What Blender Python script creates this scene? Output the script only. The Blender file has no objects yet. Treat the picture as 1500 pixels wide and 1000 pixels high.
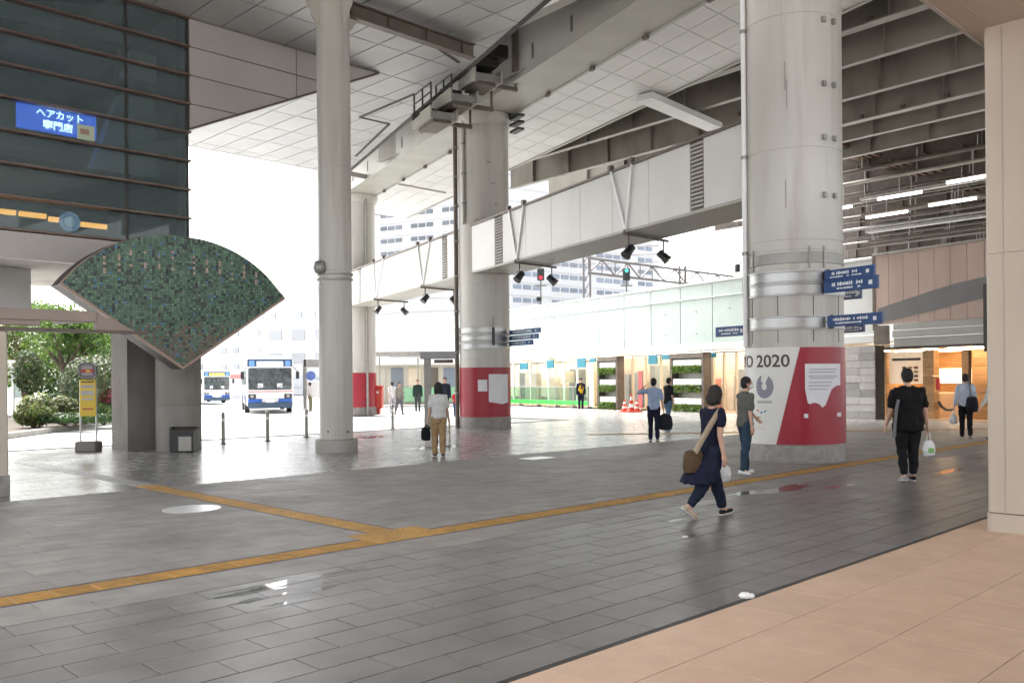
import bpy, math, random
from mathutils import Vector, Matrix, noise

random.seed(7)
scene = bpy.context.scene
col = scene.collection
R = math.radians

# ------------------------------------------------------------------ camera
EYE = 1.62            # eye height in metres
FPX = 1302.0          # focal length in pixels of a 1500 px wide picture
ROLL = R(0.5)
cam_data = bpy.data.cameras.new('camera')
cam_data.sensor_width = 36.0
cam_data.lens = FPX / 1500.0 * 36.0
cam_data.shift_y = 57.0 / 1500.0
cam_data.clip_end = 3000.0
cam = bpy.data.objects.new('camera', cam_data)
cam.location = (0, 0, EYE)
cam.matrix_world = (Matrix.Translation((0, 0, EYE)) @ Matrix.Rotation(R(90), 4, 'X') @ Matrix.Rotation(-ROLL, 4, 'Z'))
col.objects.link(cam)
scene.camera = cam

# ------------------------------------------------------------------ world, sun, exposure
SUN_EL, SUN_AZ = R(52), R(-38)           # azimuth measured from +Y towards +X
world = bpy.data.worlds.new('World')
scene.world = world
world.use_nodes = True
wn = world.node_tree
for n in list(wn.nodes):
    wn.nodes.remove(n)
w_out = wn.nodes.new('ShaderNodeOutputWorld')
w_bg = wn.nodes.new('ShaderNodeBackground')
w_sky = wn.nodes.new('ShaderNodeTexSky')
w_sky.sky_type = 'NISHITA'
w_sky.sun_disc = False
w_sky.sun_elevation = SUN_EL
w_sky.sun_rotation = SUN_AZ
w_sky.air_density = 1.4
w_sky.dust_density = 5.0
w_hs = wn.nodes.new('ShaderNodeHueSaturation')
w_hs.inputs['Saturation'].default_value = 0.22      # thin overcast: a white sky
w_bg.inputs['Strength'].default_value = 0.15
wn.links.new(w_sky.outputs['Color'], w_hs.inputs['Color'])
wn.links.new(w_hs.outputs['Color'], w_bg.inputs['Color'])
wn.links.new(w_bg.outputs['Background'], w_out.inputs['Surface'])

sun_data = bpy.data.lights.new('sun', 'SUN')
sun_data.energy = 1.4
sun_data.angle = R(14)
sun_data.color = (1.0, 0.965, 0.92)
sun = bpy.data.objects.new('sun', sun_data)
sd = Vector((math.sin(SUN_AZ) * math.cos(SUN_EL), math.cos(SUN_AZ) * math.cos(SUN_EL), math.sin(SUN_EL)))
sun.rotation_euler = (-sd).to_track_quat('-Z', 'Y').to_euler()
sun.location = (0, 0, 60)
col.objects.link(sun)

scene.view_settings.view_transform = 'Standard'
scene.view_settings.look = 'None'
scene.view_settings.gamma = 1.0
scene.view_settings.use_curve_mapping = False
scene.view_settings.exposure = 2.3
scene.cycles.use_denoising = True
scene.cycles.max_bounces = 7
scene.cycles.diffuse_bounces = 4
scene.cycles.glossy_bounces = 3
scene.cycles.transmission_bounces = 3
scene.cycles.caustics_reflective = False
scene.cycles.caustics_refractive = False
scene.cycles.adaptive_threshold = 0.03
scene.cycles.transparent_max_bounces = 8
scene.cycles.sample_clamp_indirect = 8.0
scene.cycles.use_light_tree = False

# ------------------------------------------------------------------ directions on the plan
def hdir(deg):
    return Vector((math.sin(R(deg)), math.cos(R(deg)), 0))
UP = Vector((0, 0, 1))
U, V = hdir(45.4), hdir(45.4 - 90)          # paving grid
K = hdir(-27.2)                             # line of the big round columns
KN = Vector((-K.y, K.x, 0))                 # its normal, towards the camera side
W = hdir(-31.0)                             # railway bridge wall and shop fronts
WN = Vector((-W.y, W.x, 0))
G = hdir(-40.0)                             # viaduct girders
GN = Vector((-G.y, G.x, 0))

def uv(u, v, z=0.0):
    return U * u + V * v + UP * z
def to_uv(p):
    return p.dot(U), p.dot(V)
def at(px, py, d):
    """the point seen at a place of the 1500 x 1000 photograph, d metres in front of the camera"""
    dx, dy = px - 750.0, 557.0 - py
    return Vector(((dx * math.cos(ROLL) + dy * math.sin(ROLL)) / FPX * d, d,
                   EYE + (-dx * math.sin(ROLL) + dy * math.cos(ROLL)) / FPX * d))
def on_z(px, py, z=0.0):
    p = at(px, py, 1.0)
    return at(px, py, (z - EYE) / (p.z - EYE))
def on_plane(px, py, p0, n):
    c = Vector((0, 0, EYE)); r = at(px, py, 1.0) - c
    return c + r * ((p0 - c).dot(n) / r.dot(n))

# ------------------------------------------------------------------ object helpers
def tag(o, label=None, cat=None, group=None, kind=None):
    if label: o['label'] = label
    if cat: o['category'] = cat
    if group: o['group'] = group
    if kind: o['kind'] = kind
    return o
def thing(name, loc, label, cat, group=None, rz=0.0):
    o = bpy.data.objects.new(name, None)
    o.empty_display_size = 0.2
    o.location = loc
    o.rotation_euler = (0, 0, rz)
    col.objects.link(o)
    o['o'] = list(loc)
    return tag(o, label, cat, group)
def struct_root(name, label=None):
    o = bpy.data.objects.new(name, None)
    col.objects.link(o)
    o['o'] = [0, 0, 0]
    return tag(o, label, kind='structure')
def root_of(o):
    while o.parent: o = o.parent
    return o

class MB:
    """collects faces and links them as one mesh object"""
    def __init__(s):
        s.v, s.f = [], []
    def add(s, vs, fs):
        b = len(s.v)
        s.v += [Vector(p) for p in vs]
        s.f += [tuple(i + b for i in q) for q in fs]
        return s
    def box(s, c, hx, hy, hz, ax=Vector((1, 0, 0)), ay=Vector((0, 1, 0)), az=UP):
        c = Vector(c); X, Y, Z = ax * hx, ay * hy, az * hz
        p = [c - X - Y - Z, c + X - Y - Z, c + X + Y - Z, c - X + Y - Z, c - X - Y + Z, c + X - Y + Z, c + X + Y + Z, c - X + Y + Z]
        return s.add(p, [(3, 2, 1, 0), (4, 5, 6, 7), (0, 1, 5, 4), (1, 2, 6, 5), (2, 3, 7, 6), (3, 0, 4, 7)])
    def bbox(s, c, hx, hy, hz, b, ax=Vector((1, 0, 0)), ay=Vector((0, 1, 0)), az=UP):
        """box with chamfered edges"""
        c = Vector(c); vs, fs = [], []
        idx = {}
        for sx in (-1, 1):
            for sy in (-1, 1):
                for sz in (-1, 1):
                    for k in range(3):
                        h = [hx - b, hy - b, hz - b]; h[k] += b
                        idx[sx, sy, sz, k] = len(vs)
                        vs.append(c + ax * (sx * h[0]) + ay * (sy * h[1]) + az * (sz * h[2]))
        S = (-1, 1)
        for k in range(3):
            i, j = (k + 1) % 3, (k + 2) % 3
            for sg in S:
                q = []
                for a, e in ((-1, -1), (1, -1), (1, 1), (-1, 1)):
                    t = [0, 0, 0]; t[k], t[i], t[j] = sg, a, e
                    q.append(idx[t[0], t[1], t[2], k])
                fs.append(q if sg > 0 else q[::-1])
            for a in S:
                for e in S:                       # edge along axis k
                    lo, hi = [0, 0, 0], [0, 0, 0]
                    lo[k], lo[i], lo[j] = -1, a, e; hi[k], hi[i], hi[j] = 1, a, e
                    q = [idx[(*lo, i)], idx[(*hi, i)], idx[(*hi, j)], idx[(*lo, j)]]
                    fs.append(q if a * e < 0 else q[::-1])
        for sx in S:
            for sy in S:
                for sz in S:
                    q = [idx[sx, sy, sz, k] for k in range(3)]
                    fs.append(q if sx * sy * sz > 0 else q[::-1])
        return s.add(vs, fs)
    def bar(s, p0, p1, w, h, up=UP):
        p0, p1 = Vector(p0), Vector(p1); d = (p1 - p0); L = d.length; d.normalize()
        x = d.cross(up)
        if x.length < 1e-4: x = d.cross(Vector((1, 0, 0)))
        x.normalize(); z = x.cross(d)
        return s.box((p0 + p1) / 2, L / 2, w / 2, h / 2, d, x, z)
    def prism(s, pts, ext):
        """closed prism: polygon pts pushed along ext"""
        pts = [Vector(p) for p in pts]; n = len(pts); ext = Vector(ext)
        nrm = Vector((0, 0, 0))
        for i in range(n): nrm += (pts[i] - pts[0]).cross(pts[(i + 1) % n] - pts[0])
        if nrm.dot(ext) > 0: pts = pts[::-1]
        return s.add(pts + [p + ext for p in pts],
                     [tuple(range(n)), tuple(range(2 * n - 1, n - 1, -1))] + [(i, i + n, (i + 1) % n + n, (i + 1) % n) for i in range(n)])
    def cyl(s, p0, p1, r0, r1=None, n=16, caps=True):
        r1 = r0 if r1 is None else r1
        p0, p1 = Vector(p0), Vector(p1); d = (p1 - p0).normalized()
        x = d.cross(UP if abs(d.z) < .9 else Vector((1, 0, 0))).normalized(); y = d.cross(x)
        vs = []
        for p, r in ((p0, r0), (p1, r1)):
            vs += [p + (x * math.cos(2 * math.pi * i / n) + y * math.sin(2 * math.pi * i / n)) * r for i in range(n)]
        fs = [(i, (i + 1) % n, (i + 1) % n + n, i + n) for i in range(n)]
        if caps: fs += [tuple(range(n - 1, -1, -1)), tuple(range(n, 2 * n))]
        return s.add(vs, fs)
    def lathe(s, c, prof, n=48, a0=0.0, a1=2 * math.pi):
        """prof: (radius, z) from bottom to top around the vertical through c"""
        c = Vector(c); full = abs(a1 - a0 - 2 * math.pi) < 1e-6
        m = n if full else n + 1
        vs, fs = [], []
        for r, z in prof:
            vs += [c + Vector((math.cos(a0 + (a1 - a0) * i / n) * r, math.sin(a0 + (a1 - a0) * i / n) * r, z)) for i in range(m)]
        for k in range(len(prof) - 1):
            for i in range(n):
                j = (i + 1) % m
                fs.append((k * m + i, k * m + j, (k + 1) * m + j, (k + 1) * m + i))
        if full:
            fs += [tuple(range(m - 1, -1, -1)), tuple(range((len(prof) - 1) * m, len(prof) * m))]
        return s.add(vs, fs)
    def wrap(s, c, r, thick, a0, a1, za, zb, n=32):
        """curved sheet on a round column; za, zb: functions of 0..1 along the arc giving bottom and top"""
        c = Vector(c); vs, fs = [], []
        for i in range(n + 1):
            t = i / n; a = a0 + (a1 - a0) * t
            d = Vector((math.cos(a), math.sin(a), 0))
            vs += [c + d * r + UP * za(t), c + d * (r + thick) + UP * za(t), c + d * (r + thick) + UP * zb(t), c + d * r + UP * zb(t)]
        for i in range(n):
            b, e = 4 * i, 4 * i + 4
            fl = a1 < a0
            for q in ((b + 1, e + 1, e + 2, b + 2), (b + 2, e + 2, e + 3, b + 3), (b, e, e + 1, b + 1)):
                fs.append(q[::-1] if fl else q)
        fs += [(0, 1, 2, 3), (4 * n + 3, 4 * n + 2, 4 * n + 1, 4 * n)]
        return s.add(vs, fs)
    def build(s, name, m, parent=None, loc=None, smooth=False, auto=None):
        me = bpy.data.meshes.new(name)
        if parent is not None:
            o0 = Vector(root_of(parent).get('o', (0, 0, 0)))
        else:
            o0 = Vector(loc) if loc is not None else Vector((0, 0, 0))
        me.from_pydata([tuple(p - o0) for p in s.v], [], s.f)
        if isinstance(m, (list, tuple)):
            for q in m: me.materials.append(q)
        else:
            me.materials.append(m)
        if smooth: me.shade_smooth()
        if auto:
            me.shade_smooth(); me.set_sharp_from_angle(angle=R(auto))
        o = bpy.data.objects.new(name, me)
        col.objects.link(o)
        if parent is not None:
            o.parent = parent
        else:
            o.location = o0; o['o'] = list(o0)
        return o

def copy_tree(o, parent=None, loc=None, rz=None):
    c = o.copy(); col.objects.link(c); c.parent = parent
    if loc is not None: c.location = loc; c['o'] = list(loc)
    if rz is not None: c.rotation_euler = (0, 0, rz)
    for ch in list(o.children): copy_tree(ch, c)
    return c
def piece(name, me, parent, loc=(0, 0, 0), rot=(0, 0, 0), scale=None):
    o = bpy.data.objects.new(name, me); col.objects.link(o); o.parent = parent
    o.location = Vector(loc) - Vector(root_of(parent).get('o', (0, 0, 0))); o.rotation_euler = rot
    if scale: o.scale = scale
    return o
def clip(poly, lines):
    """convex clip of a 2-D polygon; lines: (point, inward normal)"""
    for p0, n in lines:
        out = []
        for i in range(len(poly)):
            a, b = poly[i], poly[(i + 1) % len(poly)]
            da = (a[0] - p0[0]) * n[0] + (a[1] - p0[1]) * n[1]; db = (b[0] - p0[0]) * n[0] + (b[1] - p0[1]) * n[1]
            if da >= 0: out.append(a)
            if (da >= 0) != (db >= 0):
                t = da / (da - db); out.append((a[0] + (b[0] - a[0]) * t, a[1] + (b[1] - a[1]) * t))
        poly = out
        if len(poly) < 3: return []
    return poly
def area2(p):
    return abs(sum(p[i][0] * p[(i + 1) % len(p)][1] - p[(i + 1) % len(p)][0] * p[i][1] for i in range(len(p)))) / 2

def text_mesh(body, size, extrude=0.004, align='CENTER', bold=0.0):
    cu = bpy.data.curves.new('lettering', 'FONT')
    cu.body = body; cu.size = size; cu.extrude = extrude; cu.align_x = align; cu.align_y = 'CENTER'; cu.offset = bold; cu.resolution_u = 3
    o = bpy.data.objects.new('lettering', cu); col.objects.link(o)
    bpy.context.view_layer.update()
    me = bpy.data.meshes.new_from_object(o.evaluated_get(bpy.context.evaluated_depsgraph_get()))
    bpy.data.objects.remove(o)
    vs = [v.co.copy() for v in me.vertices]; fs = [tuple(p.vertices) for p in me.polygons]
    bpy.data.meshes.remove(me)
    return vs, fs

# ------------------------------------------------------------------ materials
MATS = {}
def mat(name, c, rough=.6, metal=0.0, var=.12, scale=2.0, bump=0.0, bscale=40.0, spec=.5, dirt=None, dscale=.6, damt=.4, dz=.35, rvar=0.0,
        emit=None, estr=0.0, rnd=0.0, streak=0.0, trans=0.0, alpha=1.0, coat=0.0, sheen=0.0, sub=0.0):
    if name in MATS: return MATS[name]
    m = bpy.data.materials.new(name); m.use_nodes = True
    nt = m.node_tree; N, L = nt.nodes, nt.links
    b = N['Principled BSDF']
    b.inputs['Roughness'].default_value = rough
    b.inputs['Metallic'].default_value = metal
    b.inputs['Specular IOR Level'].default_value = spec
    if trans: b.inputs['Transmission Weight'].default_value = trans
    if coat: b.inputs['Coat Weight'].default_value = coat
    if sheen: b.inputs['Sheen Weight'].default_value = sheen
    if sub:
        b.inputs['Subsurface Weight'].default_value = sub; b.inputs['Subsurface Scale'].default_value = .01
    geo = N.new('ShaderNodeNewGeometry')
    pos = geo.outputs['Position']
    n1 = N.new('ShaderNodeTexNoise'); n1.inputs['Scale'].default_value = scale; n1.inputs['Detail'].default_value = 2.5
    if streak:
        mp = N.new('ShaderNodeMapping'); mp.inputs['Scale'].default_value = (1, 1, streak)
        L.new(pos, mp.inputs['Vector']); L.new(mp.outputs['Vector'], n1.inputs['Vector'])
    else:
        L.new(pos, n1.inputs['Vector'])
    mr = N.new('ShaderNodeMapRange'); mr.inputs['From Min'].default_value = .25; mr.inputs['From Max'].default_value = .75
    mr.inputs['To Min'].default_value = 1 - var; mr.inputs['To Max'].default_value = 1 + var
    L.new(n1.outputs['Fac'], mr.inputs['Value'])
    mul = N.new('ShaderNodeVectorMath'); mul.operation = 'SCALE'
    mul.inputs[0].default_value = c[:3]
    L.new(mr.outputs['Result'], mul.inputs['Scale'])
    out = mul.outputs['Vector']
    if rnd:
        oi = N.new('ShaderNodeObjectInfo'); mr2 = N.new('ShaderNodeMapRange')
        mr2.inputs['To Min'].default_value = 1 - rnd; mr2.inputs['To Max'].default_value = 1 + rnd
        L.new(oi.outputs['Random'], mr2.inputs['Value'])
        m2 = N.new('ShaderNodeVectorMath'); m2.operation = 'SCALE'
        L.new(out, m2.inputs[0]); L.new(mr2.outputs['Result'], m2.inputs['Scale']); out = m2.outputs['Vector']
    if dirt:
        n2 = N.new('ShaderNodeTexNoise'); n2.inputs['Scale'].default_value = dscale; n2.inputs['Detail'].default_value = 4; n2.inputs['Roughness'].default_value = .65
        mp = N.new('ShaderNodeMapping'); mp.inputs['Scale'].default_value = (1, 1, dz); mp.inputs['Location'].default_value = (3.3, 1.7, .4)
        L.new(pos, mp.inputs['Vector']); L.new(mp.outputs['Vector'], n2.inputs['Vector'])
        r2 = N.new('ShaderNodeMapRange'); r2.inputs['From Min'].default_value = .48; r2.inputs['From Max'].default_value = .75; r2.inputs['To Max'].default_value = damt
        L.new(n2.outputs['Fac'], r2.inputs['Value'])
        mx = N.new('ShaderNodeMix'); mx.data_type = 'RGBA'
        L.new(r2.outputs['Result'], mx.inputs['Factor']); L.new(out, mx.inputs['A']); mx.inputs['B'].default_value = (*dirt, 1)
        out = mx.outputs['Result']
    L.new(out, b.inputs['Base Color'])
    if rvar:
        r3 = N.new('ShaderNodeMapRange'); r3.inputs['From Min'].default_value = .3; r3.inputs['From Max'].default_value = .7
        r3.inputs['To Min'].default_value = max(.02, rough - rvar); r3.inputs['To Max'].default_value = min(1, rough + rvar)
        n3 = N.new('ShaderNodeTexNoise'); n3.inputs['Scale'].default_value = scale * .7; n3.inputs['Detail'].default_value = 2
        L.new(pos, n3.inputs['Vector']); L.new(n3.outputs['Fac'], r3.inputs['Value']); L.new(r3.outputs['Result'], b.inputs['Roughness'])
    if bump:
        n4 = N.new('ShaderNodeTexNoise'); n4.inputs['Scale'].default_value = bscale; n4.inputs['Detail'].default_value = 1
        bp = N.new('ShaderNodeBump'); bp.inputs['Strength'].default_value = bump; bp.inputs['Distance'].default_value = .02
        L.new(pos, n4.inputs['Vector']); L.new(n4.outputs['Fac'], bp.inputs['Height']); L.new(bp.outputs['Normal'], b.inputs['Normal'])
    if emit:
        b.inputs['Emission Color'].default_value = (*emit, 1); b.inputs['Emission Strength'].default_value = estr
        if not name.startswith(('lamp_', 'added_glow')): m.cycles.emission_sampling = 'NONE'
    MATS[name] = m
    return m

def gum_spots(m, dark=.45, scale=2.3, size=.035):
    """trodden-in spots and small stains scattered over a floor"""
    nt = m.node_tree; N, L = nt.nodes, nt.links; b = N['Principled BSDF']
    src = b.inputs['Base Color'].links[0].from_socket
    geo = N.new('ShaderNodeNewGeometry'); vo = N.new('ShaderNodeTexVoronoi'); vo.inputs['Scale'].default_value = scale
    L.new(geo.outputs['Position'], vo.inputs['Vector'])
    sp = N.new('ShaderNodeSeparateColor'); L.new(vo.outputs['Color'], sp.inputs['Color'])
    rs = N.new('ShaderNodeMath'); rs.operation = 'MULTIPLY'; rs.inputs[1].default_value = size * scale; L.new(sp.outputs['Red'], rs.inputs[0])
    lt = N.new('ShaderNodeMath'); lt.operation = 'LESS_THAN'; L.new(vo.outputs['Distance'], lt.inputs[0]); L.new(rs.outputs[0], lt.inputs[1])
    g2 = N.new('ShaderNodeMath'); g2.operation = 'GREATER_THAN'; g2.inputs[1].default_value = .55; L.new(sp.outputs['Green'], g2.inputs[0])
    mu = N.new('ShaderNodeMath'); mu.operation = 'MULTIPLY'; L.new(lt.outputs[0], mu.inputs[0]); L.new(g2.outputs[0], mu.inputs[1])
    m3 = N.new('ShaderNodeMath'); m3.operation = 'MULTIPLY'; m3.inputs[1].default_value = dark; L.new(mu.outputs[0], m3.inputs[0])
    mx = N.new('ShaderNodeMix'); mx.data_type = 'RGBA'; L.new(m3.outputs[0], mx.inputs['Factor']); L.new(src, mx.inputs['A']); mx.inputs['B'].default_value = (.05, .045, .04, 1)
    L.new(mx.outputs['Result'], b.inputs['Base Color'])

def floor_mat(name, c, rough, rvar, wet, spec=.5, joints=None, bump=.06, bscale=60, rnd=0.0, var=.2):
    """paving stone: mottled colour, worn gloss and damp patches"""
    m = mat(name, c, rough=rough, var=var, scale=3.0, spec=spec, bump=bump, bscale=bscale, rnd=rnd, dirt=(c[0] * .45, c[1] * .43, c[2] * .42), dscale=.45, damt=.5)
    nt = m.node_tree; N, L = nt.nodes, nt.links; b = N['Principled BSDF']
    geo = N.new('ShaderNodeNewGeometry')
    a = N.new('ShaderNodeTexNoise'); a.inputs['Scale'].default_value = 1.1; a.inputs['Detail'].default_value = 4; a.inputs['Roughness'].default_value = .62
    L.new(geo.outputs['Position'], a.inputs['Vector'])
    r1 = N.new('ShaderNodeMapRange'); r1.inputs['From Min'].default_value = .3; r1.inputs['From Max'].default_value = .7
    r1.inputs['To Min'].default_value = rough - rvar; r1.inputs['To Max'].default_value = rough + rvar
    L.new(a.outputs['Fac'], r1.inputs['Value'])
    w = N.new('ShaderNodeTexNoise'); w.inputs['Scale'].default_value = .55; w.inputs['Detail'].default_value = 6; w.inputs['Roughness'].default_value = .7
    mp = N.new('ShaderNodeMapping'); mp.inputs['Location'].default_value = (11.3, 4.1, 0)
    L.new(geo.outputs['Position'], mp.inputs['Vector']); L.new(mp.outputs['Vector'], w.inputs['Vector'])
    r2 = N.new('ShaderNodeMapRange'); r2.inputs['From Min'].default_value = wet; r2.inputs['From Max'].default_value = wet + .05
    L.new(w.outputs['Fac'], r2.inputs['Value'])
    mx = N.new('ShaderNodeMix'); L.new(r2.outputs['Result'], mx.inputs['Factor']); L.new(r1.outputs['Result'], mx.inputs['A']); mx.inputs['B'].default_value = .07
    L.new(mx.outputs['Result'], b.inputs['Roughness'])
    gum_spots(m)
    return m

def glass_mat(name, tint, fres=1.5, gloss=.02, add=0.0, veil=None, veil_amt=0.0):
    m = bpy.data.materials.new(name); m.use_nodes = True
    nt = m.node_tree; N, L = nt.nodes, nt.links
    for n in list(N): N.remove(n)
    o = N.new('ShaderNodeOutputMaterial'); t = N.new('ShaderNodeBsdfTransparent'); g = N.new('ShaderNodeBsdfGlossy'); f = N.new('ShaderNodeFresnel'); mx = N.new('ShaderNodeMixShader')
    t.inputs['Color'].default_value = (*tint, 1); g.inputs['Roughness'].default_value = gloss; f.inputs['IOR'].default_value = fres
    ad = N.new('ShaderNodeMath'); ad.operation = 'ADD'; ad.use_clamp = True; ad.inputs[1].default_value = add
    gn = N.new('ShaderNodeNewGeometry'); inv = N.new('ShaderNodeMath'); inv.operation = 'SUBTRACT'; inv.inputs[0].default_value = 1.0
    L.new(gn.outputs['Backfacing'], inv.inputs[1]); mf_ = N.new('ShaderNodeMath'); mf_.operation = 'MULTIPLY'
    L.new(f.outputs['Fac'], mf_.inputs[0]); L.new(inv.outputs[0], mf_.inputs[1])      # reflect once, on the face turned to the viewer
    L.new(mf_.outputs[0], ad.inputs[0])
    src = t
    if veil:                                   # diffuse tint put in as veiling light, so the pane looks less black
        df = N.new('ShaderNodeBsdfDiffuse'); df.inputs['Color'].default_value = (*veil, 1); mf = N.new('ShaderNodeMixShader'); mf.inputs['Fac'].default_value = veil_amt
        g3 = N.new('ShaderNodeNewGeometry'); m4 = N.new('ShaderNodeMath'); m4.operation = 'MULTIPLY_ADD'; m4.inputs[1].default_value = -veil_amt; m4.inputs[2].default_value = veil_amt
        L.new(g3.outputs['Backfacing'], m4.inputs[0]); L.new(m4.outputs[0], mf.inputs['Fac'])
        L.new(t.outputs[0], mf.inputs[1]); L.new(df.outputs[0], mf.inputs[2]); src = mf
    L.new(ad.outputs[0], mx.inputs['Fac']); L.new(src.outputs[0], mx.inputs[1]); L.new(g.outputs[0], mx.inputs[2]); L.new(mx.outputs[0], o.inputs['Surface'])
    return m

M = {}
M['concrete'] = mat('concrete', (.34, .32, .29), .8, var=.18, scale=1.6, bump=.15, bscale=25, dirt=(.15, .135, .12), dscale=.8, damt=.55, streak=.4)
M['dark_concrete'] = mat('dark_concrete', (.17, .155, .14), .8, var=.22, scale=2.2, bump=.2, bscale=25, dirt=(.08, .075, .07), dscale=.9, damt=.6, streak=.3)
M['column_paint'] = mat('column_paint', (.50, .478, .44), .45, var=.08, scale=1.2, dirt=(.33, .30, .26), dscale=2.6, damt=.75, dz=.07, streak=.3, bump=.03, bscale=8)
M['plinth'] = mat('plinth', (.27, .25, .235), .7, var=.25, scale=9, bump=.2, bscale=60, dirt=(.13, .12, .11), damt=.5)
M['girder_paint'] = mat('girder_paint', (.37, .36, .32), .5, var=.10, scale=.9, dirt=(.33, .30, .25), dscale=.5, damt=.5, streak=.4)
M['white_panel'] = mat('white_panel', (.60, .59, .57), .4, var=.05, scale=.8, dirt=(.45, .43, .4), dscale=.5, damt=.3, rnd=.02)
M['ceiling_panel'] = mat('ceiling_panel', (.37, .365, .36), .42, var=.08, scale=.8, rnd=.06)
M['soffit_panel'] = mat('soffit_panel', (.43, .395, .375), .42, var=.06, scale=.8, rnd=.05)
M['seam'] = mat('seam', (.06, .055, .05), .8, var=.1)
M['dark_steel'] = mat('dark_steel', (.05, .047, .044), .5, metal=.4, var=.2, scale=4)
M['brown_steel'] = mat('brown_steel', (.13, .105, .085), .5, metal=.2, var=.2, scale=4)
M['grey_steel'] = mat('grey_steel', (.30, .29, .27), .45, metal=.5, var=.15, scale=4)
M['stainless'] = mat('stainless', (.40, .40, .40), .34, metal=.9, var=.08, scale=5)
M['viaduct_steel'] = mat('viaduct_steel', (.25, .228, .19), .55, var=.15, scale=.8, dirt=(.09, .07, .055), dscale=.5, damt=.6)
M['viaduct_flange'] = mat('viaduct_flange', (.30, .28, .245), .5, var=.15, scale=1.5, dirt=(.15, .12, .10), dscale=.7, damt=.5)
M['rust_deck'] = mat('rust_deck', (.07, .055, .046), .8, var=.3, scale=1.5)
M['beige_pillar'] = mat('beige_pillar', (.51, .435, .36), .5, var=.04, scale=1.0, bump=.04, bscale=90)
M['copper_fin'] = mat('copper_fin', (.17, .12, .095), .4, metal=.35, var=.12, scale=3)
M['yellow'] = mat('tactile_yellow', (.40, .215, .05), .6, var=.22, scale=7, dirt=(.22, .125, .05), dscale=1.3, damt=.6, rnd=.12)
M['tactile_grey'] = mat('tactile_grey', (.22, .21, .20), .45, var=.15, scale=6, rnd=.08)
M['red_panel'] = mat('red_panel', (.30, .012, .028), .35, var=.08, scale=2)
M['white_poster'] = mat('white_poster', (.68, .67, .64), .4, var=.03, scale=2)
M['paper'] = mat('paper', (.70, .69, .72), .7, var=.05, scale=5)
M['ink'] = mat('ink', (.085, .06, .05), .7, var=.1)
M['ink_grey'] = mat('ink_grey', (.38, .37, .40), .7, var=.1)
M['indigo'] = mat('indigo', (.14, .14, .22), .6, var=.1)
M['sign_blue'] = mat('sign_blue', (.018, .06, .19), .35, var=.08, scale=4)
M['sign_white'] = mat('sign_white', (.72, .74, .76), .4, var=.03)
M['white_paint'] = mat('white_paint', (.78, .78, .77), .4, var=.05)
M['black'] = mat('black_plastic', (.018, .018, .02), .4, var=.2)
M['asphalt'] = mat('asphalt', (.16, .16, .16), .85, var=.2, scale=4, bump=.2, bscale=80)
M['road_light'] = mat('road_light', (.50, .50, .49), .7, var=.12, scale=2)
M['ground'] = mat('ground_earth', (.42, .42, .41), .9, var=.2, scale=.3)
M['kerb'] = mat('kerb_stone', (.36, .35, .33), .75, var=.15, scale=4)
M['soil'] = mat('soil', (.06, .045, .03), .95, var=.3, scale=6)
M['trunk'] = mat('bark', (.11, .085, .06), .9, var=.3, scale=8, bump=.4, bscale=30)
M['lamp_white'] = mat('lamp_white', (.9, .9, .88), .5, emit=(1, .95, .86), estr=2.2)
M['lamp_warm'] = mat('lamp_warm', (.9, .7, .4), .5, emit=(1, .40, .09), estr=1.3)
M['lamp_bright'] = mat('lamp_bright', (.9, .85, .75), .5, emit=(1, .82, .62), estr=3.2)
M['lamp_shop'] = mat('lamp_shop', (.9, .8, .6), .5, emit=(1, .74, .46), estr=8.0)

# ================================================================== GROUND
M['tile_near'] = floor_mat('smooth_paving', (.145, .135, .128), .40, .06, .92, spec=.9, bump=.02, bscale=90, rnd=.07)
M['tile_mid'] = floor_mat('rough_paving', (.235, .218, .20), .55, .08, .80, bump=.25, bscale=70, rnd=.08)
M['tile_far'] = floor_mat('glossy_paving', (.235, .23, .222), .25, .05, .92, spec=.6, bump=.012, bscale=60)
M['joint'] = mat('paving_joint', (.038, .034, .032), .9, var=.2, scale=5)
M['beige_slab'] = mat('beige_slab', (.55, .385, .275), .5, var=.07, scale=5, bump=.03, bscale=120, rnd=.05, dirt=(.45, .29, .20), dscale=.7, damt=.35, rvar=.08)
gum_spots(M['beige_slab'], .30, 1.7, .03)

g = MB(); g.add([(-1500, -200, -.10), (1500, -200, -.10), (1500, 2500, -.10), (-1500, 2500, -.10)], [(0, 1, 2, 3)])
tag(g.build('ground', M['ground']), kind='structure')
road = MB(); road.prism([uv(-30, 24.4, -.09), uv(27, 24.4, -.09), uv(27, 120, -.09), uv(-30, 120, -.09)], UP * .05)
tag(road.build('road', M['road_light']), kind='structure')

plaza = struct_root('plaza_floor')
sub = MB(); sub.prism([uv(-12, 3.43, -.06), uv(70, 3.43, -.06), uv(70, 30.0, -.06), uv(27.2, 30.0, -.06), uv(27.2, 24.2, -.06), uv(-12, 24.2, -.06)], UP * .046)
sub.build('bedding', M['joint'], plaza)

def in_view(p):
    if p.y < 3: return False
    px = 750 + p.x / p.y * FPX; py = 557 + (EYE - p.z) / p.y * FPX
    return -25 < px < 1525 and py < 1015

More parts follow.
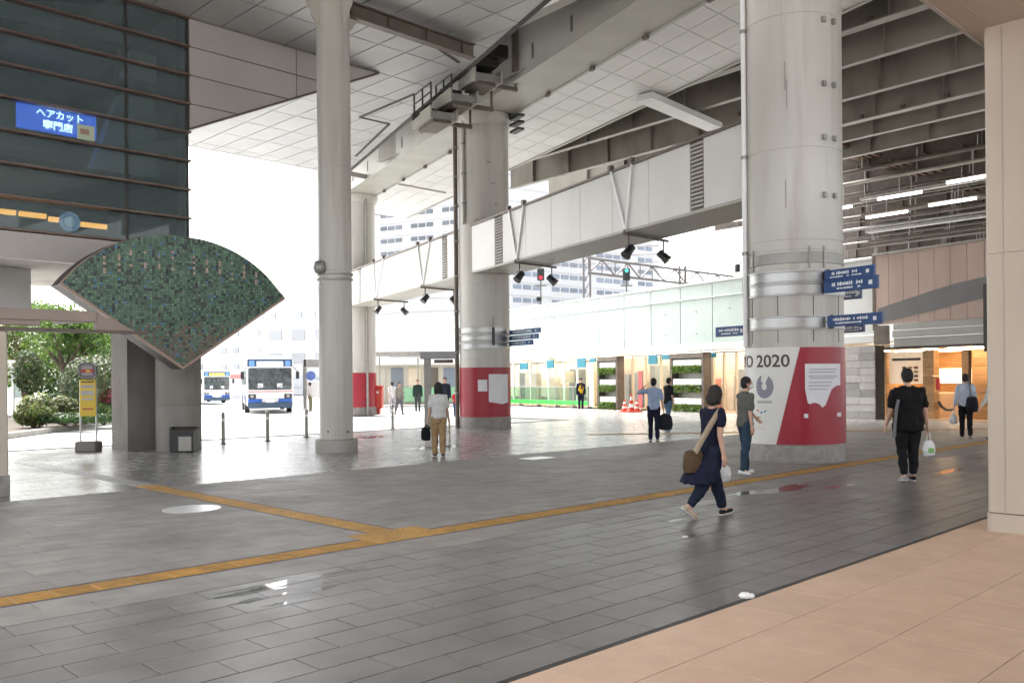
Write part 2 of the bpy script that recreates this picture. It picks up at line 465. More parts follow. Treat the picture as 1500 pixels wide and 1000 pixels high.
def tile_shape(mb, c, lu, lv, gap, th=.014, ch=.0012, tilt=(0, 0), dz=0.0):
    hu, hv = lu / 2 - gap / 2, lv / 2 - gap / 2
    pts = []
    for inset, z in ((0, -th), (0, -ch), (ch, 0)):
        for su, sv in ((-1, -1), (1, -1), (1, 1), (-1, 1)):
            a, b = su * (hu - inset), sv * (hv - inset)
            pts.append(Vector(c) + U * a + V * b + UP * (z + a * tilt[0] + b * tilt[1] + dz))
    f = [(8, 9, 10, 11)]
    for k in (0, 4):
        f += [(k + i, k + (i + 1) % 4, k + 4 + (i + 1) % 4, k + 4 + i) for i in range(4)]
    mb.add(pts, f)

def local_tile(name, lu, lv, gap, m):
    mb = MB(); tile_shape(mb, (0, 0, 0), lu, lv, gap)
    me = bpy.data.meshes.new(name); me.from_pydata([tuple(p) for p in mb.v], [], mb.f); me.materials.append(m)
    return me

near_me = local_tile('paving_tile', .66, .288, .010, M['tile_near'])
mid_me = local_tile('paving_tile', .66, .288, .007, M['tile_mid'])
cands = []
for i in range(11):                                   # the smooth band in front of the yellow strip
    v0 = 3.47 + .288 * i
    off = 3.06 if i % 2 == 0 and i > 0 else 3.40
    for k in range(-12, 50):
        cands.append((uv(off + .66 * k + .33, v0 + .144), .66, .288, 'near', i))
for i in range(2):
    for k in range(-12, 50):
        cands.append((uv(3.06 + .66 * k + .33 * (i % 2) + .33, 6.648 + .288 * i + .144), .66, .288, 'mid', i))
for i in range(21):
    v0 = 7.62 + .29 * i
    for k in range(-10, 48):
        c = uv(3.06 + .66 * k + .33 * (i % 2) + .33, v0 + .145)
        u_ = c.dot(U)
        if v0 + .29 > 7.60 and abs(u_ - 5.75) < .155 + .33: continue
        cands.append((c, .66, .29, 'mid', i))
    # shortened stones beside the yellow branch
seen = sorted([c for c in cands if in_view(c[0])], key=lambda c: c[0].y)
single = set(id(c) for c in seen[:295])
rest = {'near': MB(), 'mid': MB()}
for c in cands:
    ta, tb = random.uniform(-1, 1) * .0012, random.uniform(-1, 1) * .002
    dz = random.uniform(-.0012, .0008)
    if id(c) in single:
        # tilt expressed in the tile's own plane
        nrm = (UP - U * ta - V * tb).normalized()
        o = piece('tile', near_me if c[3] == 'near' else mid_me, plaza, c[0] + UP * dz)
        o.rotation_euler = UP.rotation_difference(nrm).to_euler()
    elif c[0].y > 1.5 and c[0].y < 60:
        tile_shape(rest[c[3]], c[0], c[1], c[2], .008, tilt=(ta, tb), dz=dz)
# stones cut to fit along the branch
for i in range(21):
    v0 = 7.62 + .29 * i
    for side in (-1, 1):
        ks = [3.06 + .66 * k + .33 * (i % 2) + .33 for k in range(-10, 48)]
        near_k = [k for k in ks if abs(k - 5.75) < .485]
        for k in near_k:
            a, b = k - .33, k + .33
            if side < 0: b = min(b, 5.565)
            else: a = max(a, 5.935)
            if b - a > .03: tile_shape(rest['mid'], uv((a + b) / 2, v0 + .145), b - a, .29, .008)
tag(rest['near'].build('tile_field', M['tile_near'], plaza), kind='stuff')
tag(rest['mid'].build('tile_field', M['tile_mid'], plaza), kind='stuff')
far = MB()
for i in range(17):
    for k in range(-18, 110):
        u_, v_ = -9 + .6 * k + .3 * (i % 2), 13.72 + .6 * i + .3
        if u_ > 56: continue
        tile_shape(far, uv(u_, v_), .6, .6, .009, tilt=(random.uniform(-1, 1) * .0008, random.uniform(-1, 1) * .0008), dz=random.uniform(-.001, .001))
for i in range(5):
    for k in range(28):
        tile_shape(far, uv(27.8 + 1.2 * k, 24.4 + 1.2 * i), 1.2, 1.2, .012, tilt=(random.uniform(-1, 1) * .001, 0))
for i in range(21):
    for k in range(26):
        tile_shape(far, uv(35.4 + .9 * k, 7.75 + .29 * i), .9, .29, .008)
tag(far.build('tile_field', M['tile_far'], plaza), kind='stuff')
drain = MB(); drain.box(uv(20, 3.445, -.006), 34, .018, .004, U, V)
drain.build('drain_slot', M['dark_steel'], plaza)
# dark stone edging of the yellow strips
for v_, a, b in ((7.245, -12, 35), (7.60, -12, 5.55), (7.60, 5.95, 35)):
    e = MB(); e.box(uv((a + b) / 2, v_, -.008), (b - a) / 2, .022, .007, U, V); e.build('edging', mat('edging_stone', (.065, .055, .062), .6, var=.2, scale=5), plaza)
for u_ in (5.585, 5.915):
    e = MB(); e.box(uv(u_, 10.67, -.008), .014, 3.03, .007, U, V); e.build('edging', MATS['edging_stone'], plaza)
fill = MB(); fill.box(uv(12, 6.62, -.011), 24, .012, .008, U, V); fill.build('edging', M['joint'], plaza)

# kerb between plaza and road
kerb = MB(); kerb.bbox(uv(7.5, 24.31, -.03), 19.6, .09, .035, .01, U, V)
tag(kerb.build('kerb', M['kerb']), kind='structure')
kerb = MB(); kerb.bbox(uv(27.11, 27.3, -.03), .09, 3.0, .035, .01, U, V)
tag(kerb.build('kerb', M['kerb']), kind='structure')

# ---- station floor of beige slabs
sfl = struct_root('station_floor')
s0 = MB(); s0.prism([uv(-14, -9, -.06), uv(24, -9, -.06), uv(24, 3.425, -.06), uv(-14, 3.425, -.06)], UP * .047)
s0.build('bedding', mat('beige_joint', (.24, .155, .11), .8), sfl)
rows = [(3.425, 2.94)] + [(2.94 - .655 * i, 2.94 - .655 * (i + 1)) for i in range(6)]
slab_me = {}
for i, (a, b) in enumerate(rows):
    for k in range(-6, 30):
        c = uv(4.95 + .655 * k + .3275, (a + b) / 2)
        key = round(a - b, 3)
        if key not in slab_me:
            slab_me[key] = local_tile('beige_slab', .655, a - b, .007, M['beige_slab'])
        if in_view(c) or (c.y > 3 and c.x > -3 and c.x < 14 and c.y < 14):
            piece('slab', slab_me[key], sfl, c + UP * random.uniform(-.0005, .0005))

# ---- tactile strips
tac = struct_root('tactile_paving')
def tactile(kind, m):
    mb = MB(); mb.bbox((0, 0, -.006), .147, .147, .0075, .002)
    if kind == 'bar':
        for q in (-.105, -.035, .035, .105): mb.bbox((0, q, .003), .135, .013, .0035, .003)
    else:
        for a in range(5):
            for b in range(5): mb.cyl((-.116 + .058 * a, -.116 + .058 * b, .0015), (-.116 + .058 * a, -.116 + .058 * b, .0065), .014, .010, 8)
    me = bpy.data.meshes.new('tactile'); me.from_pydata([tuple(p) for p in mb.v], [], mb.f); me.materials.append(m); return me
T_bar, T_dot, T_grey = tactile('bar', M['yellow']), tactile('dot', M['yellow']), tactile('bar', M['tactile_grey'])
RU = math.atan2(U.y, U.x); RV = math.atan2(V.y, V.x)
pad = lambda u_, v_: abs(u_ - 5.75) < .46 and abs(v_ - 7.57) < .3
for k in range(130):
    u_ = -4.75 + .30 * k
    if not pad(u_, 7.42): piece('tactile_tile', T_bar, tac, uv(u_, 7.42), (0, 0, RU))
for a in (-1, 0, 1):
    for b in (0, 1): piece('tactile_tile', T_dot, tac, uv(5.75 + .30 * a, 7.42 + .30 * b), (0, 0, RU))
for k in range(42):
    v_ = 8.02 + .30 * k
    piece('tactile_tile', T_bar if v_ < 14.2 else T_grey, tac, uv(5.75, v_, 0 if v_ < 13.7 else .009), (0, 0, RV))
# a second yellow strip far to the right, before the lit shops
for k in range(42):
    p = on_z(1445, 628) + (on_z(1240, 631) - on_z(1445, 628)).normalized() * (.30 * k)
    dd = (on_z(1240, 631) - on_z(1445, 628))
    piece('tactile_tile', T_bar, tac, p + UP * .006, (0, 0, math.atan2(dd.y, dd.x)))

# ---- shallow puddles left on the smooth band
M['water'] = glass_mat('puddle_water', (.80, .80, .80), 1.33, .03)
random.seed(41)
def puddle(c, lu, lv, seed):
    rnd = random.Random(seed); n = 44; mb = MB()
    ph = [(rnd.uniform(0, 6.28), rnd.uniform(.05, .22)) for _ in range(7)]
    pts = []
    for i in range(n):
        a = 2 * math.pi * i / n
        r = 1 + sum(am * math.sin((k + 2) * a + p_) for k, (p_, am) in enumerate(ph)) * .8
        r = max(r, .22)
        pts.append(c + U * math.cos(a) * lu * r + V * math.sin(a) * lv * r + UP * .0035)
    mb.v = pts; mb.f = [tuple(range(n))]
    return tag(mb.build('puddle', M['water'], loc=c), kind='structure')
for q, (px_, py_, lu, lv) in enumerate(((372, 866, .28, .08), (395, 857, .36, .07), (450, 847, .30, .06), (470, 862, .16, .05), (365, 880, .14, .05), (425, 868, .12, .04), (480, 853, .10, .035), (405, 885, .09, .04), (440, 880, .12, .04), (510, 835, .2, .04),
                                        (1150, 716, .75, .16), (1090, 722, .40, .10), (1230, 712, .42, .09), (1390, 690, .60, .10), (990, 762, .2, .05), (640, 655, .8, .35), (545, 640, .7, .3), (1010, 785, .10, .04))):
    puddle(on_z(px_, py_), lu, lv, 100 + q)

# ---- bits lying in the floor
steel_cover = mat('steel_cover', (.80, .80, .79), .30, metal=.35, var=.08, scale=9)
mc = on_z(281, 745)
o = MB().lathe(mc, [(.36, -.01), (.36, .004), (.355, .006), (.02, .006)], 40).build('manhole_cover', steel_cover, loc=mc)
tag(o, 'round steel manhole cover shining on the paving beside the yellow branch', 'manhole cover')
mc = on_z(787, 671)
o = MB().bbox(mc + UP * .003, .33, .22, .006, .003, U, V).build('access_plate', steel_cover, loc=mc)
tag(o, 'square steel access plate shining on the paving before the far column', 'access plate')
tp = on_z(1093, 875)
random.seed(3)
mb = MB(); n = 10
for j in range(4):
    rr = [.055, .06, .045, .012][j]
    mb.v += [tp + Vector((math.cos(i / n * 6.283) * rr * random.uniform(.75, 1.2), math.sin(i / n * 6.283) * rr * .8 * random.uniform(.75, 1.2), [.002, .016, .03, .036][j] * random.uniform(.8, 1.2))) for i in range(n)]
for j in range(3): mb.f += [(j * n + i, j * n + (i + 1) % n, j * n + n + (i + 1) % n, j * n + n + i) for i in range(n)]
mb.f.append(tuple(range(3 * n, 4 * n)))
tag(mb.build('crumpled_paper', M['white_paint'], loc=tp), 'small crumpled white paper dropped at the edge of the beige floor', 'paper')

# ================================================================== ROUND COLUMNS
A0 = at(1164, 640, 17.8); A0.z = 0
B0 = at(711, 610, 30.6); B0.z = 0
C0 = B0 + (B0 - A0); C0.z = 0
K = (B0 - A0).normalized(); KN = Vector((-K.y, K.x, 0))        # exact line of the columns; KN points to the camera side
ZG = 10.6
def front(c): return math.atan2(-c.y, -c.x)

def column_shaft(root, c, r, ztop, seams, m):
    prof = [(r, .0)]
    for z in seams:
        prof += [(r, z - .012), (r - .008, z - .006), (r - .008, z + .006), (r, z + .012)]
    prof += [(r, ztop)]
    return MB().lathe(c, prof, 72).build('shaft', m, root, auto=40)
def band(root, c, r, z0, z1, name='band', m=None, thick=.03):
    return MB().lathe(c, [(r - .01, z0), (r + thick, z0), (r + thick, z0 + .02), (r + thick - .012, z0 + .03), (r + thick - .012, z1 - .03), (r + thick, z1 - .02), (r + thick, z1), (r - .01, z1)], 72).build(name, m or M['stainless'], root, auto=40)
def pipe(root, p, z0, z1, r, m, clamps=(), n=12, axis=None):
    o = MB().cyl(p + UP * z0, p + UP * z1, r, n=n).build('drain_pipe', m, root, auto=40)
    for z in clamps:
        MB().cyl(p + UP * (z - .03), p + UP * (z + .03), r + .022, n=n).build('clamp', M['grey_steel'], o, auto=40)
    return o
def wrap_text(c, r, body, size, a_c, z, m, root, name='lettering', align='CENTER', bold=0.0, sx=1.0):
    vs, fs = text_mesh(body, size, .003, align, bold)
    mb = MB(); out = []
    for p in vs:
        a = a_c + p.x * sx / r
        out.append(c + Vector((math.cos(a), math.sin(a), 0)) * (r + .004 + p.z) + UP * (z + p.y))
    mb.add(out, fs)
    return mb.build(name, m, root)

# ---- near column with the poster
rA = .945
cA = thing('round_column', A0, 'thick cream round column with white and red 2020 poster near the walking woman', 'column', 'big round columns under the girder')
column_shaft(cA, A0, rA, ZG, [4.05, 4.25, 6.0, 8.55], M['column_paint'])
MB().lathe(A0, [(rA + .02, 0), (rA + .02, .30), (rA + .005, .335)], 72).build('plinth', M['plinth'], cA, auto=40)
aF = front(A0)
hw = rA / 17.8 * FPX                                   # half width of the column in photograph pixels
def aA(px): return aF + math.asin(max(-1, min(1, (px - 1164) / hw)))
band(cA, A0, rA, 3.20, 3.42); band(cA, A0, rA, 3.44, 3.66)
band(cA, A0, rA, 2.56, 2.80)
MB().lathe(A0, [(rA, 3.80), (rA + .012, 3.81), (rA + .012, 4.0), (rA, 4.01)], 72).build('band', M['grey_steel'], cA, auto=40)
for z0, z1 in ((2.80, 3.18), (2.30, 2.54)):            # narrow cover strips between the bands
    for ang in (-55, -18, 22, 60):
        a = aF + R(ang)
        MB().wrap(A0, rA, .006, a, a + .012, lambda t: z0, lambda t: z1, 2).build('seam_strip', M['seam'], cA)
zA = lambda py: EYE + (553.5 - py) / FPX * 16.9        # heights on the front of this column
wz0, wz1 = .345, zA(508)
white = MB().wrap(A0, rA, .014, aF - R(165), aF + R(30), lambda t: wz0, lambda t: wz1, 60).build('white_poster', M['white_poster'], cA, auto=40)
red = MB(); rows_, cols_ = 14, 36
for j in range(rows_ + 1):
    t = j / rows_; z = wz0 + .005 + (wz1 - wz0 - .01) * t
    aL = aA(1140 + 32 * t); aR = aF + R(150)
    for i in range(cols_ + 1):
        a = aL + (aR - aL) * i / cols_
        red.v.append(A0 + Vector((math.cos(a), math.sin(a), 0)) * (rA + .026) + UP * z)
for j in range(rows_):
    for i in range(cols_):
        b = j * (cols_ + 1) + i; red.f.append((b, b + 1, b + cols_ + 2, b + cols_ + 1))
red = red.build('red_poster', M['red_panel'], cA, smooth=True)
wrap_text(A0, rA + .014, 'TOKYO 2020', .335, aA(1159), zA(529), M['ink'], white, align='RIGHT', bold=.004, sx=1.06)
# chequered ring emblem, open at the top
em = MB(); ec_a, ec_z = aA(1124), zA(566)
for ring in range(4):
    r0, r1 = .062 + .036 * ring, .062 + .036 * ring + .031
    nseg = 14 + 3 * ring
    for q in range(nseg):
        th = math.pi * 2 * q / nseg + (.5 if ring % 2 else 0) * math.pi * 2 / nseg
        up = abs(((th - math.pi / 2 + math.pi) % (2 * math.pi)) - math.pi)
        if up < .62 - .05 * ring: continue
        pts = []
        for rr, da in ((r0, -.42), (r1, -.42), (r1, .42), (r0, .42)):
            t2 = th + da * 2 * math.pi / nseg
            a = ec_a + rr * math.cos(t2) / (rA)
            pts.append(A0 + Vector((math.cos(a), math.sin(a), 0)) * (rA + .0165) + UP * (ec_z + rr * 1.12 * math.sin(t2)))
        em.add(pts, [(0, 1, 2, 3)])
tag(em.build('emblem', M['indigo'], white), 'chequered indigo ring emblem open at the top', kind='stuff')
mk = MB()
for k in range(11):
    a = aA(1124) + (-.17 + .031 * k) / rA
    mk.wrap(A0, rA + .0145, .002, a, a + .022 / rA, lambda t: zA(591), lambda t: zA(587), 2)
mk.build('small_print', M['ink_grey'], white)
for k, (cx, cy, cc) in enumerate(((1115, 601, (.55, .06, .08)), (1120, 606, (.06, .12, .35)), (1125, 604, (.05, .30, .18)))):
    a = aA(cx); mb = MB()
    for i in range(7):
        t = i / 6; w = .018 * math.sin(math.pi * (.15 + .7 * t))
        for s_ in (-1, 1):
            aa = a + (-.03 + .06 * t) / rA
            mb.v.append(A0 + Vector((math.cos(aa), math.sin(aa), 0)) * (rA + .0165) + UP * (zA(cy) + .03 * t * (1 if k != 0 else -1) + s_ * w))
    mb.f = [(2 * i, 2 * i + 2, 2 * i + 3, 2 * i + 1) for i in range(6)]
    mb.build('swoosh_mark', mat('swoosh_%d' % k, cc, .5), white)
random.seed(11)
pt = MB()
for k in range(9):
    a = aA(1100 + 2.8 * k); z = zA(628 + random.uniform(-4, 4)); s_ = .016
    pts = [A0 + Vector((math.cos(a + d / rA), math.sin(a + d / rA), 0)) * (rA + .0165) + UP * (z + e) for d, e in ((-s_, 0), (0, -s_), (s_, 0), (0, s_))]
    pt.add(pts, [(0, 1, 2, 3)])
pt.build('petal_marks', mat('petal_pink', (.55, .22, .24), .6), white)
PXS = [1178, 1181, 1184, 1188, 1192, 1196, 1200, 1204, 1208, 1212, 1216, 1220, 1224]
BOT = [570, 590, 592, 590, 590, 592, 597, 593, 582, 571, 567, 565, 565]
nb = MB()
for i in range(len(PXS)):
    a = aA(PXS[i]); d = Vector((math.cos(a), math.sin(a), 0))
    nb.v += [A0 + d * (rA + .030 + .006 * (i % 3 == 1)) + UP * zA(BOT[i]), A0 + d * (rA + .030) + UP * zA(533)]
nb.f = [(2 * i, 2 * i + 2, 2 * i + 3, 2 * i + 1) for i in range(len(PXS) - 1)]
notice = nb.build('torn_notice', M['paper'], red, smooth=True)
ln = MB()
for y_, a0_, a1_ in ((541, 1183, 1219), (545, 1183, 1217), (551, 1182, 1220), (554, 1184, 1216), (560, 1182, 1212), (565, 1182, 1210), (570, 1183, 1206)):
    ln.wrap(A0, rA + .037, .001, aA(a0_), aA(a1_), lambda t: zA(y_ + .9), lambda t: zA(y_ - .6), 8)
tag(ln.build('printed_line', M['ink_grey'], red), kind='stuff')
for px_, py_ in ((1179, 609), (1222, 608)):
    MB().wrap(A0, rA + .027, .004, aA(px_ - 2.6), aA(px_ + 2.6), lambda t: zA(py_ + 3), lambda t: zA(py_ - 3), 3).build('sticker', M['paper'], red)
dA = Vector((math.cos(aA(1101)), math.sin(aA(1101)), 0))
pipe(cA, A0 + dA * (rA + .055), 2.25, ZG, .05, M['white_paint'], [4.1, 6.0, 8.5])
for py_ in (38, 130, 207, 290):
    for px_ in (1206, 1219):
        a = aA(px_); d = Vector((math.cos(a), math.sin(a), 0)); z = EYE + (553 - py_) / FPX * 17.2
        MB().box(A0 + d * (rA + .02) + UP * z, .04, .035, .05, d, Vector((-d.y, d.x, 0))).build('step_bolt', M['grey_steel'], cA)
for z_, ang in ((7.55, -8), (7.2, -6), (5.3, -8)):
    a = aF + R(ang); MB().wrap(A0, rA, .012, a, a + .02, lambda t: z_ - .45, lambda t: z_ + .1, 2).build('seam_strip', M['concrete'], cA)
for px_, z_ in ((1099, 3.45), (1208, 3.45), (1101, 2.68), (1212, 2.68)):
    a = aA(px_); d = Vector((math.cos(a), math.sin(a), 0)); h_ = .22 if z_ > 3 else .13
    MB().bbox(A0 + d * (rA + .05) + UP * z_, .03, .035, h_, .006, d, Vector((-d.y, d.x, 0))).build('band_clamp', M['black'], cA)
for ang in (-52, 18, 36):
    a = aF + R(ang); d = Vector((math.cos(a), math.sin(a), 0))
    MB().cyl(A0 + d * (rA + .02) + UP * 3.7, A0 + d * (rA + .02) + UP * 4.12, .018, n=8).build('conduit', M['grey_steel'], cA)

# ---- middle column
rB = .865
cB = thing('round_column', B0, 'cream round column wrapped in plain red panel with taped notices, farther than poster column', 'column', 'big round columns under the girder')
column_shaft(cB, B0, rB, ZG, [2.35, 4.9, 6.9, 8.6, 9.9], M['column_paint'])
MB().lathe(B0, [(rB + .02, 0), (rB + .02, .36), (rB + .005, .39)], 72).build('plinth', M['plinth'], cB, auto=40)
zB = lambda py: EYE + (557.4 - py) / FPX * 29.8
aFB = front(B0); hB = rB / 30.6 * FPX
def aB(px): return aFB + math.asin(max(-1, min(1, (px - 711) / hB)))
redB = MB().lathe(B0, [(rB, .395), (rB + .014, .395), (rB + .014, zB(538)), (rB, zB(538))], 72).build('red_wrap', M['red_panel'], cB, auto=40)
MB().wrap(B0, rB + .016, .004, aB(701), aB(714), lambda t: zB(573), lambda t: zB(556), 5).build('notice', M['paper'], redB)
o = MB().wrap(B0, rB + .022, .004, aB(716), aB(743), lambda t: zB(592 - 6 * abs(t - .6)), lambda t: zB(548), 10).build('notice', M['paper'], redB)
for z_ in (2.68, 2.95, 3.22): band(cB, B0, rB, z_, z_ + .2)
a = aB(723); d = Vector((math.cos(a), math.sin(a), 0))
MB().bbox(B0 + d * (rB + .05) + UP * 3.1, .03, .04, .3, .006, d, Vector((-d.y, d.x, 0))).build('band_clamp', M['black'], cB)
MB().cyl(B0 + d * (rB + .03) + UP * 3.4, B0 + d * (rB + .03) + UP * 3.75, .02, n=8).build('conduit', M['grey_steel'], cB)
a = aB(674.5); d = Vector((math.cos(a), math.sin(a), 0))
pipe(cB, B0 + d * (rB + .10) + UP * 0, 0, ZG + .1, .075, M['brown_steel'], [1.2, 2.6, 4.0, 5.2, 6.4, 7.6, 8.6, 9.6])
a = aB(684); d = Vector((math.cos(a), math.sin(a), 0))
pipe(cB, B0 + d * (rB + .06), 6.9, ZG, .05, M['column_paint'], [7.6, 8.6, 9.6])
for z_, ang in ((8.2, 18), (7.5, 25), (7.0, -20), (8.9, 8)):
    a = aFB + R(ang); MB().wrap(B0, rB, .01, a, a + .16, lambda t: z_, lambda t: z_ + .05, 4).build('seam_strip', M['concrete'], cB)
# ---- far column
cC = thing('round_column', C0, 'pale far round column with red wrap, seen behind the thin column', 'column', 'big round columns under the girder')
column_shaft(cC, C0, rB, ZG, [2.35, 4.9, 6.9, 8.6], M['column_paint'])
MB().lathe(C0, [(rB + .02, 0), (rB + .02, .36), (rB + .005, .39)], 48).build('plinth', M['plinth'], cC, auto=40)
MB().lathe(C0, [(rB, .395), (rB + .014, .395), (rB + .014, 2.05), (rB, 2.05)], 48).build('red_wrap', M['red_panel'], cC, auto=40)
a = front(C0) + R(28); d = Vector((math.cos(a), math.sin(a), 0))
pipe(cC, C0 + d * (rB + .06), 0, ZG, .06, M['grey_steel'], [2.6, 5.0])
# one more column of the row, beyond the picture on the side of the station
D0 = A0 - (B0 - A0)

# ---- thin column
T0 = at(493, 640, 20.75); T0.z = 0
rT = .385
cT = thing('slim_column', T0, 'slim pale steel column on a round concrete block before the bus road', 'column')
prof = [(rT, .3)]
for z in (3.95, 4.18, 6.6, 8.1, 9.75): prof += [(rT, z - .012), (rT - .008, z - .006), (rT - .008, z + .006), (rT, z + .012)]
MB().lathe(T0, prof + [(rT, 10.45)], 40).build('shaft', M['column_paint'], cT, auto=40)
MB().lathe(T0, [(.49, 0), (.49, .27), (.475, .29), (.3, .295)], 40).build('base_block', M['concrete'], cT, auto=40)
MB().lathe(T0, [(rT - .01, 3.98), (rT + .035, 3.98), (rT + .035, 4.02), (rT - .01, 4.02)], 40).build('band', M['grey_steel'], cT, auto=40)
MB().lathe(T0, [(rT - .01, 4.1), (rT + .035, 4.1), (rT + .035, 4.14), (rT - .01, 4.14)], 40).build('band', M['grey_steel'], cT, auto=40)
sp = T0 + Vector((-.28, -.35, 4.25))
MB().lathe(sp, [(.02, -.16), (.11, -.13), (.15, 0), (.11, .13), (.02, .16)], 16).build('loudspeaker', M['grey_steel'], cT, smooth=True)
MB().box(sp + Vector((.06, .12, -.2)), .06, .1, .2).build('bracket', M['grey_steel'], cT)
for px_ in (481, 509):
    p = at(px_, 632, 20.38); MB().cyl(p, p + Vector((0, .06, 0)), .03, n=8).build('bolt', M['brown_steel'], cT)
for dv in (U, -U, V, -V):
    MB().prism([T0 + dv * rT * .9 + UP * 9.75, T0 + dv * rT * .9 + UP * 10.45, T0 + dv * (rT + .5) + UP * 10.45], Vector((-dv.y, dv.x, 0)) * .05).build('gusset', M['column_paint'], cT)

# ================================================================== MAIN GIRDER
gc = A0 - K * 18
gl = 18 + 14.4 * 2 + 2.2
gird = thing('main_girder', gc, 'long pale steel box girder carried by the big round columns', 'girder')
GW = .70
c0, c1 = gc, gc + K * gl
MB().box((c0 + c1) / 2 + UP * (ZG + .975), gl / 2, GW, .945, K, KN).build('box', M['girder_paint'], gird)
for s_ in (-1, 1):
    MB().box((c0 + c1) / 2 + KN * (GW + .05) * s_ + UP * (ZG + .02), gl / 2, .05, .02, K, KN).build('flange_lip', M['girder_paint'], gird)
    MB().box((c0 + c1) / 2 + KN * (GW + .06) * s_ + UP * (ZG + 1.94), gl / 2, .06, .03, K, KN).build('flange_lip', M['girder_paint'], gird)
n_slots = int(gl / 2.2)
for k in range(n_slots):
    p = c0 + K * (1.1 + 2.2 * k) + KN * (GW + .006) + UP * (ZG + .62)
    if 18 < p.y < 60:
        MB().bbox(p, .05, .012, .22, .004, K, KN).build('drain_slot', M['brown_steel'], gird)
for k in range(0, int(gl / 2.6)):
    p = c0 + K * (2.6 * k + .4)
    if 19 < p.y < 50:
        MB().box(p - KN * (GW - .05) + UP * (ZG - .05), .09, .05, .05, K, KN).build('lug', M['brown_steel'], gird)
for c_ in (A0, B0, C0):
    MB().lathe(c_, [(.9, ZG - .35), (1.02, ZG - .12), (1.02, ZG + .02), (.9, ZG + .02)], 48).build('bearing', M['column_paint'], gird, auto=40)

# ---- maintenance stages at the head of the middle column
mp = thing('maintenance_stage', B0 + UP * 10.2, 'steel maintenance stages with railings hung beside the head of the red wrapped column', 'stage')
def stage(cx, cy, d, w, dep, h):
    p = at(cx, cy, d)
    MB().box(p, w / 2, dep / 2, h / 2, K, KN).build('tray', M['grey_steel'], mp)
    for s_ in (-1, 1):
        MB().box(p + KN * (dep / 2 + .03) * s_ + UP * .06, w / 2 + .05, .025, h / 2 + .08, K, KN).build('side_plate', M['girder_paint'], mp)
    rail = MB()
    for t in (-1, 0, 1): rail.bar(p + K * t * w / 2 + KN * dep / 2 + UP * h / 2, p + K * t * w / 2 + KN * dep / 2 + UP * (h / 2 + .85), .05, .05)
    for z_ in (.28, .56, .84): rail.bar(p - K * w / 2 + KN * dep / 2 + UP * (h / 2 + z_), p + K * w / 2 + KN * dep / 2 + UP * (h / 2 + z_), .035, .035)
    MB().box(p - KN * .75 - UP * .02, .05, .5, .06, K, KN).build('arm', M['brown_steel'], mp)
    MB().bar(p - KN * 1.2 - UP * .06, p - KN * 1.2 + UP * (11.2 - p.z), .07, .07).build('hanger', M['brown_steel'], mp)
    MB().bbox(p + K * .2 + UP * .25, .22, .2, .16, .02, K, KN).build('junction_box', M['dark_steel'], mp)
    rail.build('railing', M['dark_steel'], mp)
    MB().box(p - UP * (h / 2 + .05), w / 2 - .1, dep / 2 - .1, .05, K, KN).build('under_frame', M['brown_steel'], mp)
stage(637, 178, 27.4, 1.4, .8, .2)
stage(668, 152, 27.0, 1.2, .8, .2)
stage(703, 122, 26.6, 1.1, .8, .22)
MB().bbox(at(704, 92, 26.4), .5, .35, .25, .03, K, KN).build('junction_box', M['dark_steel'], mp)
MB().bbox(at(724, 80, 26.2), .35, .3, .2, .03, K, KN).build('junction_box', M['dark_steel'], mp)
for s_ in (0, .25, .5):
    MB().cyl(at(604, 176 - 14 * s_, 27.4), at(722, 62 + 20 * s_, 26.4), .035, n=8).build('conduit', M['dark_steel'], mp)
for dz_ in (0, -.22, -.45):
    MB().box(at(757, 172, 30.0) + UP * dz_, .35 - .1 * abs(dz_), .12, .04, K, KN).build('conduit_shelf', M['dark_steel'], mp)

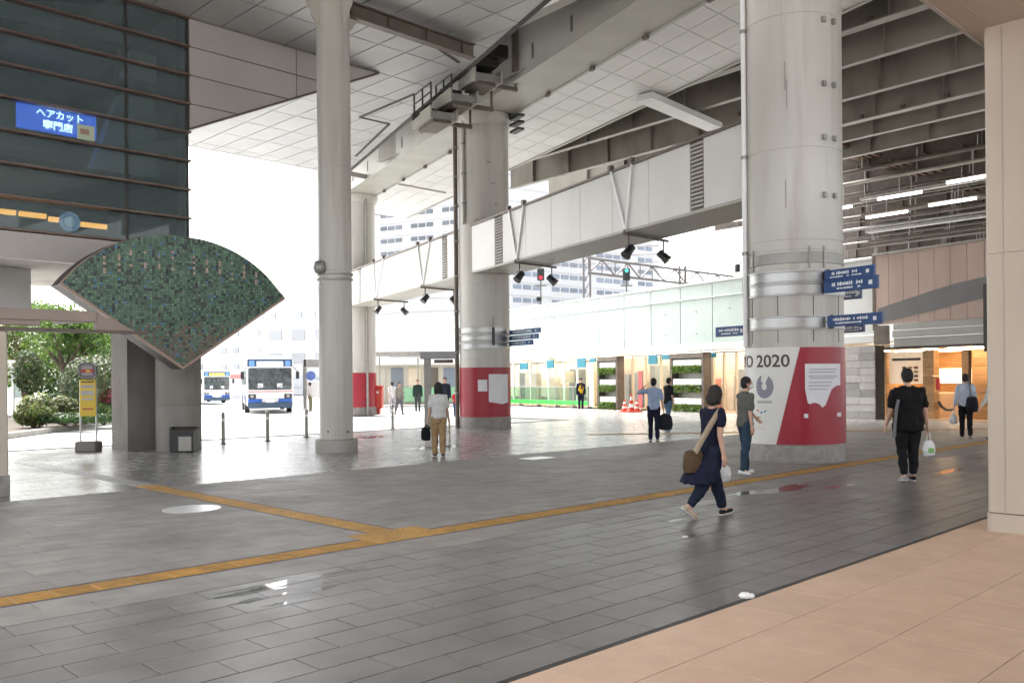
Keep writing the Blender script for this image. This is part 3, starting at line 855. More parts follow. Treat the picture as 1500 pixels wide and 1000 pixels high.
# ================================================================== BOX BEAM BETWEEN COLUMNS
ZB0, ZB1, BW = 5.27, 6.80, .72
fl = thing('white_box_beam', (A0 + B0) / 2 + UP * ZB0, 'white panelled box beam spanning from poster column to red wrapped column', 'beam', 'white box beams between the columns')
fr = thing('white_box_beam', (B0 + C0) / 2 + UP * ZB0, 'white panelled box beam spanning behind the red wrapped column to the far column', 'beam', 'white box beams between the columns')
def box_beam(root, P, Q, r0, r1):
    L = (Q - P).length; d = (Q - P).normalized(); n = KN
    s0_, s1_ = r0 - .33, L - r1 + .30
    mid = P + d * ((s0_ + s1_) / 2)
    MB().box(mid + UP * (ZB0 + ZB1) / 2, (s1_ - s0_) / 2 - .02, BW - .03, (ZB1 - ZB0) / 2 - .02, d, n).build('core', M['white_panel'], root)
    MB().box(mid + UP * (ZB0 - .02), (s1_ - s0_) / 2, BW, .03, d, n).build('underside', M['girder_paint'], root)
    MB().box(mid + UP * (ZB1 + .02), (s1_ - s0_) / 2, BW + .05, .03, d, n).build('top_rail', M['brown_steel'], root)
    # face panels
    louv = [(s0_ + 1.25, s0_ + 1.70), (s1_ - 2.3, s1_ - 1.75)] if root.name.endswith('beam') else [(s0_ + 1.0, s0_ + 1.45), (s1_ - 2.3, s1_ - 1.75)]
    edges = [s0_]
    s = s0_
    marks = sorted([x for l in louv for x in l])
    allx = sorted(set([s0_, s1_] + marks + [louv[0][1] + (louv[1][0] - louv[0][1]) * k / 6 for k in range(7)]))
    allx = [x for i, x in enumerate(allx) if i == 0 or x - allx[i - 1] > .05]
    for a_, b_ in zip(allx[:-1], allx[1:]):
        is_l = any(abs(a_ - l0) < .06 and abs(b_ - l1) < .12 for l0, l1 in louv)
        c_ = P + d * (a_ + b_) / 2 + n * (BW - .015) + UP * (ZB0 + ZB1) / 2
        if is_l:
            lv = MB().box(c_ - n * .01, (b_ - a_) / 2 - .01, .012, (ZB1 - ZB0) / 2 - .03, d, n).build('louvre', M['brown_steel'], root)
            me_ = None
            for q in range(16):
                zc = ZB0 + .09 + (ZB1 - ZB0 - .18) * q / 15
                MB().prism([P + d * (a_ + .02) + n * (BW - .012) + UP * (zc + .035), P + d * (a_ + .02) + n * (BW + .035) + UP * (zc - .02), P + d * (a_ + .02) + n * (BW - .012) + UP * (zc - .01)], d * (b_ - a_ - .04)).build('slat', M['white_panel'], lv)
        else:
            MB().bbox(c_, (b_ - a_) / 2 - .006, .014, (ZB1 - ZB0) / 2 - .012, .004, d, n).build('panel', M['white_panel'], root)
    return d, s0_, s1_
dAB, sa0, sa1 = box_beam(fl, A0, B0, rA, rB)
dBC, sb0, sb1 = box_beam(fr, B0, C0, rB, rB)
def strut_pair(root, px_top0, px_top1, px_bot):
    p0 = A0 + KN * (BW + .03)
    a_, b_, c_ = [on_plane(px, 400, p0, KN) for px in (px_top0, px_top1, px_bot)]
    for q in (a_, b_):
        w_ = MB().bar(Vector((q.x, q.y, ZB1 + .05)), Vector((c_.x, c_.y, ZB0 - .03)), .05, .05, KN).build('strut', M['white_paint'], root)
    for q in (a_, b_):
        MB().box(Vector((q.x, q.y, ZB1 + .09)), .06, .06, .07, K, KN).build('strut_cap', M['brown_steel'], root)
    return c_
lampbars = []
for root, t0, t1, b_ in ((fl, 896, 927, 917), (fl, 746, 768, 757), (fr, 612, 630, 619), (fr, 547, 562, 550)):
    lampbars.append((root, strut_pair(root, t0, t1, b_)))

# spotlights on bars under the beams
spot_names = ['nearest the poster column, its first lamp', 'nearest the poster column, its second lamp', 'beside the red wrapped column, its first lamp', 'beside the red wrapped column, its second lamp',
              'behind the red wrapped column, its first lamp', 'behind the red wrapped column, its second lamp', 'nearest the far column, its first lamp', 'nearest the far column, its second lamp']
def spotlight(p, aim, label):
    t = thing('spotlight', p, label, 'spotlight', 'black spotlights under the box beams')
    MB().bar(p, p - UP * .22, .035, .035).build('stem', M['black'], t)
    yk = MB(); side = aim.cross(UP).normalized(); h = p - UP * .38
    yk.bar(p - UP * .22 - side * .13, p - UP * .22 + side * .13, .03, .03)
    for s_ in (-1, 1): yk.bar(p - UP * .22 + side * .13 * s_, h + side * .13 * s_, .03, .012)
    yk.build('yoke', M['black'], t)
    hs = MB().cyl(h - aim * .16, h + aim * .12, .085, .12, n=16).build('housing', M['black'], t, auto=40)
    MB().cyl(h + aim * .12, h + aim * .16, .125, .135, n=16).build('lens_ring', M['dark_steel'], hs, auto=40)
    for k in range(3): MB().cyl(h - aim * (.15 - .04 * k), h - aim * (.135 - .04 * k), .10, n=16).build('cooling_fin', M['black'], hs, auto=40)
    return t
n_ = 0
for root, c_ in lampbars:
    p0 = Vector((c_.x, c_.y, ZB0 - .10)); p1 = p0 + U * 1.75
    MB().bar(p0 - U * .1, p1, .07, .06).build('lamp_bar', M['brown_steel'], root)
    MB().bar(p0 - U * .05, p0 - U * .05 + UP * .1, .05, .05).build('hanger', M['brown_steel'], root)
    for s_, aim in ((.12, Vector((-.55, -.35, -.75))), (1.55, Vector((.7, -.2, -.7)))):
        spotlight(p0 + U * s_ - UP * .03, aim.normalized(), 'black spotlight under the white box beam ' + spot_names[n_]); n_ += 1

# ================================================================== CEILINGS
ZC = 10.7
e1, e2 = on_z(802, 0, ZC), on_z(520, 243, ZC)
ed = (e2 - e1).normalized(); en = Vector((-ed.y, ed.x, 0))          # en points to the building side
e1u, enu = to_uv(e1), to_uv(en)
cl1 = struct_root('terminal_ceiling')
VF = 21.3; UB = 9.8; VEND = 32.8
PU, PV = .9, 1.8
def slab_poly(mb, poly, z, th):
    mb.prism([uv(a, b, z) for a, b in poly], UP * th)
full_me = None
back = MB()
region1 = [(e1u, enu)]
for poly in ([(-2, 5.0), (34, 5.0), (34, VF), (-2, VF)], [(UB, VF), (34, VF), (34, VEND), (UB, VEND)]):
    q = clip(poly, [(e1u, enu)])
    if q: slab_poly(back, q, ZC + .03, .25)
back.build('backing', M['seam'], cl1)
seam = .016
for i in range(-2, 40):
    for j in range(-7, 7):
        a, b = UB - PU * 6 + PU * i, VF + PV * j
        poly = [(a + seam, b + seam), (a + PU - seam, b + seam), (a + PU - seam, b + PV - seam), (a + seam, b + PV - seam)]
        if j >= 0 and a < UB - .01: continue
        c = uv(a + PU / 2, b + PV / 2)
        if c.y < 17: continue
        px = 750 + c.x / c.y * FPX
        if px < 200 or px > 860: continue
        q = clip(poly, [(e1u, enu), ((0, VEND), (0, -1))])
        if not q or area2(q) < .05: continue
        if len(q) == 4 and abs(area2(q) - (PU - 2 * seam) * (PV - 2 * seam)) < 1e-4:
            if full_me is None:
                mb = MB(); mb.bbox((0, 0, 0), (PU - 2 * seam) / 2, (PV - 2 * seam) / 2, .02, .006, U, V)
                full_me = bpy.data.meshes.new('ceiling_panel'); full_me.from_pydata([tuple(p) for p in mb.v], [], mb.f); full_me.materials.append(M['ceiling_panel'])
            o = piece('panel', full_me, cl1, c + UP * (ZC + .008))
            o.rotation_euler = (random.uniform(-1, 1) * .003, random.uniform(-1, 1) * .003, 0)
        else:
            mb = MB(); slab_poly(mb, q, ZC - .01, .035); mb.build('panel', M['ceiling_panel'], cl1)
# plain sheet over the part outside the picture
rest_c = MB()
for poly in ([(-2, 5.0), (34, 5.0), (34, 12), (-2, 12)],):
    q = clip(poly, [(e1u, enu)])
    slab_poly(rest_c, q, ZC + .005, .02)
rest_c.build('plain_sheet', M['ceiling_panel'], cl1)
# edge trims
tr = MB(); tr.bar(e1 - ed * 8 + UP * .05, e2 + ed * 2 + UP * .05, .14, .16); tr.build('edge_trim', M['seam'], cl1)
tr = MB(); tr.box(uv((UB + 34) / 2 - 6, VEND + .06, ZC + .08), (34 - UB) / 2, .05, .1, U, V); tr.build('edge_trim', M['soffit_panel'], cl1)
# slots in the ceiling
for pts in ([(527, 172), (607, 138)], [(527, 172), (570, 182), (521, 229)], [(640, 70), (672, 92)]):
    for p, q in zip(pts[:-1], pts[1:]):
        MB().bar(on_z(p[0], p[1], ZC - .02), on_z(q[0], q[1], ZC - .02), .09, .03).build('slot', M['seam'], cl1)

# hanging gable of grey panels beside the building
gab = thing('panelled_gable', uv(UB, VF, 8), 'grey metal panelled gable hanging from the ceiling beside the glass building', 'gable')
tipu = to_uv(on_z(561, 103, ZC))[0]
zl = EYE + 22 * (561 - 188) / FPX
levels = [zl, 8.55, 9.26, 9.97, ZC - .03]
useams = [UB + .03, UB + 3.05, tipu]
def gz(u_): return zl + (ZC - zl) * (u_ - UB) / (tipu - UB)
for z0, z1 in zip(levels[:-1], levels[1:]):
    for u0, u1 in zip(useams[:-1], useams[1:]):
        p = [(u0 + .012, z0 + .012), (u1 - .012, z0 + .012), (u1 - .012, z1 - .012), (u0 + .012, z1 - .012)]
        nn = Vector((zl - ZC, tipu - UB)).normalized()
        q = clip(p, [((UB, zl), (nn.x, nn.y))])
        if q and area2(q) > .01:
            MB().prism([uv(a, VF - .02, b) for a, b in q], V * .03).build('panel', M['soffit_panel'], gab)
q = [(UB, zl), (tipu, ZC - .02), (UB, ZC - .02)]
MB().prism([uv(a, VF + .015, b) for a, b in q], V * .25).build('backing', M['seam'], gab)
MB().bar(uv(UB, VF + .1, zl - .02), uv(tipu, VF + .1, ZC - .04), .30, .05).build('edge_trim', M['brown_steel'], gab)

# brown tie beam from the slim column to the girder
tb = thing('tie_beam', T0 + UP * 10.3, 'brown steel tie beam under the ceiling running from the slim column to the girder', 'beam')
p0, p1 = T0 + U * .38 + UP * 10.42, T0 + U * 4.4 + UP * 10.42
MB().bar(p0, p1, .05, .30).build('web', M['brown_steel'], tb)
for z_ in (-.17, .17): MB().bar(p0 + UP * z_, p1 + UP * z_, .22, .035).build('flange', M['brown_steel'], tb)
for t in (.1, 1.2, 2.4, 3.6): MB().bar(T0 + U * (.38 + t) + UP * 10.26, T0 + U * (.38 + t) + UP * 10.58, .18, .03, U).build('stiffener', M['brown_steel'], tb)

# ---- panelled ceiling beyond the girder
cl2 = struct_root('strip_ceiling')
Z2 = 10.74
def kn(s, w): return A0 + K * s - KN * w               # s along the columns, w away from the camera side
S0_, S1_, WA, WB = -14, 33.6, .78, 4.35
MB().prism([kn(S0_, WA) + UP * (Z2 + .035), kn(S1_, WA) + UP * (Z2 + .035), kn(S1_, WB) + UP * (Z2 + .035), kn(S0_, WB) + UP * (Z2 + .035)], UP * .12).build('backing', M['seam'], cl2)
U2 = U
step_k, nrow = 1.2, 4
sw = (WB - WA) / nrow
shear = U2.dot(K) / U2.dot(-KN)                        # joints run parallel to the paving
for i in range(-10, 44):
    for j in range(nrow):
        w0, w1 = WA + sw * j + .012, WA + sw * (j + 1) - .012
        a0, a1 = i * step_k + .012, (i + 1) * step_k - .012
        q = [(a0 + shear * w0, w0), (a1 + shear * w0, w0), (a1 + shear * w1, w1), (a0 + shear * w1, w1)]
        c = kn(q[0][0], q[0][1])
        if c.y < 17 or c.y > 62 or q[0][0] < S0_ or q[1][0] > S1_: continue
        MB().prism([kn(*p) + UP * Z2 for p in q], UP * .02).build('panel', M['white_panel'], cl2)
MB().bar(kn(S0_, WB + .05) + UP * (Z2 + .06), kn(S1_, WB + .05) + UP * (Z2 + .06), .10, .2).build('edge_trim', M['girder_paint'], cl2)

# deck over the girder that closes the gaps above
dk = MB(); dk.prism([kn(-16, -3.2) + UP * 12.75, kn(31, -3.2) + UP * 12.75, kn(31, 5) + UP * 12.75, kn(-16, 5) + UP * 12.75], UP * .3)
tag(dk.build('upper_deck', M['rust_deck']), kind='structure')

# cross beam between the strip ceiling and the box beam
p0, p1 = on_z(945, 147, 10.5), on_z(1046, 190, 10.5)
dirx = U; 
xb = thing('cross_beam', p0, 'short pale cross beam between the panelled strip ceiling and the viaduct girders', 'beam')
MB().box((p0 + p1) / 2 + UP * .1, (p1 - p0).length / 2 + .05, .30, .10, (p1 - p0).normalized(), Vector((-(p1 - p0).y, (p1 - p0).x, 0)).normalized()).build('box', M['white_panel'], xb)
MB().bar(p1, p1 - UP * 1.3, .06, .06).build('hanger', M['white_panel'], xb)

# ================================================================== VIADUCT STEELWORK
via = thing('railway_viaduct', at(1228, 200, 30) * 1.0, 'dark steel plate girders of the railway viaduct overhead behind the poster column', 'viaduct')
ZV = 10.85
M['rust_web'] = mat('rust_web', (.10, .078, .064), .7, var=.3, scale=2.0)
VMAX = 30.5
gd = [16.2, 18.8, 21.4, 24.0, 26.6, 29.8, 32.7, 35.0, 37.7, 40.4, 43.2, 46.0, 49.0, 52.5, 56.5, 60.5, 65.0, 70.0]
for gi, d_ in enumerate(gd):
    p = at(1228, 300, d_); p.z = 0
    # left end at the strip ceiling, or at the open end of the deck
    s_max = ((A0 - p).dot(-KN) + 4.45 ) / G.dot(-KN)
    s_v = (VMAX - p.dot(V)) / G.dot(V)
    s1 = min(s_max, s_v) if s_max > 0 else s_v
    if d_ > 39: s1 = max(-16 if s1 < -16 else s1, .3)
    s0 = -24
    if s1 < -20: continue
    hw_ = 1.68 if d_ < 39 else 1.15
    a_, b_ = p + G * s0, p + G * s1
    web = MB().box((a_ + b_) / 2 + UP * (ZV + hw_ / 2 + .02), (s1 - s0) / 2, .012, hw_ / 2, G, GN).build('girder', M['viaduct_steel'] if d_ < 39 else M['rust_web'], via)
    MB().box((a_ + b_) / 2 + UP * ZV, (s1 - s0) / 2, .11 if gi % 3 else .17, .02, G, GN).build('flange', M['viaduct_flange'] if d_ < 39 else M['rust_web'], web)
    for k in range(int((s1 - s0) / 2.4)):
        c_ = a_ + G * (2.4 * k + .9)
        px = 750 + c_.x / max(c_.y, 1) * FPX
        if 700 < px < 1520: MB().box(c_ + GN * .08 + UP * (ZV + hw_ / 2 + .02), .012, .07, hw_ / 2 - .01, G, GN).build('stiffener', M['viaduct_steel'], web)
    if gi % 3 == 0:
        for k in range(int((s1 - s0) / 1.5)):
            c_ = a_ + G * (1.5 * k + .5)
            px = 750 + c_.x / max(c_.y, 1) * FPX
            if 740 < px < 1460: MB().box(c_ + GN * .12 + UP * (ZV + .09), .06, .06, .07, G, GN).build('bracket', M['brown_steel'], web)
DK = 12.58
def zz(p): return Vector((p.x, p.y, DK))
q0 = at(1222, 400, 40.0); qd = hdir(21.5)
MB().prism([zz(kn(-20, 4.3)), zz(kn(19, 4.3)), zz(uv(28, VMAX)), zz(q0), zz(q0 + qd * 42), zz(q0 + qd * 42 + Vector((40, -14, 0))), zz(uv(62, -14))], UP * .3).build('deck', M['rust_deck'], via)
# cross ties, pipes and cable trays under the deck
random.seed(5)
for k in range(9):
    c_ = at(1180 + 40 * k, 280, 36 + 1.4 * k); c_.z = 11.3
    MB().bar(c_ - U * 5, c_ + U * 7, .12, .14).build('cross_tie', mat('rust_tie', (.16, .10, .07), .7, var=.3), via)
for k in range(9):
    c_ = at(1330, 300, 37.0 + 2.4 * k); c_.z = 10.45 + .25 * random.random()
    MB().cyl(c_ - G * 14, c_ + G * 9, random.choice([.04, .06, .09]), n=10).build('pipe', random.choice([M['grey_steel'], M['rust_web'], M['viaduct_steel']]), via, auto=40)
    for q in range(8):
        h_ = c_ + G * (-10 + 2.4 * q)
        MB().bar(h_, Vector((h_.x, h_.y, 11.1)), .03, .03).build('hanger', M['grey_steel'], via)
for k in range(9):
    c_ = at(1320, 330, 42 + 2.6 * k); c_.z = 10.1 - .08 * k + .3 * random.random()
    MB().box(c_ - G * 8, 10, .14 + .1 * (k % 2), .07, G, GN).build('cable_tray', M['rust_web'] if k % 3 else M['grey_steel'], via)
    for q in range(9):
        h_ = c_ + G * (-12 + 2.3 * q)
        MB().bar(h_, Vector((h_.x, h_.y, 11.0)), .035, .035).build('hanger', M['grey_steel'], via)
# lit tubes
for (x0, y0, x1, y1, d_) in ((1387, 268, 1433, 256, 37.5), (1286, 292, 1326, 281, 41), (1361, 301, 1402, 292, 42.5), (1269, 319, 1307, 310, 45.5), (1225, 306, 1240, 302, 42.5), (1062, 325, 1088, 317, 46), (1030, 347, 1052, 341, 52)):
    p = at(x0, y0, d_); q = p - G * .0
    L_ = (x1 - x0) / FPX * d_ / .62
    t = thing('tube_lamp', p, {1387: 'lit tube lamp under the viaduct nearest the beige pillar, highest of all', 1286: 'lit tube lamp under the viaduct second highest, left of the highest',
        1361: 'lit tube lamp under the viaduct just below the highest one', 1269: 'lowest lit tube lamp under the viaduct right of the poster column',
        1225: 'lit tube lamp half hidden by the right edge of the poster column', 1062: 'lit tube lamp just left of the poster column', 1030: 'small far tube lamp left of the poster column under the beam'}[x0], 'lamp', 'lit tube lamps under the viaduct')
    MB().cyl(p, p - G * L_, .06, n=10).build('tube', M['lamp_white'], t, auto=40)
    MB().box(p - G * L_ / 2 + UP * .09, L_ / 2 + .05, .09, .025, G, GN).build('batten', M['viaduct_flange'], t)
    MB().bar(p - G * L_ / 2 + UP * .11, Vector(((p - G * L_ / 2).x, (p - G * L_ / 2).y, 10.9)), .03, .03).build('hanger', M['grey_steel'], t)

# ================================================================== GLASS BUILDING
bl = thing('glass_building', uv(UB, VF, 0), 'dark glass fronted building with copper coloured horizontal fins above the fan sign', 'building')
Zb0 = 4.98; PITCH = .71
M['pane'] = glass_mat('curtain_glass', (.46, .54, .55), 1.5, .015, add=.0, veil=(.20, .265, .28), veil_amt=.40)
M['inner_wall'] = mat('inner_wall', (.16, .21, .21), .8, var=.2, scale=.8)
M['inner_slab'] = mat('inner_slab', (.40, .43, .40), .8, var=.1)
M['inner_dark'] = mat('inner_dark', (.035, .045, .05), .8, var=.2)
mull = [UB - 1.49 * k for k in range(9)]
nrows = 8
pane_me = None
for i in range(len(mull) - 1):
    u1, u0 = mull[i], mull[i + 1]
    for j in range(nrows):
        z0 = Zb0 + .05 + PITCH * j; z1 = min(Zb0 + PITCH * (j + 1) - .05, ZC + .2)
        c = uv((u0 + u1) / 2, VF + .06, (z0 + z1) / 2)
        if pane_me is None:
            mb = MB(); mb.box((0, 0, 0), 1.49 / 2 - .002, .006, (PITCH - .06) / 2, U, V)
            pane_me = bpy.data.meshes.new('pane'); pane_me.from_pydata([tuple(p) for p in mb.v], [], mb.f); pane_me.materials.append(M['pane'])
        o = piece('pane', pane_me, bl, c)
        o.rotation_euler = (random.uniform(-1, 1) * .002, random.uniform(-1, 1) * .002, random.uniform(-1, 1) * .003)
for j in range(nrows + 1):
    z_ = Zb0 + PITCH * j
    if z_ > ZC: break
    MB().bbox(uv((mull[0] + mull[-1]) / 2, VF - .02, z_), (mull[0] - mull[-1]) / 2 + .03, .10, .025, .008, U, V).build('fin', M['copper_fin'], bl)
for u_ in mull[:2] + mull[3:]:
    MB().box(uv(u_, VF + .09, (Zb0 + ZC) / 2), .022, .06, (ZC - Zb0) / 2, U, V).build('mullion', M['dark_steel'], bl)
# inside
MB().box(uv((mull[0] + mull[-1]) / 2, VF + 4.2, 7.8), 6.2, .1, 3.2, U, V).build('back_wall', M['inner_wall'], bl)
MB().box(uv(UB - .1, VF + 2.2, 7.8), .1, 2.0, 3.2, U, V).build('end_wall', M['inner_wall'], bl)
MB().box(uv(4, VF + 2.2, 6.45), 5.6, 2.0, .16, U, V).build('floor_slab', M['inner_dark'], bl)
MB().box(uv(3.4, VF + 2.4, 9.55), 5.0, 1.8, .22, U, V).build('floor_slab', M['inner_slab'], bl)
MB().box(uv(4, VF + 2.2, ZC + .3), 5.8, 2.1, .2, U, V).build('roof_slab', M['inner_dark'], bl)
MB().prism([uv(7.65, VF + .5, 6.62), uv(9.2, VF + .5, 6.62), uv(9.2, VF + .5, 8.60), uv(8.35, VF + .5, 8.60)], V * .4).build('stair_side', mat('stair_side', (.75, .85, .85), .7, var=.08), bl)
MB().prism([uv(8.35, VF + .3, 8.95), uv(9.15, VF + .3, 8.95), uv(9.15, VF + .3, 9.65), uv(8.55, VF + .3, 9.65)], V * .3).build('stair_side', MATS['stair_side'], bl)
MB().prism([uv(4.5, VF + 1.8, 9.1), uv(7.9, VF + 1.8, 7.9), uv(8.1, VF + 1.8, 8.25), uv(6.2, VF + 1.8, 9.3)], V * .3).build('stair_soffit', M['inner_dark'], bl)
pq = [on_plane(x_, y_, uv(0, VF + .45), V) for x_, y_ in ((-60, -6), (178, 10), (178, 63), (-60, 12))]
MB().prism(pq, V * .1).build('bright_painted_ceiling', mat('inner_pale', (.75, .80, .70), .7, var=.15, scale=.6), bl)  # upright pale panel: the ceiling's lit look is put into its colour
for z_ in (10.05, 10.2): MB().box(uv(5.6, VF + 1.4, z_), 2.1, .02, .05, U, V).build('handrail', M['inner_slab'], bl)
# soffit fascia, underside and lower recessed wall
MB().box(uv(3.7, VF - .0, 4.64), 6.1, .1, .29, U, V).build('fascia', M['soffit_panel'], bl)
MB().box(uv(3.7, VF + 3.0, 4.50), 6.1, 2.9, .1, U, V).build('underside', M['concrete'], bl)
for k in range(3):
    MB().bbox(uv(5.9 - 1.9 * k, VF + 2.2, 3.78), .93, .05, .66, .01, U, V).build('silver_panel', M['white_panel'], bl)
# two supporting piers; their backlit shade is put into darker concretes
M['pier_concrete'] = mat('pier_concrete', (.24, .22, .20), .8, var=.2, scale=1.8, bump=.15, bscale=25, dirt=(.11, .10, .09), dscale=.9, damt=.6, streak=.3)
MB().box(uv(*to_uv(at(205, 600, 22.1)), 2.2), .5, .5, 2.22, U, V).build('pier', M['dark_concrete'], bl)
pr = at(262, 640, 21.75); pr.z = 0
MB().lathe(pr, [(.53, 0), (.53, 1.05), (.524, 1.06), (.524, 1.07), (.53, 1.08), (.53, 2.1), (.524, 2.11), (.524, 2.12), (.53, 2.13), (.53, 4.45)], 40).build('pier', M['pier_concrete'], bl, auto=40)
# sign with lettering and lit strips behind the glass
pl = uv(UB, VF + .35, 0)
def bpt(px, py): return on_plane(px, py, pl, V)
sq = [bpt(25, 152), bpt(141, 170), bpt(141, 205), bpt(25, 186)]
zt, zb_ = 7.56 + .34, 7.02 + .0
sgn = thing('shop_sign', sq[0], 'lit blue sign with white Japanese lettering behind the dark glass', 'sign')
u0, u1 = sq[0].dot(U), sq[1].dot(U)
zt = (sq[0].z + sq[1].z) / 2; zb_ = (sq[2].z + sq[3].z) / 2
M['sign_lit'] = mat('lit_blue', (.03, .08, .40), .5, var=.15, scale=1.5, emit=(.035, .11, .55), estr=1.0)
M['letters_lit'] = mat('lit_letters', (.8, .85, .85), .5, emit=(.85, .95, .9), estr=1.3)
MB().bbox(uv((u0 + u1) / 2, VF + .40, (zt + zb_) / 2), (u1 - u0) / 2, .05, (zt - zb_) / 2, .01, U, V).build('board', M['sign_lit'], sgn)
def flat_text(body, size, c, ex, ey, m, root, align='CENTER', bold=0.0, sx=1.0, name='lettering'):
    vs, fs = text_mesh(body, size, .004, align, bold)
    n = ex.cross(ey)
    return MB().add([Vector(c) + ex * (p.x * sx) + ey * p.y + n * p.z for p in vs], fs).build(name, m, root)
flat_text('ヘアカット', .205, uv(u0 + (u1 - u0) * .53, VF + .34, zb_ + (zt - zb_) * .74), U, UP, M['letters_lit'], sgn, bold=.006)
flat_text('専門店', .215, uv(u0 + (u1 - u0) * .50, VF + .34, zb_ + (zt - zb_) * .27), U, UP, M['letters_lit'], sgn, bold=.008)
MB().box(uv(u0 + (u1 - u0) * .86, VF + .345, zb_ + (zt - zb_) * .25), .19, .01, .17, U, V).build('price_tile', mat('price_tile', (.6, .5, .35), .6, emit=(.7, .55, .35), estr=.5), sgn)
MB().box(uv(u0 + (u1 - u0) * .84, VF + .333, zb_ + (zt - zb_) * .27), .10, .004, .06, U, V).build('price_mark', mat('price_mark', (.5, .1, .05), .6, emit=(.55, .16, .08), estr=.4), sgn)
for k, (x0, x1, y0, y1) in enumerate(((0, 33, 303, 308), (38, 78, 307, 314), (82, 121, 312, 325), (129, 168, 324, 329))):
    a_, b_ = bpt(x0, y0), bpt(x1, y1)
    t = thing('shop_lamp', a_, ['first', 'second', 'third', 'fourth'][k] + ' glowing amber light strip from the left inside the lower glass storey', 'lamp', 'amber light strips behind the glass')
    MB().bbox((a_ + b_) / 2 + V * .5, (b_ - a_).dot(U) / 2, .05, .055, .01, U, V).build('strip', M['lamp_warm'], t)
    MB().bar(a_ + V * .5 + UP * .05, a_ + V * .5 + UP * .6, .015, .015).build('cable', M['dark_steel'], t)
    MB().bar(b_ + V * .5 + UP * .05, b_ + V * .5 + UP * .6, .015, .015).build('cable', M['dark_steel'], t)
dc = bpt(102, 325)
rs = thing('round_sign', dc, 'round pale blue shop emblem disc behind the lower glass storey', 'sign')
mb = MB(); cc = dc - V * .02
mb.v = [cc + U * math.cos(i / 32 * 6.2832) * .23 + UP * math.sin(i / 32 * 6.2832) * .23 for i in range(32)]; mb.f = [tuple(range(32))]
vs0 = list(mb.v); mb = MB(); mb.prism(vs0, V * .04)
disc = mb.build('disc', mat('disc_blue', (.16, .30, .55), .5, emit=(.16, .30, .55), estr=.22), rs)
rg = MB()
for i in range(24):
    a0, a1 = i / 24 * 6.2832, (i + .6) / 24 * 6.2832
    rg.add([cc - V * .006 + U * math.cos(a) * r_ + UP * math.sin(a) * r_ for r_, a in ((.17, a0), (.215, a0), (.215, a1), (.17, a1))], [(0, 1, 2, 3)])
tag(rg.build('ring_marks', mat('disc_pale', (.5, .65, .75), .5, emit=(.5, .65, .75), estr=.25), rs), kind='stuff')
rg = MB(); rg.v = [cc - V * .007 + U * math.cos(i / 20 * 6.2832) * .12 + UP * math.sin(i / 20 * 6.2832) * .12 for i in range(20)]; rg.f = [tuple(range(20))]
rg.build('centre_field', MATS['disc_pale'], rs)

# meter cabinet at the foot of the round pier
cb = at(271, 645, 21.05); cb.z = 0
mc_ = thing('meter_cabinet', cb, 'small black cabinet with pale front door at the foot of the round concrete pier', 'cabinet')
MB().bbox(cb + UP * .24, .25, .16, .24, .015).build('body', M['black'], mc_)
MB().prism([cb + Vector((-.28, -.19, .46)), cb + Vector((.28, -.19, .46)), cb + Vector((.28, .17, .53)), cb + Vector((-.28, .17, .53))], UP * .06).build('lid', M['dark_steel'], mc_)
MB().bbox(cb + Vector((.06, -.168, .20)), .15, .012, .17, .006).build('door', M['concrete'], mc_)
MB().box(cb + Vector((-.28, -.05, .3)), .03, .1, .3).build('side_post', M['black'], mc_)

# ================================================================== FAN SIGN
FV = 19.55
fc = to_uv(on_plane(268, 541, uv(0, FV), V)); fz = on_plane(268, 541, uv(0, FV), V).z
fan = bpy.data.objects.new('fan_sign', None); col.objects.link(fan)
fan.location = uv(fc[0], FV, 0); fan.rotation_euler = (0, 0, math.atan2(U.y, U.x)); fan['o'] = [0, 0, 0]
tag(fan, 'huge green mosaic sign shaped like an open folding fan beside the concrete piers', 'sign')
RF, HA = 3.12, R(56.2)
def fan_pts(r, y, n=40, ha=HA, z_off=0.0):
    pts = [Vector((0, y, fz + z_off))]
    for i in range(n + 1):
        a = -ha + 2 * ha * i / n
        rr = r * (1 - .045 * (1 - abs(a) / ha))
        pts.append(Vector((math.sin(a) * rr, y, fz + z_off + math.cos(a) * rr)))
    return pts
m = bpy.data.materials.new('fan_mosaic'); m.use_nodes = True
nt = m.node_tree; N, L = nt.nodes, nt.links; b = N['Principled BSDF']
tc = N.new('ShaderNodeTexCoord'); sep = N.new('ShaderNodeSeparateXYZ'); L.new(tc.outputs['Object'], sep.inputs[0])
CELL = .062
cells, fracs = [], []
for ax in ('X', 'Z'):
    dv = N.new('ShaderNodeMath'); dv.operation = 'DIVIDE'; dv.inputs[1].default_value = CELL; L.new(sep.outputs[ax], dv.inputs[0])
    fl_ = N.new('ShaderNodeMath'); fl_.operation = 'FLOOR'; L.new(dv.outputs[0], fl_.inputs[0]); cells.append(fl_)
    fr_ = N.new('ShaderNodeMath'); fr_.operation = 'FRACT'; L.new(dv.outputs[0], fr_.inputs[0])
    s1 = N.new('ShaderNodeMath'); s1.operation = 'SUBTRACT'; s1.inputs[1].default_value = .5; L.new(fr_.outputs[0], s1.inputs[0])
    ab = N.new('ShaderNodeMath'); ab.operation = 'ABSOLUTE'; L.new(s1.outputs[0], ab.inputs[0]); fracs.append(ab)
cmb = N.new('ShaderNodeCombineXYZ'); L.new(cells[0].outputs[0], cmb.inputs[0]); L.new(cells[1].outputs[0], cmb.inputs[2])
wn_ = N.new('ShaderNodeTexWhiteNoise'); L.new(cmb.outputs[0], wn_.inputs['Vector'])
big = N.new('ShaderNodeTexNoise'); big.inputs['Scale'].default_value = .085; big.inputs['Detail'].default_value = 3; L.new(cmb.outputs[0], big.inputs['Vector'])
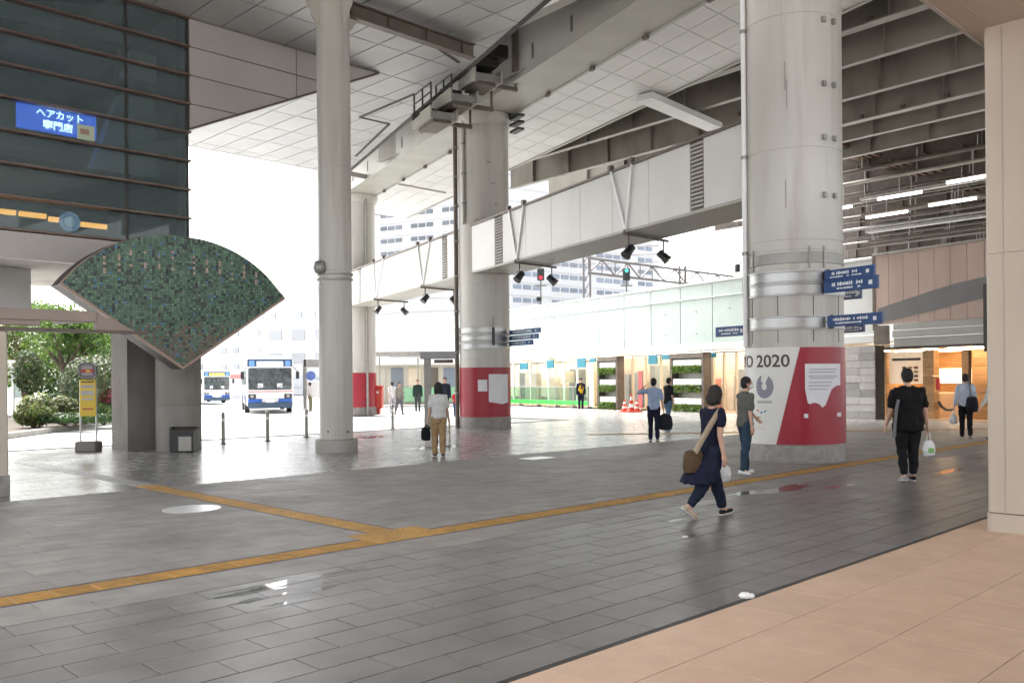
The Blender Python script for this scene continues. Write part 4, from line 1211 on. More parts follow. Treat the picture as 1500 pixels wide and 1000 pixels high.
mixv = N.new('ShaderNodeMath'); mixv.operation = 'MULTIPLY_ADD'; mixv.inputs[1].default_value = .45
sc_ = N.new('ShaderNodeMath'); sc_.operation = 'MULTIPLY'; sc_.inputs[1].default_value = .55; L.new(wn_.outputs['Value'], sc_.inputs[0])
L.new(big.outputs['Fac'], mixv.inputs[0]); L.new(sc_.outputs[0], mixv.inputs[2])
ramp = N.new('ShaderNodeValToRGB'); ramp.color_ramp.interpolation = 'CONSTANT'
cols = [(0, (.035, .05, .05)), (.27, (.05, .095, .07)), (.36, (.07, .15, .095)), (.45, (.10, .205, .12)), (.54, (.15, .265, .165)), (.62, (.09, .19, .115)), (.69, (.07, .155, .10)), (.75, (.14, .24, .155))]
cr = ramp.color_ramp
cr.elements[0].position = 0; cr.elements[0].color = (*cols[0][1], 1)
cr.elements[1].position = cols[1][0]; cr.elements[1].color = (*cols[1][1], 1)
for p_, c_ in cols[2:]:
    e = cr.elements.new(p_); e.color = (*c_, 1)
L.new(mixv.outputs[0], ramp.inputs['Fac'])
# earthy tiles near the rivet of the fan, as laid in the mosaic
sub_z = N.new('ShaderNodeMapRange'); sub_z.inputs['From Min'].default_value = fz + 1.25; sub_z.inputs['From Max'].default_value = fz + .55; L.new(sep.outputs['Z'], sub_z.inputs['Value'])
wn2 = N.new('ShaderNodeTexWhiteNoise'); ad = N.new('ShaderNodeVectorMath'); ad.operation = 'ADD'; ad.inputs[1].default_value = (17, 3, 5); L.new(cmb.outputs[0], ad.inputs[0]); L.new(ad.outputs[0], wn2.inputs['Vector'])
gt = N.new('ShaderNodeMath'); gt.operation = 'MULTIPLY'; L.new(sub_z.outputs['Result'], gt.inputs[0]); gt.inputs[1].default_value = .6
lt = N.new('ShaderNodeMath'); lt.operation = 'LESS_THAN'; L.new(wn2.outputs['Value'], lt.inputs[0]); L.new(gt.outputs[0], lt.inputs[1])
mxe = N.new('ShaderNodeMix'); mxe.data_type = 'RGBA'; L.new(lt.outputs[0], mxe.inputs['Factor']); L.new(ramp.outputs['Color'], mxe.inputs['A']); mxe.inputs['B'].default_value = (.17, .13, .09, 1)
wn3 = N.new('ShaderNodeTexWhiteNoise'); ad3 = N.new('ShaderNodeVectorMath'); ad3.operation = 'ADD'; ad3.inputs[1].default_value = (5, 31, 9); L.new(cmb.outputs[0], ad3.inputs[0]); L.new(ad3.outputs[0], wn3.inputs['Vector'])
for th_, op_, cc_ in ((.965, 'GREATER_THAN', (.08, .20, .34, 1)), (.055, 'LESS_THAN', (.018, .02, .03, 1))):
    cmp_ = N.new('ShaderNodeMath'); cmp_.operation = op_; cmp_.inputs[1].default_value = th_; L.new(wn3.outputs['Value'], cmp_.inputs[0])
    mx3 = N.new('ShaderNodeMix'); mx3.data_type = 'RGBA'; L.new(cmp_.outputs[0], mx3.inputs['Factor']); L.new(mxe.outputs['Result'], mx3.inputs['A']); mx3.inputs['B'].default_value = cc_
    mxe = mx3
mxm = N.new('ShaderNodeMath'); mxm.operation = 'MAXIMUM'; L.new(fracs[0].outputs[0], mxm.inputs[0]); L.new(fracs[1].outputs[0], mxm.inputs[1])
gr = N.new('ShaderNodeMath'); gr.operation = 'GREATER_THAN'; gr.inputs[1].default_value = .43; L.new(mxm.outputs[0], gr.inputs[0])
mxg = N.new('ShaderNodeMix'); mxg.data_type = 'RGBA'; L.new(gr.outputs[0], mxg.inputs['Factor']); L.new(mxe.outputs['Result'], mxg.inputs['A']); mxg.inputs['B'].default_value = (.055, .06, .058, 1)
L.new(mxg.outputs['Result'], b.inputs['Base Color'])
rr_ = N.new('ShaderNodeMapRange'); rr_.inputs['To Min'].default_value = .18; rr_.inputs['To Max'].default_value = .45; L.new(wn2.outputs['Value'], rr_.inputs['Value']); L.new(rr_.outputs['Result'], b.inputs['Roughness'])
bp = N.new('ShaderNodeBump'); bp.inputs['Strength'].default_value = .6; bp.inputs['Distance'].default_value = .01; bp.invert = True; L.new(mxm.outputs[0], bp.inputs['Height']); L.new(bp.outputs['Normal'], b.inputs['Normal'])
M['mosaic'] = m
M['pink_tile'] = mat('pink_tile', (.46, .34, .28), .4, var=.2, scale=9)
M['fan_rim'] = mat('fan_rim', (.36, .25, .20), .45, var=.1)
M['fan_side'] = mat('fan_side', (.045, .04, .04), .5, var=.15)
MB().prism(fan_pts(RF - .05, 0, z_off=.07), Vector((0, .3, 0))).build('mosaic_face', M['mosaic'], fan)
MB().prism(fan_pts(RF + .015, .03), Vector((0, .50, 0))).build('body', M['fan_side'], fan)
rim = MB(); o_ = fan_pts(RF + .02, 0, z_off=0); i_ = fan_pts(RF - .05, 0, z_off=.07); n = len(o_)
rim.v = [p + Vector((0, -.012, 0)) for p in o_] + [p + Vector((0, -.012, 0)) for p in i_] + [p + Vector((0, .035, 0)) for p in o_]
rim.f = [(i, i + n, (i + 1) % n + n, (i + 1) % n) for i in range(n)] + [(i, (i + 1) % n, (i + 1) % n + 2 * n, i + 2 * n) for i in range(n)]
rim.build('rim', M['fan_rim'], fan)
dots = MB(); random.seed(21)
STR = [(360, 180, 290), (445, 155, 270), (525, 130, 250), (605, 150, 260), (685, 165, 260), (765, 150, 270), (885, 165, 290), (960, 195, 285), (1035, 200, 290), (1105, 210, 320), (1175, 235, 320), (1240, 270, 345)]
for k, (x_, y0, y1) in enumerate(STR):
    nd = 4
    for q in range(nd):
        if random.random() < .1: continue
        w_ = on_plane(60 + x_ / 3.947, 330 + (y0 + (y1 - y0) * (q + .5) / nd) / 3.947, uv(0, FV), V)
        lx, lz = w_.dot(U) - fc[0], w_.z
        lx = math.floor(lx / CELL) * CELL + CELL / 2; lz = math.floor(lz / CELL) * CELL + CELL / 2
        s_ = CELL * .46
        dots.box((lx, -.004, lz), s_, .006, s_)
tag(dots.build('pink_tiles', M['pink_tile'], fan), kind='stuff')
MB().box((.15, .75, fz + 1.3), .12, .55, .12).build('bracket', M['dark_steel'], fan)
MB().box((.15, .75, fz + 2.1), .12, .55, .12).build('bracket', M['dark_steel'], fan)

# ================================================================== SMALL CANOPY ON THE LEFT
pv = to_uv(on_z(5, 726))
cn = thing('small_canopy', uv(pv[0], pv[1], 0), 'low grey brown canopy on a pale post at the left edge before the fan sign', 'canopy')
cv = pv[1]
ue = to_uv(on_plane(207, 483, uv(0, cv), V))[0]
u0_ = pv[0] - 4
zc = lambda py, d_=13.0: EYE + (563.2 - py) / FPX * d_
MB().bbox(uv(pv[0] - .22, cv, 1.2), .24, .2, 1.2, .02, U, V).build('post', M['beige_pillar'], cn)
MB().bbox(uv(pv[0] - .22, cv, .16), .255, .215, .16, .01, U, V).build('post_base', M['plinth'], cn)
MB().prism([uv(u0_, cv - .2, zc(487)), uv(ue, cv - .2, zc(484)), uv(ue - .02, cv - .2, zc(479.5)), uv(u0_, cv - .2, zc(478))], V * .12).build('lower_edge', M['brown_steel'], cn)
M['canopy_brown'] = mat('canopy_brown', (.30, .235, .20), .5, var=.1, scale=2)
MB().bbox(uv((u0_ + ue - .75) / 2, cv - .12, zc(459.5)), (ue - .75 - u0_) / 2, .05, .085, .01, U, V).build('fascia', M['canopy_brown'], cn)
MB().bbox(uv((u0_ + ue - 1.55) / 2, cv - .10, zc(471.5)), (ue - 1.55 - u0_) / 2, .05, .045, .01, U, V).build('fascia', M['canopy_brown'], cn)
MB().prism([uv(ue - .76, cv - .15, zc(452)), uv(ue - .76, cv - .15, zc(479)), uv(ue - .15, cv - .15, zc(479))], V * .1).build('end_plate', M['canopy_brown'], cn)
MB().box(uv((u0_ + ue - .8) / 2, cv + .7, zc(456)), (ue - .9 - u0_) / 2, .75, .02, U, V).build('roof_sheet', M['white_panel'], cn)
for k in range(4): MB().bar(uv(ue - .9 - .8 * k, cv - .1, zc(465)), uv(ue - .9 - .8 * k, cv + 1.3, zc(460)), .05, .07).build('rafter', M['canopy_brown'], cn)

# ================================================================== BEIGE PILLAR AND STATION ROOF
rp = to_uv(on_z(1447, 777))
pil = thing('beige_pillar', uv(rp[0], rp[1] - .6, 0), 'broad beige clad square pillar standing on the beige floor, cut by the picture edge', 'pillar')
ZR = EYE + 9.6 * (551 - 57) / FPX
prof = [(rp[0], rp[1] - .03), (rp[0], rp[1] - 1.2), (rp[0] + 1.2, rp[1] - 1.2), (rp[0] + 1.2, rp[1] + .0), (rp[0] + .03, rp[1] + .0)]
MB().prism([uv(a, b, .20) for a, b in prof], UP * (2.9 - .20 - .004)).build('cladding', M['beige_pillar'], pil)
MB().prism([uv(a, b, 2.9) for a, b in prof], UP * (ZR - 2.9)).build('cladding', M['beige_pillar'], pil)
ins = [(rp[0] + .01, rp[1] - .035), (rp[0] + .01, rp[1] - 1.19), (rp[0] + 1.19, rp[1] - 1.19), (rp[0] + 1.19, rp[1] - .01), (rp[0] + .035, rp[1] - .01)]
MB().prism([uv(a, b, .0) for a, b in ins], UP * (ZR - .01)).build('core', M['seam'], pil)
base_ = [(rp[0] - .012, rp[1] - .03), (rp[0] - .012, rp[1] - 1.21), (rp[0] + 1.21, rp[1] - 1.21), (rp[0] + 1.21, rp[1] + .012), (rp[0] + .03, rp[1] + .012)]
MB().prism([uv(a, b, .0) for a, b in base_], UP * .19).build('plinth', M['beige_pillar'], pil)
MB().box(uv(rp[0] - .003, rp[1] - .17, (ZR + .2) / 2), .004, .004, (ZR - .2) / 2 - .02, U, V).build('seam', M['soffit_panel'], pil)

srf = struct_root('station_roof')
re_ = to_uv(on_z(1356, 0, ZR))[1]
MB().prism([uv(-6, re_, ZR), uv(16, re_, ZR), uv(16, -3.5, ZR), uv(-6, -3.5, ZR)], UP * .5).build('soffit', M['beige_pillar'], srf)
MB().box(uv(5, re_ - .22, ZR - .004), 11, .004, .003, U, V).build('seam', M['soffit_panel'], srf)
MB().box(uv(5, re_ + .02, ZR + .25), 11, .02, .26, U, V).build('edge_trim', M['soffit_panel'], srf)

# ================================================================== RAILWAY BRIDGE WALL AND SHOPS
P0 = at(950, 557, 48); P0.z = 0
def fw(s, n=0.0, z=0.0): return P0 + W * s + WN * n + UP * z
def fs(px, n=0.0): return (on_plane(px, 557, P0 + WN * n, WN) - P0).dot(W)
M['wall_glass'] = mat('frosted_wall_panel', (.45, .53, .495), .26, var=.05, scale=.5, rnd=.05, dirt=(.42, .50, .47), dscale=.3, damt=.3, rvar=.05)
M['wall_white'] = mat('bridge_white', (.66, .67, .66), .4, var=.05, scale=.6)
ZW0, ZW1 = 3.0, 6.45
sR, sL = fs(1285), fs(545)
bw = thing('bridge_wall', fw(0, 0, ZW0), 'long pale green frosted panel wall of the railway bridge above the bright shops', 'wall')
MB().box(fw((sR + sL) / 2, -.08, (ZW0 + ZW1) / 2), (sL - sR) / 2, .06, (ZW1 - ZW0) / 2 - .02, W, WN).build('backing', M['wall_white'], bw)
npan = int((sL - sR) / 2.3); pl_ = (sL - sR) / npan
wp_me = None
for k in range(npan):
    for z0, z1 in ((3.38, 5.60), (5.68, 6.32)):
        c = fw(sR + pl_ * (k + .5), .0, (z0 + z1) / 2)
        MB().bbox(c, pl_ / 2 - .02, .02, (z1 - z0) / 2, .005, W, WN).build('panel', M['wall_glass'] if k > 1 else M['wall_white'], bw)
    for z_ in (3.9, 5.0):
        MB().cyl(fw(sR + pl_ * (k + .5), .02, z_), fw(sR + pl_ * (k + .5), .04, z_), .04, n=8).build('bolt', M['grey_steel'], bw)
MB().bbox(fw((sR + sL) / 2, .05, 3.18), (sL - sR) / 2, .06, .17, .02, W, WN).build('lower_fascia', M['wall_white'], bw)
MB().bbox(fw((sR + sL) / 2, .03, 5.64), (sL - sR) / 2, .05, .03, .01, W, WN).build('middle_rail', M['wall_glass'], bw)
MB().bbox(fw((sR + sL) / 2, .0, 6.40), (sL - sR) / 2, .09, .05, .01, W, WN).build('top_rail', M['wall_white'], bw)
MB().box(fw((sR + sL) / 2, -2.0, ZW0 + .05), (sL - sR) / 2, 1.9, .05, W, WN).build('bridge_soffit', M['wall_white'], bw)

# ---- brown clad wall to the right
sE = fs(1500)
M['brown_clad'] = mat('brown_cladding', (.50, .37, .315), .55, var=.08, scale=2, rnd=.04, streak=.2)
br = thing('brown_wall', fw(sR, 0, 3.7), 'brown clad wall with dark curved band above the warm lit shops', 'wall')
npb = 9; w_ = (sR - sE) / npb
for k in range(npb):
    MB().bbox(fw(sR - w_ * (k + .5), .10, 5.1), w_ / 2 - .006, .03, 1.38, .004, W, WN).build('panel', M['brown_clad'], br)
MB().box(fw((sR + sE) / 2, -.02, 5.1), (sR - sE) / 2, .08, 1.38, W, WN).build('backing', M['seam'], br)
def wpt(px, py, n): return on_plane(px, py, P0 + WN * n, WN)
top_ = [(1286, 452), (1310, 444), (1340, 434), (1370, 424), (1400, 415), (1430, 408), (1470, 399)]
bot_ = [(1286, 473), (1310, 468), (1340, 461), (1370, 454), (1400, 446), (1430, 439), (1470, 430)]
bd = MB()
for (a, b) in zip(top_, bot_): bd.v += [wpt(a[0], a[1], .15), wpt(b[0], b[1], .15), wpt(a[0], a[1], .10), wpt(b[0], b[1], .10)]
for i in range(len(top_) - 1):
    q = 4 * i; bd.f += [(q, q + 1, q + 5, q + 4), (q + 2, q, q + 4, q + 6), (q + 1, q + 3, q + 7, q + 5)]
bd.build('dark_band', mat('band_grey', (.17, .165, .165), .5, var=.1), br)
MB().bbox(fw((sR + sE) / 2, .12, 6.52), (sR - sE) / 2 + .02, .10, .04, .01, W, WN).build('top_rail', M['grey_steel'], br)
MB().box(fw(sR + .02, .10, 5.0), .06, .05, 1.5, W, WN).build('end_trim', M['brown_steel'], br)
for z0, z1, n_ in ((3.46, 3.71, .14), (3.16, 3.44, .20), (2.80, 3.14, .12)):
    MB().bbox(fw((sR + sE) / 2 - .4, n_, (z0 + z1) / 2), (sR - sE) / 2 - .5, .08, (z1 - z0) / 2, .01, W, WN).build('ledge', mat('ledge_grey', (.40, .39, .37), .45, var=.06), br)
MB().box(fw((sR + sE) / 2, .1, 2.76), (sR - sE) / 2 + .3, .10, .035, W, WN).build('lintel', M['dark_steel'], br)
MB().box(fw(sR - .3, .1, 3.3), .28, .12, .38, W, WN).build('bracket', M['brown_steel'], br)
MB().box(wpt(1444, 465, .3), .06, .05, 1.2, W, WN).build('dark_post', M['dark_steel'], br)

# ---- warm lit shop under it
M['wood'] = mat('warm_wood', (.42, .235, .10), .5, var=.2, scale=3, rnd=.18, streak=6)
M['cream'] = mat('cream_board', (.60, .50, .38), .6, var=.06)
sh = thing('food_shop', fw((sR + sE) / 2, -1, 0), 'warm lit wood panelled food shop behind the man in black', 'shop')
MB().box(fw((sR + sE) / 2, -3.6, 1.4), (sR - sE) / 2, .05, 1.4, W, WN).build('back_wall', M['cream'], sh)
for k in range(9):
    MB().bbox(fw((sR + sE) / 2, -3.53, .16 + .31 * k), (sR - sE) / 2, .02, .148, .004, W, WN).build('plank', M['wood'], sh)
MB().box(fw((sR + sE) / 2, -1.8, 2.74), (sR - sE) / 2, 1.8, .03, W, WN).build('ceiling', M['cream'], sh)
MB().box(fw(sR + .05, -1.8, 1.4), .05, 1.8, 1.4, W, WN).build('side_wall', M['wood'], sh)
MB().prism([fw(sR, 0.3, .004), fw(sE, .3, .004), fw(sE, -3.5, .004), fw(sR, -3.5, .004)], UP * .012).build('shop_floor', mat('shop_floor', (.45, .33, .22), .35, var=.1, scale=3), sh)
def shop_pillar(x0, x1, n_):
    a, b = fs(x0, n_), fs(x1, n_)
    for k in range(8):
        MB().bbox(fw((a + b) / 2, n_, .17 + .33 * k), abs(a - b) / 2, .18, .16, .006, W, WN).build('pillar_board', M['wood'], sh)
shop_pillar(1283, 1302, -.15); shop_pillar(1356, 1372, -.15); shop_pillar(1429, 1450, -1.2)
mnA, mnB = wpt(1303, 516, -.12), wpt(1355, 562, -.12)
cM = (mnA + mnB) / 2
mn = MB().bbox(cM, abs((mnA - mnB).dot(W)) / 2, .04, (mnA.z - mnB.z) / 2, .01, W, WN).build('menu_board', mat('menu_board', (.62, .50, .40), .5, emit=(1, .72, .46), estr=.10), sh)
random.seed(9)
for k in range(4):
    for q in range(3):
        MB().box(cM + W * (-.42 + .25 * q) + WN * .045 + UP * (.0 - .16 * k), .09, .004, .05, W, WN).build('menu_picture', mat('menu_pic_%d' % ((k + q) % 3), [(.30, .10, .04), (.40, .24, .08), (.12, .08, .06)][(k + q) % 3], .5), mn)
MB().box(cM + WN * .045 + UP * .33, .62, .004, .05, W, WN).build('menu_heading', M['brown_steel'], mn)
MB().box(fw(fs(1330, -.2), -.25, .5), abs(fs(1303, -.2) - fs(1355, -.2)) / 2, .1, .48, W, WN).build('counter', M['wood'], sh)
MB().bbox(fw(fs(1388, -1.5), -1.6, .5), .7, .3, .5, .02, W, WN).build('counter', M['cream'], sh)
MB().bbox(fw(fs(1392, -2.5), -2.6, 1.65), .8, .1, .3, .02, W, WN).build('display', mat('display_lit', (.7, .55, .35), .5, emit=(1, .75, .45), estr=.55), sh)
MB().box(fw(fs(1416, -2.0), -2.0, 1.4), .14, .1, 1.35, W, WN).build('door_post', M['brown_steel'], sh)
MB().box(fw(fs(1374, .3), .3, 1.35), .05, .05, .22, W, WN).build('red_lantern', mat('lantern_red', (.45, .02, .02), .5), sh)
hr = MB(); pp = [wpt(1375, 588, -.1), wpt(1380, 596, -.1), wpt(1386, 600, -.1), wpt(1396, 600, -.1)]
for a, b in zip(pp[:-1], pp[1:]): hr.cyl(a, b, .05, n=8)
hr.build('hose', M['black'], sh)
for k, (px_, n_, L_) in enumerate(((1421, -.35, .85), (1389, -2.0, .7), (1310, -1.2, .9), (1345, -1.4, .9), (1295, -.5, .25), (1362, -.5, .25))):
    a = fs(px_, n_); MB().bbox(fw(a, n_, 2.66), L_, .08, .035, .01, W, WN).build('lit_strip', M['lamp_shop'], sh)

# ---- stone slab wall
st = thing('stone_wall', at(1260, 618, 33.4), 'pale grey striped stone slab wall beside the warm shop', 'wall')
nS = 1.5
aS, bS = fs(1237, nS), fs(1282, nS)
random.seed(4)
M['slab_a'] = mat('stone_pale', (.46, .44, .43), .6, var=.12, scale=4, rnd=.10)
M['slab_b'] = mat('stone_mid', (.30, .29, .285), .6, var=.12, scale=4, rnd=.10)
MB().box(fw((aS + bS) / 2, nS - .3, 1.42), abs(aS - bS) / 2 - .01, .28, 1.42, W, WN).build('core', M['joint'], st)
for k in range(10):
    for q in range(2):
        x0 = aS + (bS - aS) * (q * .5 + (.06 if k % 2 else 0) * (q == 1)); x1 = aS + (bS - aS) * (.5 + q * .5 + (.06 if k % 2 and q == 0 else 0))
        MB().bbox(fw((x0 + x1) / 2, nS + random.uniform(0, .012), .143 + .284 * k), abs(x1 - x0) / 2 - .005, .03, .137, .005, W, WN).build('slab', M['slab_b'] if k in (0, 4, 8, 3) and random.random() < .8 else M['slab_a'], st)

# ---- bright shops under the bridge
s1_, s2_ = fs(1236), fs(690)
bs = thing('bright_shops', fw((s1_ + s2_) / 2, -2, 0), 'row of bright shop fronts under the pale bridge wall', 'shop')
M['shop_wall'] = mat('shop_wall', (.45, .41, .34), .6, var=.1, scale=.5)
MB().box(fw((s1_ + s2_) / 2, -3.0, 1.5), (s2_ - s1_) / 2, .05, 1.5, W, WN).build('back_wall', M['shop_wall'], bs)
M['added_glow'] = mat('added_glow', (.8, .75, .65), .5, var=.1, scale=1.2, emit=(1, .92, .80), estr=.07)  # glowing panels added at the back to brighten the shop interior
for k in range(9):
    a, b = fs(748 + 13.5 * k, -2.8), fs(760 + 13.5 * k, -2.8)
    MB().bbox(fw((a + b) / 2, -2.85, 1.6), abs(a - b) / 2, .04, 1.15, .01, W, WN).build('added_glow_panel', M['added_glow'], bs)
MB().prism([fw(s1_, 0.2, -.02), fw(s2_, .2, -.02), fw(s2_, -3, -.02), fw(s1_, -3, -.02)], UP * .03).build('shop_floor', MATS['shop_floor'], bs)
random.seed(13)
px_ = 752
shelf_cols = [mat('shelf_%d' % i, c, .6, var=.15) for i, c in enumerate([(.5, .48, .44), (.25, .27, .28), (.55, .42, .26), (.30, .34, .33), (.6, .57, .5), (.42, .2, .16)])]
while px_ < 1230:
    wpx = random.uniform(9, 20)
    a, b = fs(px_, -1.6), fs(min(px_ + wpx, 1232), -1.6)
    h_ = random.uniform(1.2, 2.6)
    MB().bbox(fw((a + b) / 2, -1.6 - random.uniform(0, 1.0), h_ / 2), abs(a - b) / 2 * .92, .2, h_ / 2, .02, W, WN).build('display_shelf', random.choice(shelf_cols), bs)
    if random.random() < .5:
        MB().box(fw((a + b) / 2, -1.3, random.uniform(1.2, 2.0)), abs(a - b) / 2 * .6, .02, random.uniform(.2, .5), W, WN).build('poster', random.choice([M['white_paint'], M['cream'], M['wall_white']]), bs)
    px_ += wpx + random.uniform(2, 6)
for px_ in (752, 777, 803, 826, 845, 866, 912, 926, 945, 968, 984, 1042, 1060, 1078, 1100, 1236):
    a = fs(px_); wd = .16 if px_ in (866, 1042) else .05
    MB().bbox(fw(a, -.05, 1.48), wd, .07, 1.48, .008, W, WN).build('front_post', M['white_paint'] if px_ < 900 else M['cream'], bs)
MB().box(fw((s1_ + s2_) / 2, -.05, 2.90), (s2_ - s1_) / 2, .06, .06, W, WN).build('header', M['cream'], bs)
M['shop_glass'] = glass_mat('shop_glass', (.9, .93, .92), 1.45, .01)
fx = [752, 777, 803, 826, 845, 866]
for a, b in zip(fx[:-1], fx[1:]):
    x0, x1 = fs(a), fs(b); MB().box(fw((x0 + x1) / 2, -.05, 1.45), abs(x0 - x1) / 2 - .05, .006, 1.35, W, WN).build('pane', M['shop_glass'], bs)
k = 0
for px_ in range(760, 1230, 34):
    MB().bbox(fw(fs(px_, -1.0), -.9, 2.93), .8, .2, .03, .01, W, WN).build('lit_strip', M['lamp_bright'], bs)
    MB().bbox(fw(fs(px_, -2.3), -2.3, 2.93), .8, .2, .03, .01, W, WN).build('lit_strip', M['lamp_bright'], bs)

# plant walls
def plant_leaves(mb, c, hx, hy, hz, n, size, ax, ay):
    for _ in range(n):
        p = c + ax * random.uniform(-hx, hx) + ay * random.uniform(-hy, hy) + UP * random.uniform(-hz, hz)
        d = Vector((random.gauss(0, 1), random.gauss(0, 1), random.gauss(0, 1))).normalized(); e = d.cross(Vector((random.gauss(0, 1), random.gauss(0, 1), random.gauss(0, 1)))).normalized()
        s = size * random.uniform(.6, 1.3)
        mb.add([p - d * s, p + e * s * .45, p + d * s, p - e * s * .45], [(0, 1, 2, 3)])
def leaf_mat(name, c, c2):
    m = mat(name, c, .5, var=.35, scale=7)
    b = m.node_tree.nodes['Principled BSDF']; b.inputs['Subsurface Weight'].default_value = 0
    nt = m.node_tree; t = nt.nodes.new('ShaderNodeBsdfTranslucent'); t.inputs['Color'].default_value = (*c2, 1)
    mx = nt.nodes.new('ShaderNodeMixShader'); mx.inputs['Fac'].default_value = .3
    o = nt.nodes['Material Output']; nt.links.new(b.outputs[0], mx.inputs[1]); nt.links.new(t.outputs[0], mx.inputs[2]); nt.links.new(mx.outputs[0], o.inputs['Surface'])
    return m
M['leaf'] = leaf_mat('leaf_green', (.045, .10, .025), (.10, .20, .03))
M['leaf_dark'] = leaf_mat('leaf_dark', (.035, .065, .03), (.06, .11, .03))
M['leaf_light'] = leaf_mat('leaf_light', (.10, .17, .035), (.18, .28, .05))
M['leaf_olive'] = leaf_mat('leaf_olive', (.10, .105, .045), (.15, .17, .06))
M['leaf_yellow'] = leaf_mat('leaf_yellow', (.20, .20, .06), (.25, .26, .08))
M['flower'] = leaf_mat('flower_pink', (.50, .10, .17), (.5, .12, .2))
random.seed(31)
for x0, x1, lab in ((880, 909, 'brown framed wall of planted shelves beside the green striped glass fence'), (987, 1036, 'brown framed wall of planted shelves behind the walking woman')):
    n_ = .9; a, b = fs(x0, n_), fs(x1, n_); hwid = abs(a - b) / 2; c = fw((a + b) / 2, n_, 0)
    t = thing('plant_wall', c, lab, 'planter', 'framed plant walls before the shops')
    for s_ in (-1, 1): MB().bbox(c + W * (hwid - .06) * s_ + UP * 1.45, .09, .25, 1.45, .01, W, WN).build('frame_post', M['brown_steel'], t)
    MB().bbox(c + UP * 2.76, hwid, .27, .13, .01, W, WN).build('top_frame', M['brown_steel'], t)
    MB().box(c - WN * .2 + UP * 1.4, hwid - .1, .03, 1.35, W, WN).build('back_board', M['grey_steel'], t)
    for k, z_ in enumerate((.0, .95, 1.9)):
        MB().bbox(c + WN * .05 + UP * (z_ + .52), hwid - .16, .16, .16, .02, W, WN).build('planter_box', M['white_paint'], t)
        lf = MB(); plant_leaves(lf, c + WN * .20 + UP * (z_ + .19), hwid - .17, .16, .18, 700, .075, W, WN)
        tag(lf.build('foliage', M['leaf_light'], t), kind='stuff')

# glass fence with the green stripe
gf = thing('glass_fence', fw(fs(805, 1.6), 1.6, 0), 'low frosted glass fence with bright green stripe along its foot', 'fence')
fx = [738, 762, 788, 815, 840, 862]
M['fence_glass'] = mat('fence_glass', (.42, .60, .45), .3, var=.1, scale=2)
M['fence_clear'] = glass_mat('fence_clear', (.72, .88, .76), 1.45, .05)
M['fence_green'] = mat('fence_green', (.03, .42, .05), .35, var=.06)
for px_ in fx:
    a = fs(px_, 1.6); MB().cyl(fw(a, 1.6, .05), fw(a, 1.6, 1.25), .045, n=10).build('post', M['grey_steel'], gf, auto=40)
    MB().bbox(fw(a, 1.6, .05), .16, .16, .05, .02, W, WN).build('foot', M['dark_steel'], gf)
for a, b in zip(fx[:-1], fx[1:]):
    x0, x1 = fs(a, 1.6), fs(b, 1.6); hw2 = abs(x0 - x1) / 2 - .05
    MB().box(fw((x0 + x1) / 2, 1.6, .80), hw2, .008, .38, W, WN).build('pane', M['fence_clear'], gf)
    MB().bbox(fw((x0 + x1) / 2, 1.62, .30), hw2, .02, .12, .005, W, WN).build('green_stripe', M['fence_green'], gf)
    MB().bbox(fw((x0 + x1) / 2, 1.6, 1.21), hw2, .02, .025, .005, W, WN).build('top_rail', M['grey_steel'], gf)

# teal hanging signs
M['teal'] = mat('teal_sign', (.015, .20, .27), .4, var=.05)
teal_lab = ['nearest the red wrapped column', 'second from the red wrapped column', 'above the guard in yellow', 'small one right of the guard', 'above the man raising his hand', 'small one beside the second plant wall', 'above the second plant wall', 'small one right of the second plant wall', 'far left of the red wrapped column', 'just left of the red wrapped column']
for k, (x0, x1, y0, y1) in enumerate(((762, 773, 531, 541), (801, 811, 528, 539), (846, 858, 525, 538), (864, 873, 525, 530), (950, 963, 520, 533), (970, 981, 520, 526), (1019, 1033, 517, 531), (1041, 1049, 517, 523), (603, 611, 539, 547), (646, 654, 537, 545))):
    n_ = .35; a, b = wpt(x0, y0, n_), wpt(x1, y1, n_)
    t = thing('hanging_sign', (a + b) / 2, 'teal square shop sign hanging ' + teal_lab[k], 'sign', 'teal square hanging signs')
    MB().bbox((a + b) / 2, abs((a - b).dot(W)) / 2, .04, (a.z - b.z) / 2, .006, W, WN).build('plate', M['teal'], t)
    MB().bar(Vector(((a + b) / 2).to_tuple()[:2] + (a.z,)), Vector(((a + b) / 2).to_tuple()[:2] + (max(a.z + .08, 3.05),)), .03, .03).build('hanger', M['grey_steel'], t)

# traffic cones and striped post
def cone(p, label, h=.95):
    t = thing('traffic_cone', p, label, 'traffic cone', 'red and white cones before the shops')
    M['cone_red'] = mat('cone_red', (.62, .05, .02), .45, var=.05)
    MB().bbox(p + UP * .03, .24, .24, .03, .015).build('foot', M['cone_red'], t)
    n = 5
    for k in range(n):
        z0, z1 = .06 + (h - .06) * k / n, .06 + (h - .06) * (k + 1) / n
        r0, r1 = .13 * (1 - k / n) + .025, .13 * (1 - (k + 1) / n) + .025
        MB().cyl(p + UP * z0, p + UP * z1, r0, r1, 16).build('cone_ring', M['cone_red'] if k % 2 == 0 else M['white_paint'], t, auto=40)
p = on_z(915, 603); cone(p, 'red and white traffic cone nearest the first plant wall', .62)
p = on_z(925, 603.5); cone(p, 'tall red and white traffic cone, middle of the three', .95)
p = on_z(933, 603); cone(p, 'red and white traffic cone nearest the man raising his hand', .62)
p = on_z(938.5, 601)
t = thing('red_banner', p, 'narrow pinkish red standing banner beside the traffic cones', 'banner')
MB().box(p + UP * 1.1, .16, .02, .95, W, WN).build('cloth', mat('banner_red', (.48, .09, .09), .6, var=.1), t)
MB().bar(p - W * .18, p - W * .18 + UP * 2.1, .03, .03).build('pole', M['grey_steel'], t)
MB().bbox(p + UP * .04, .25, .2, .04, .02, W, WN).build('foot', M['dark_steel'], t)

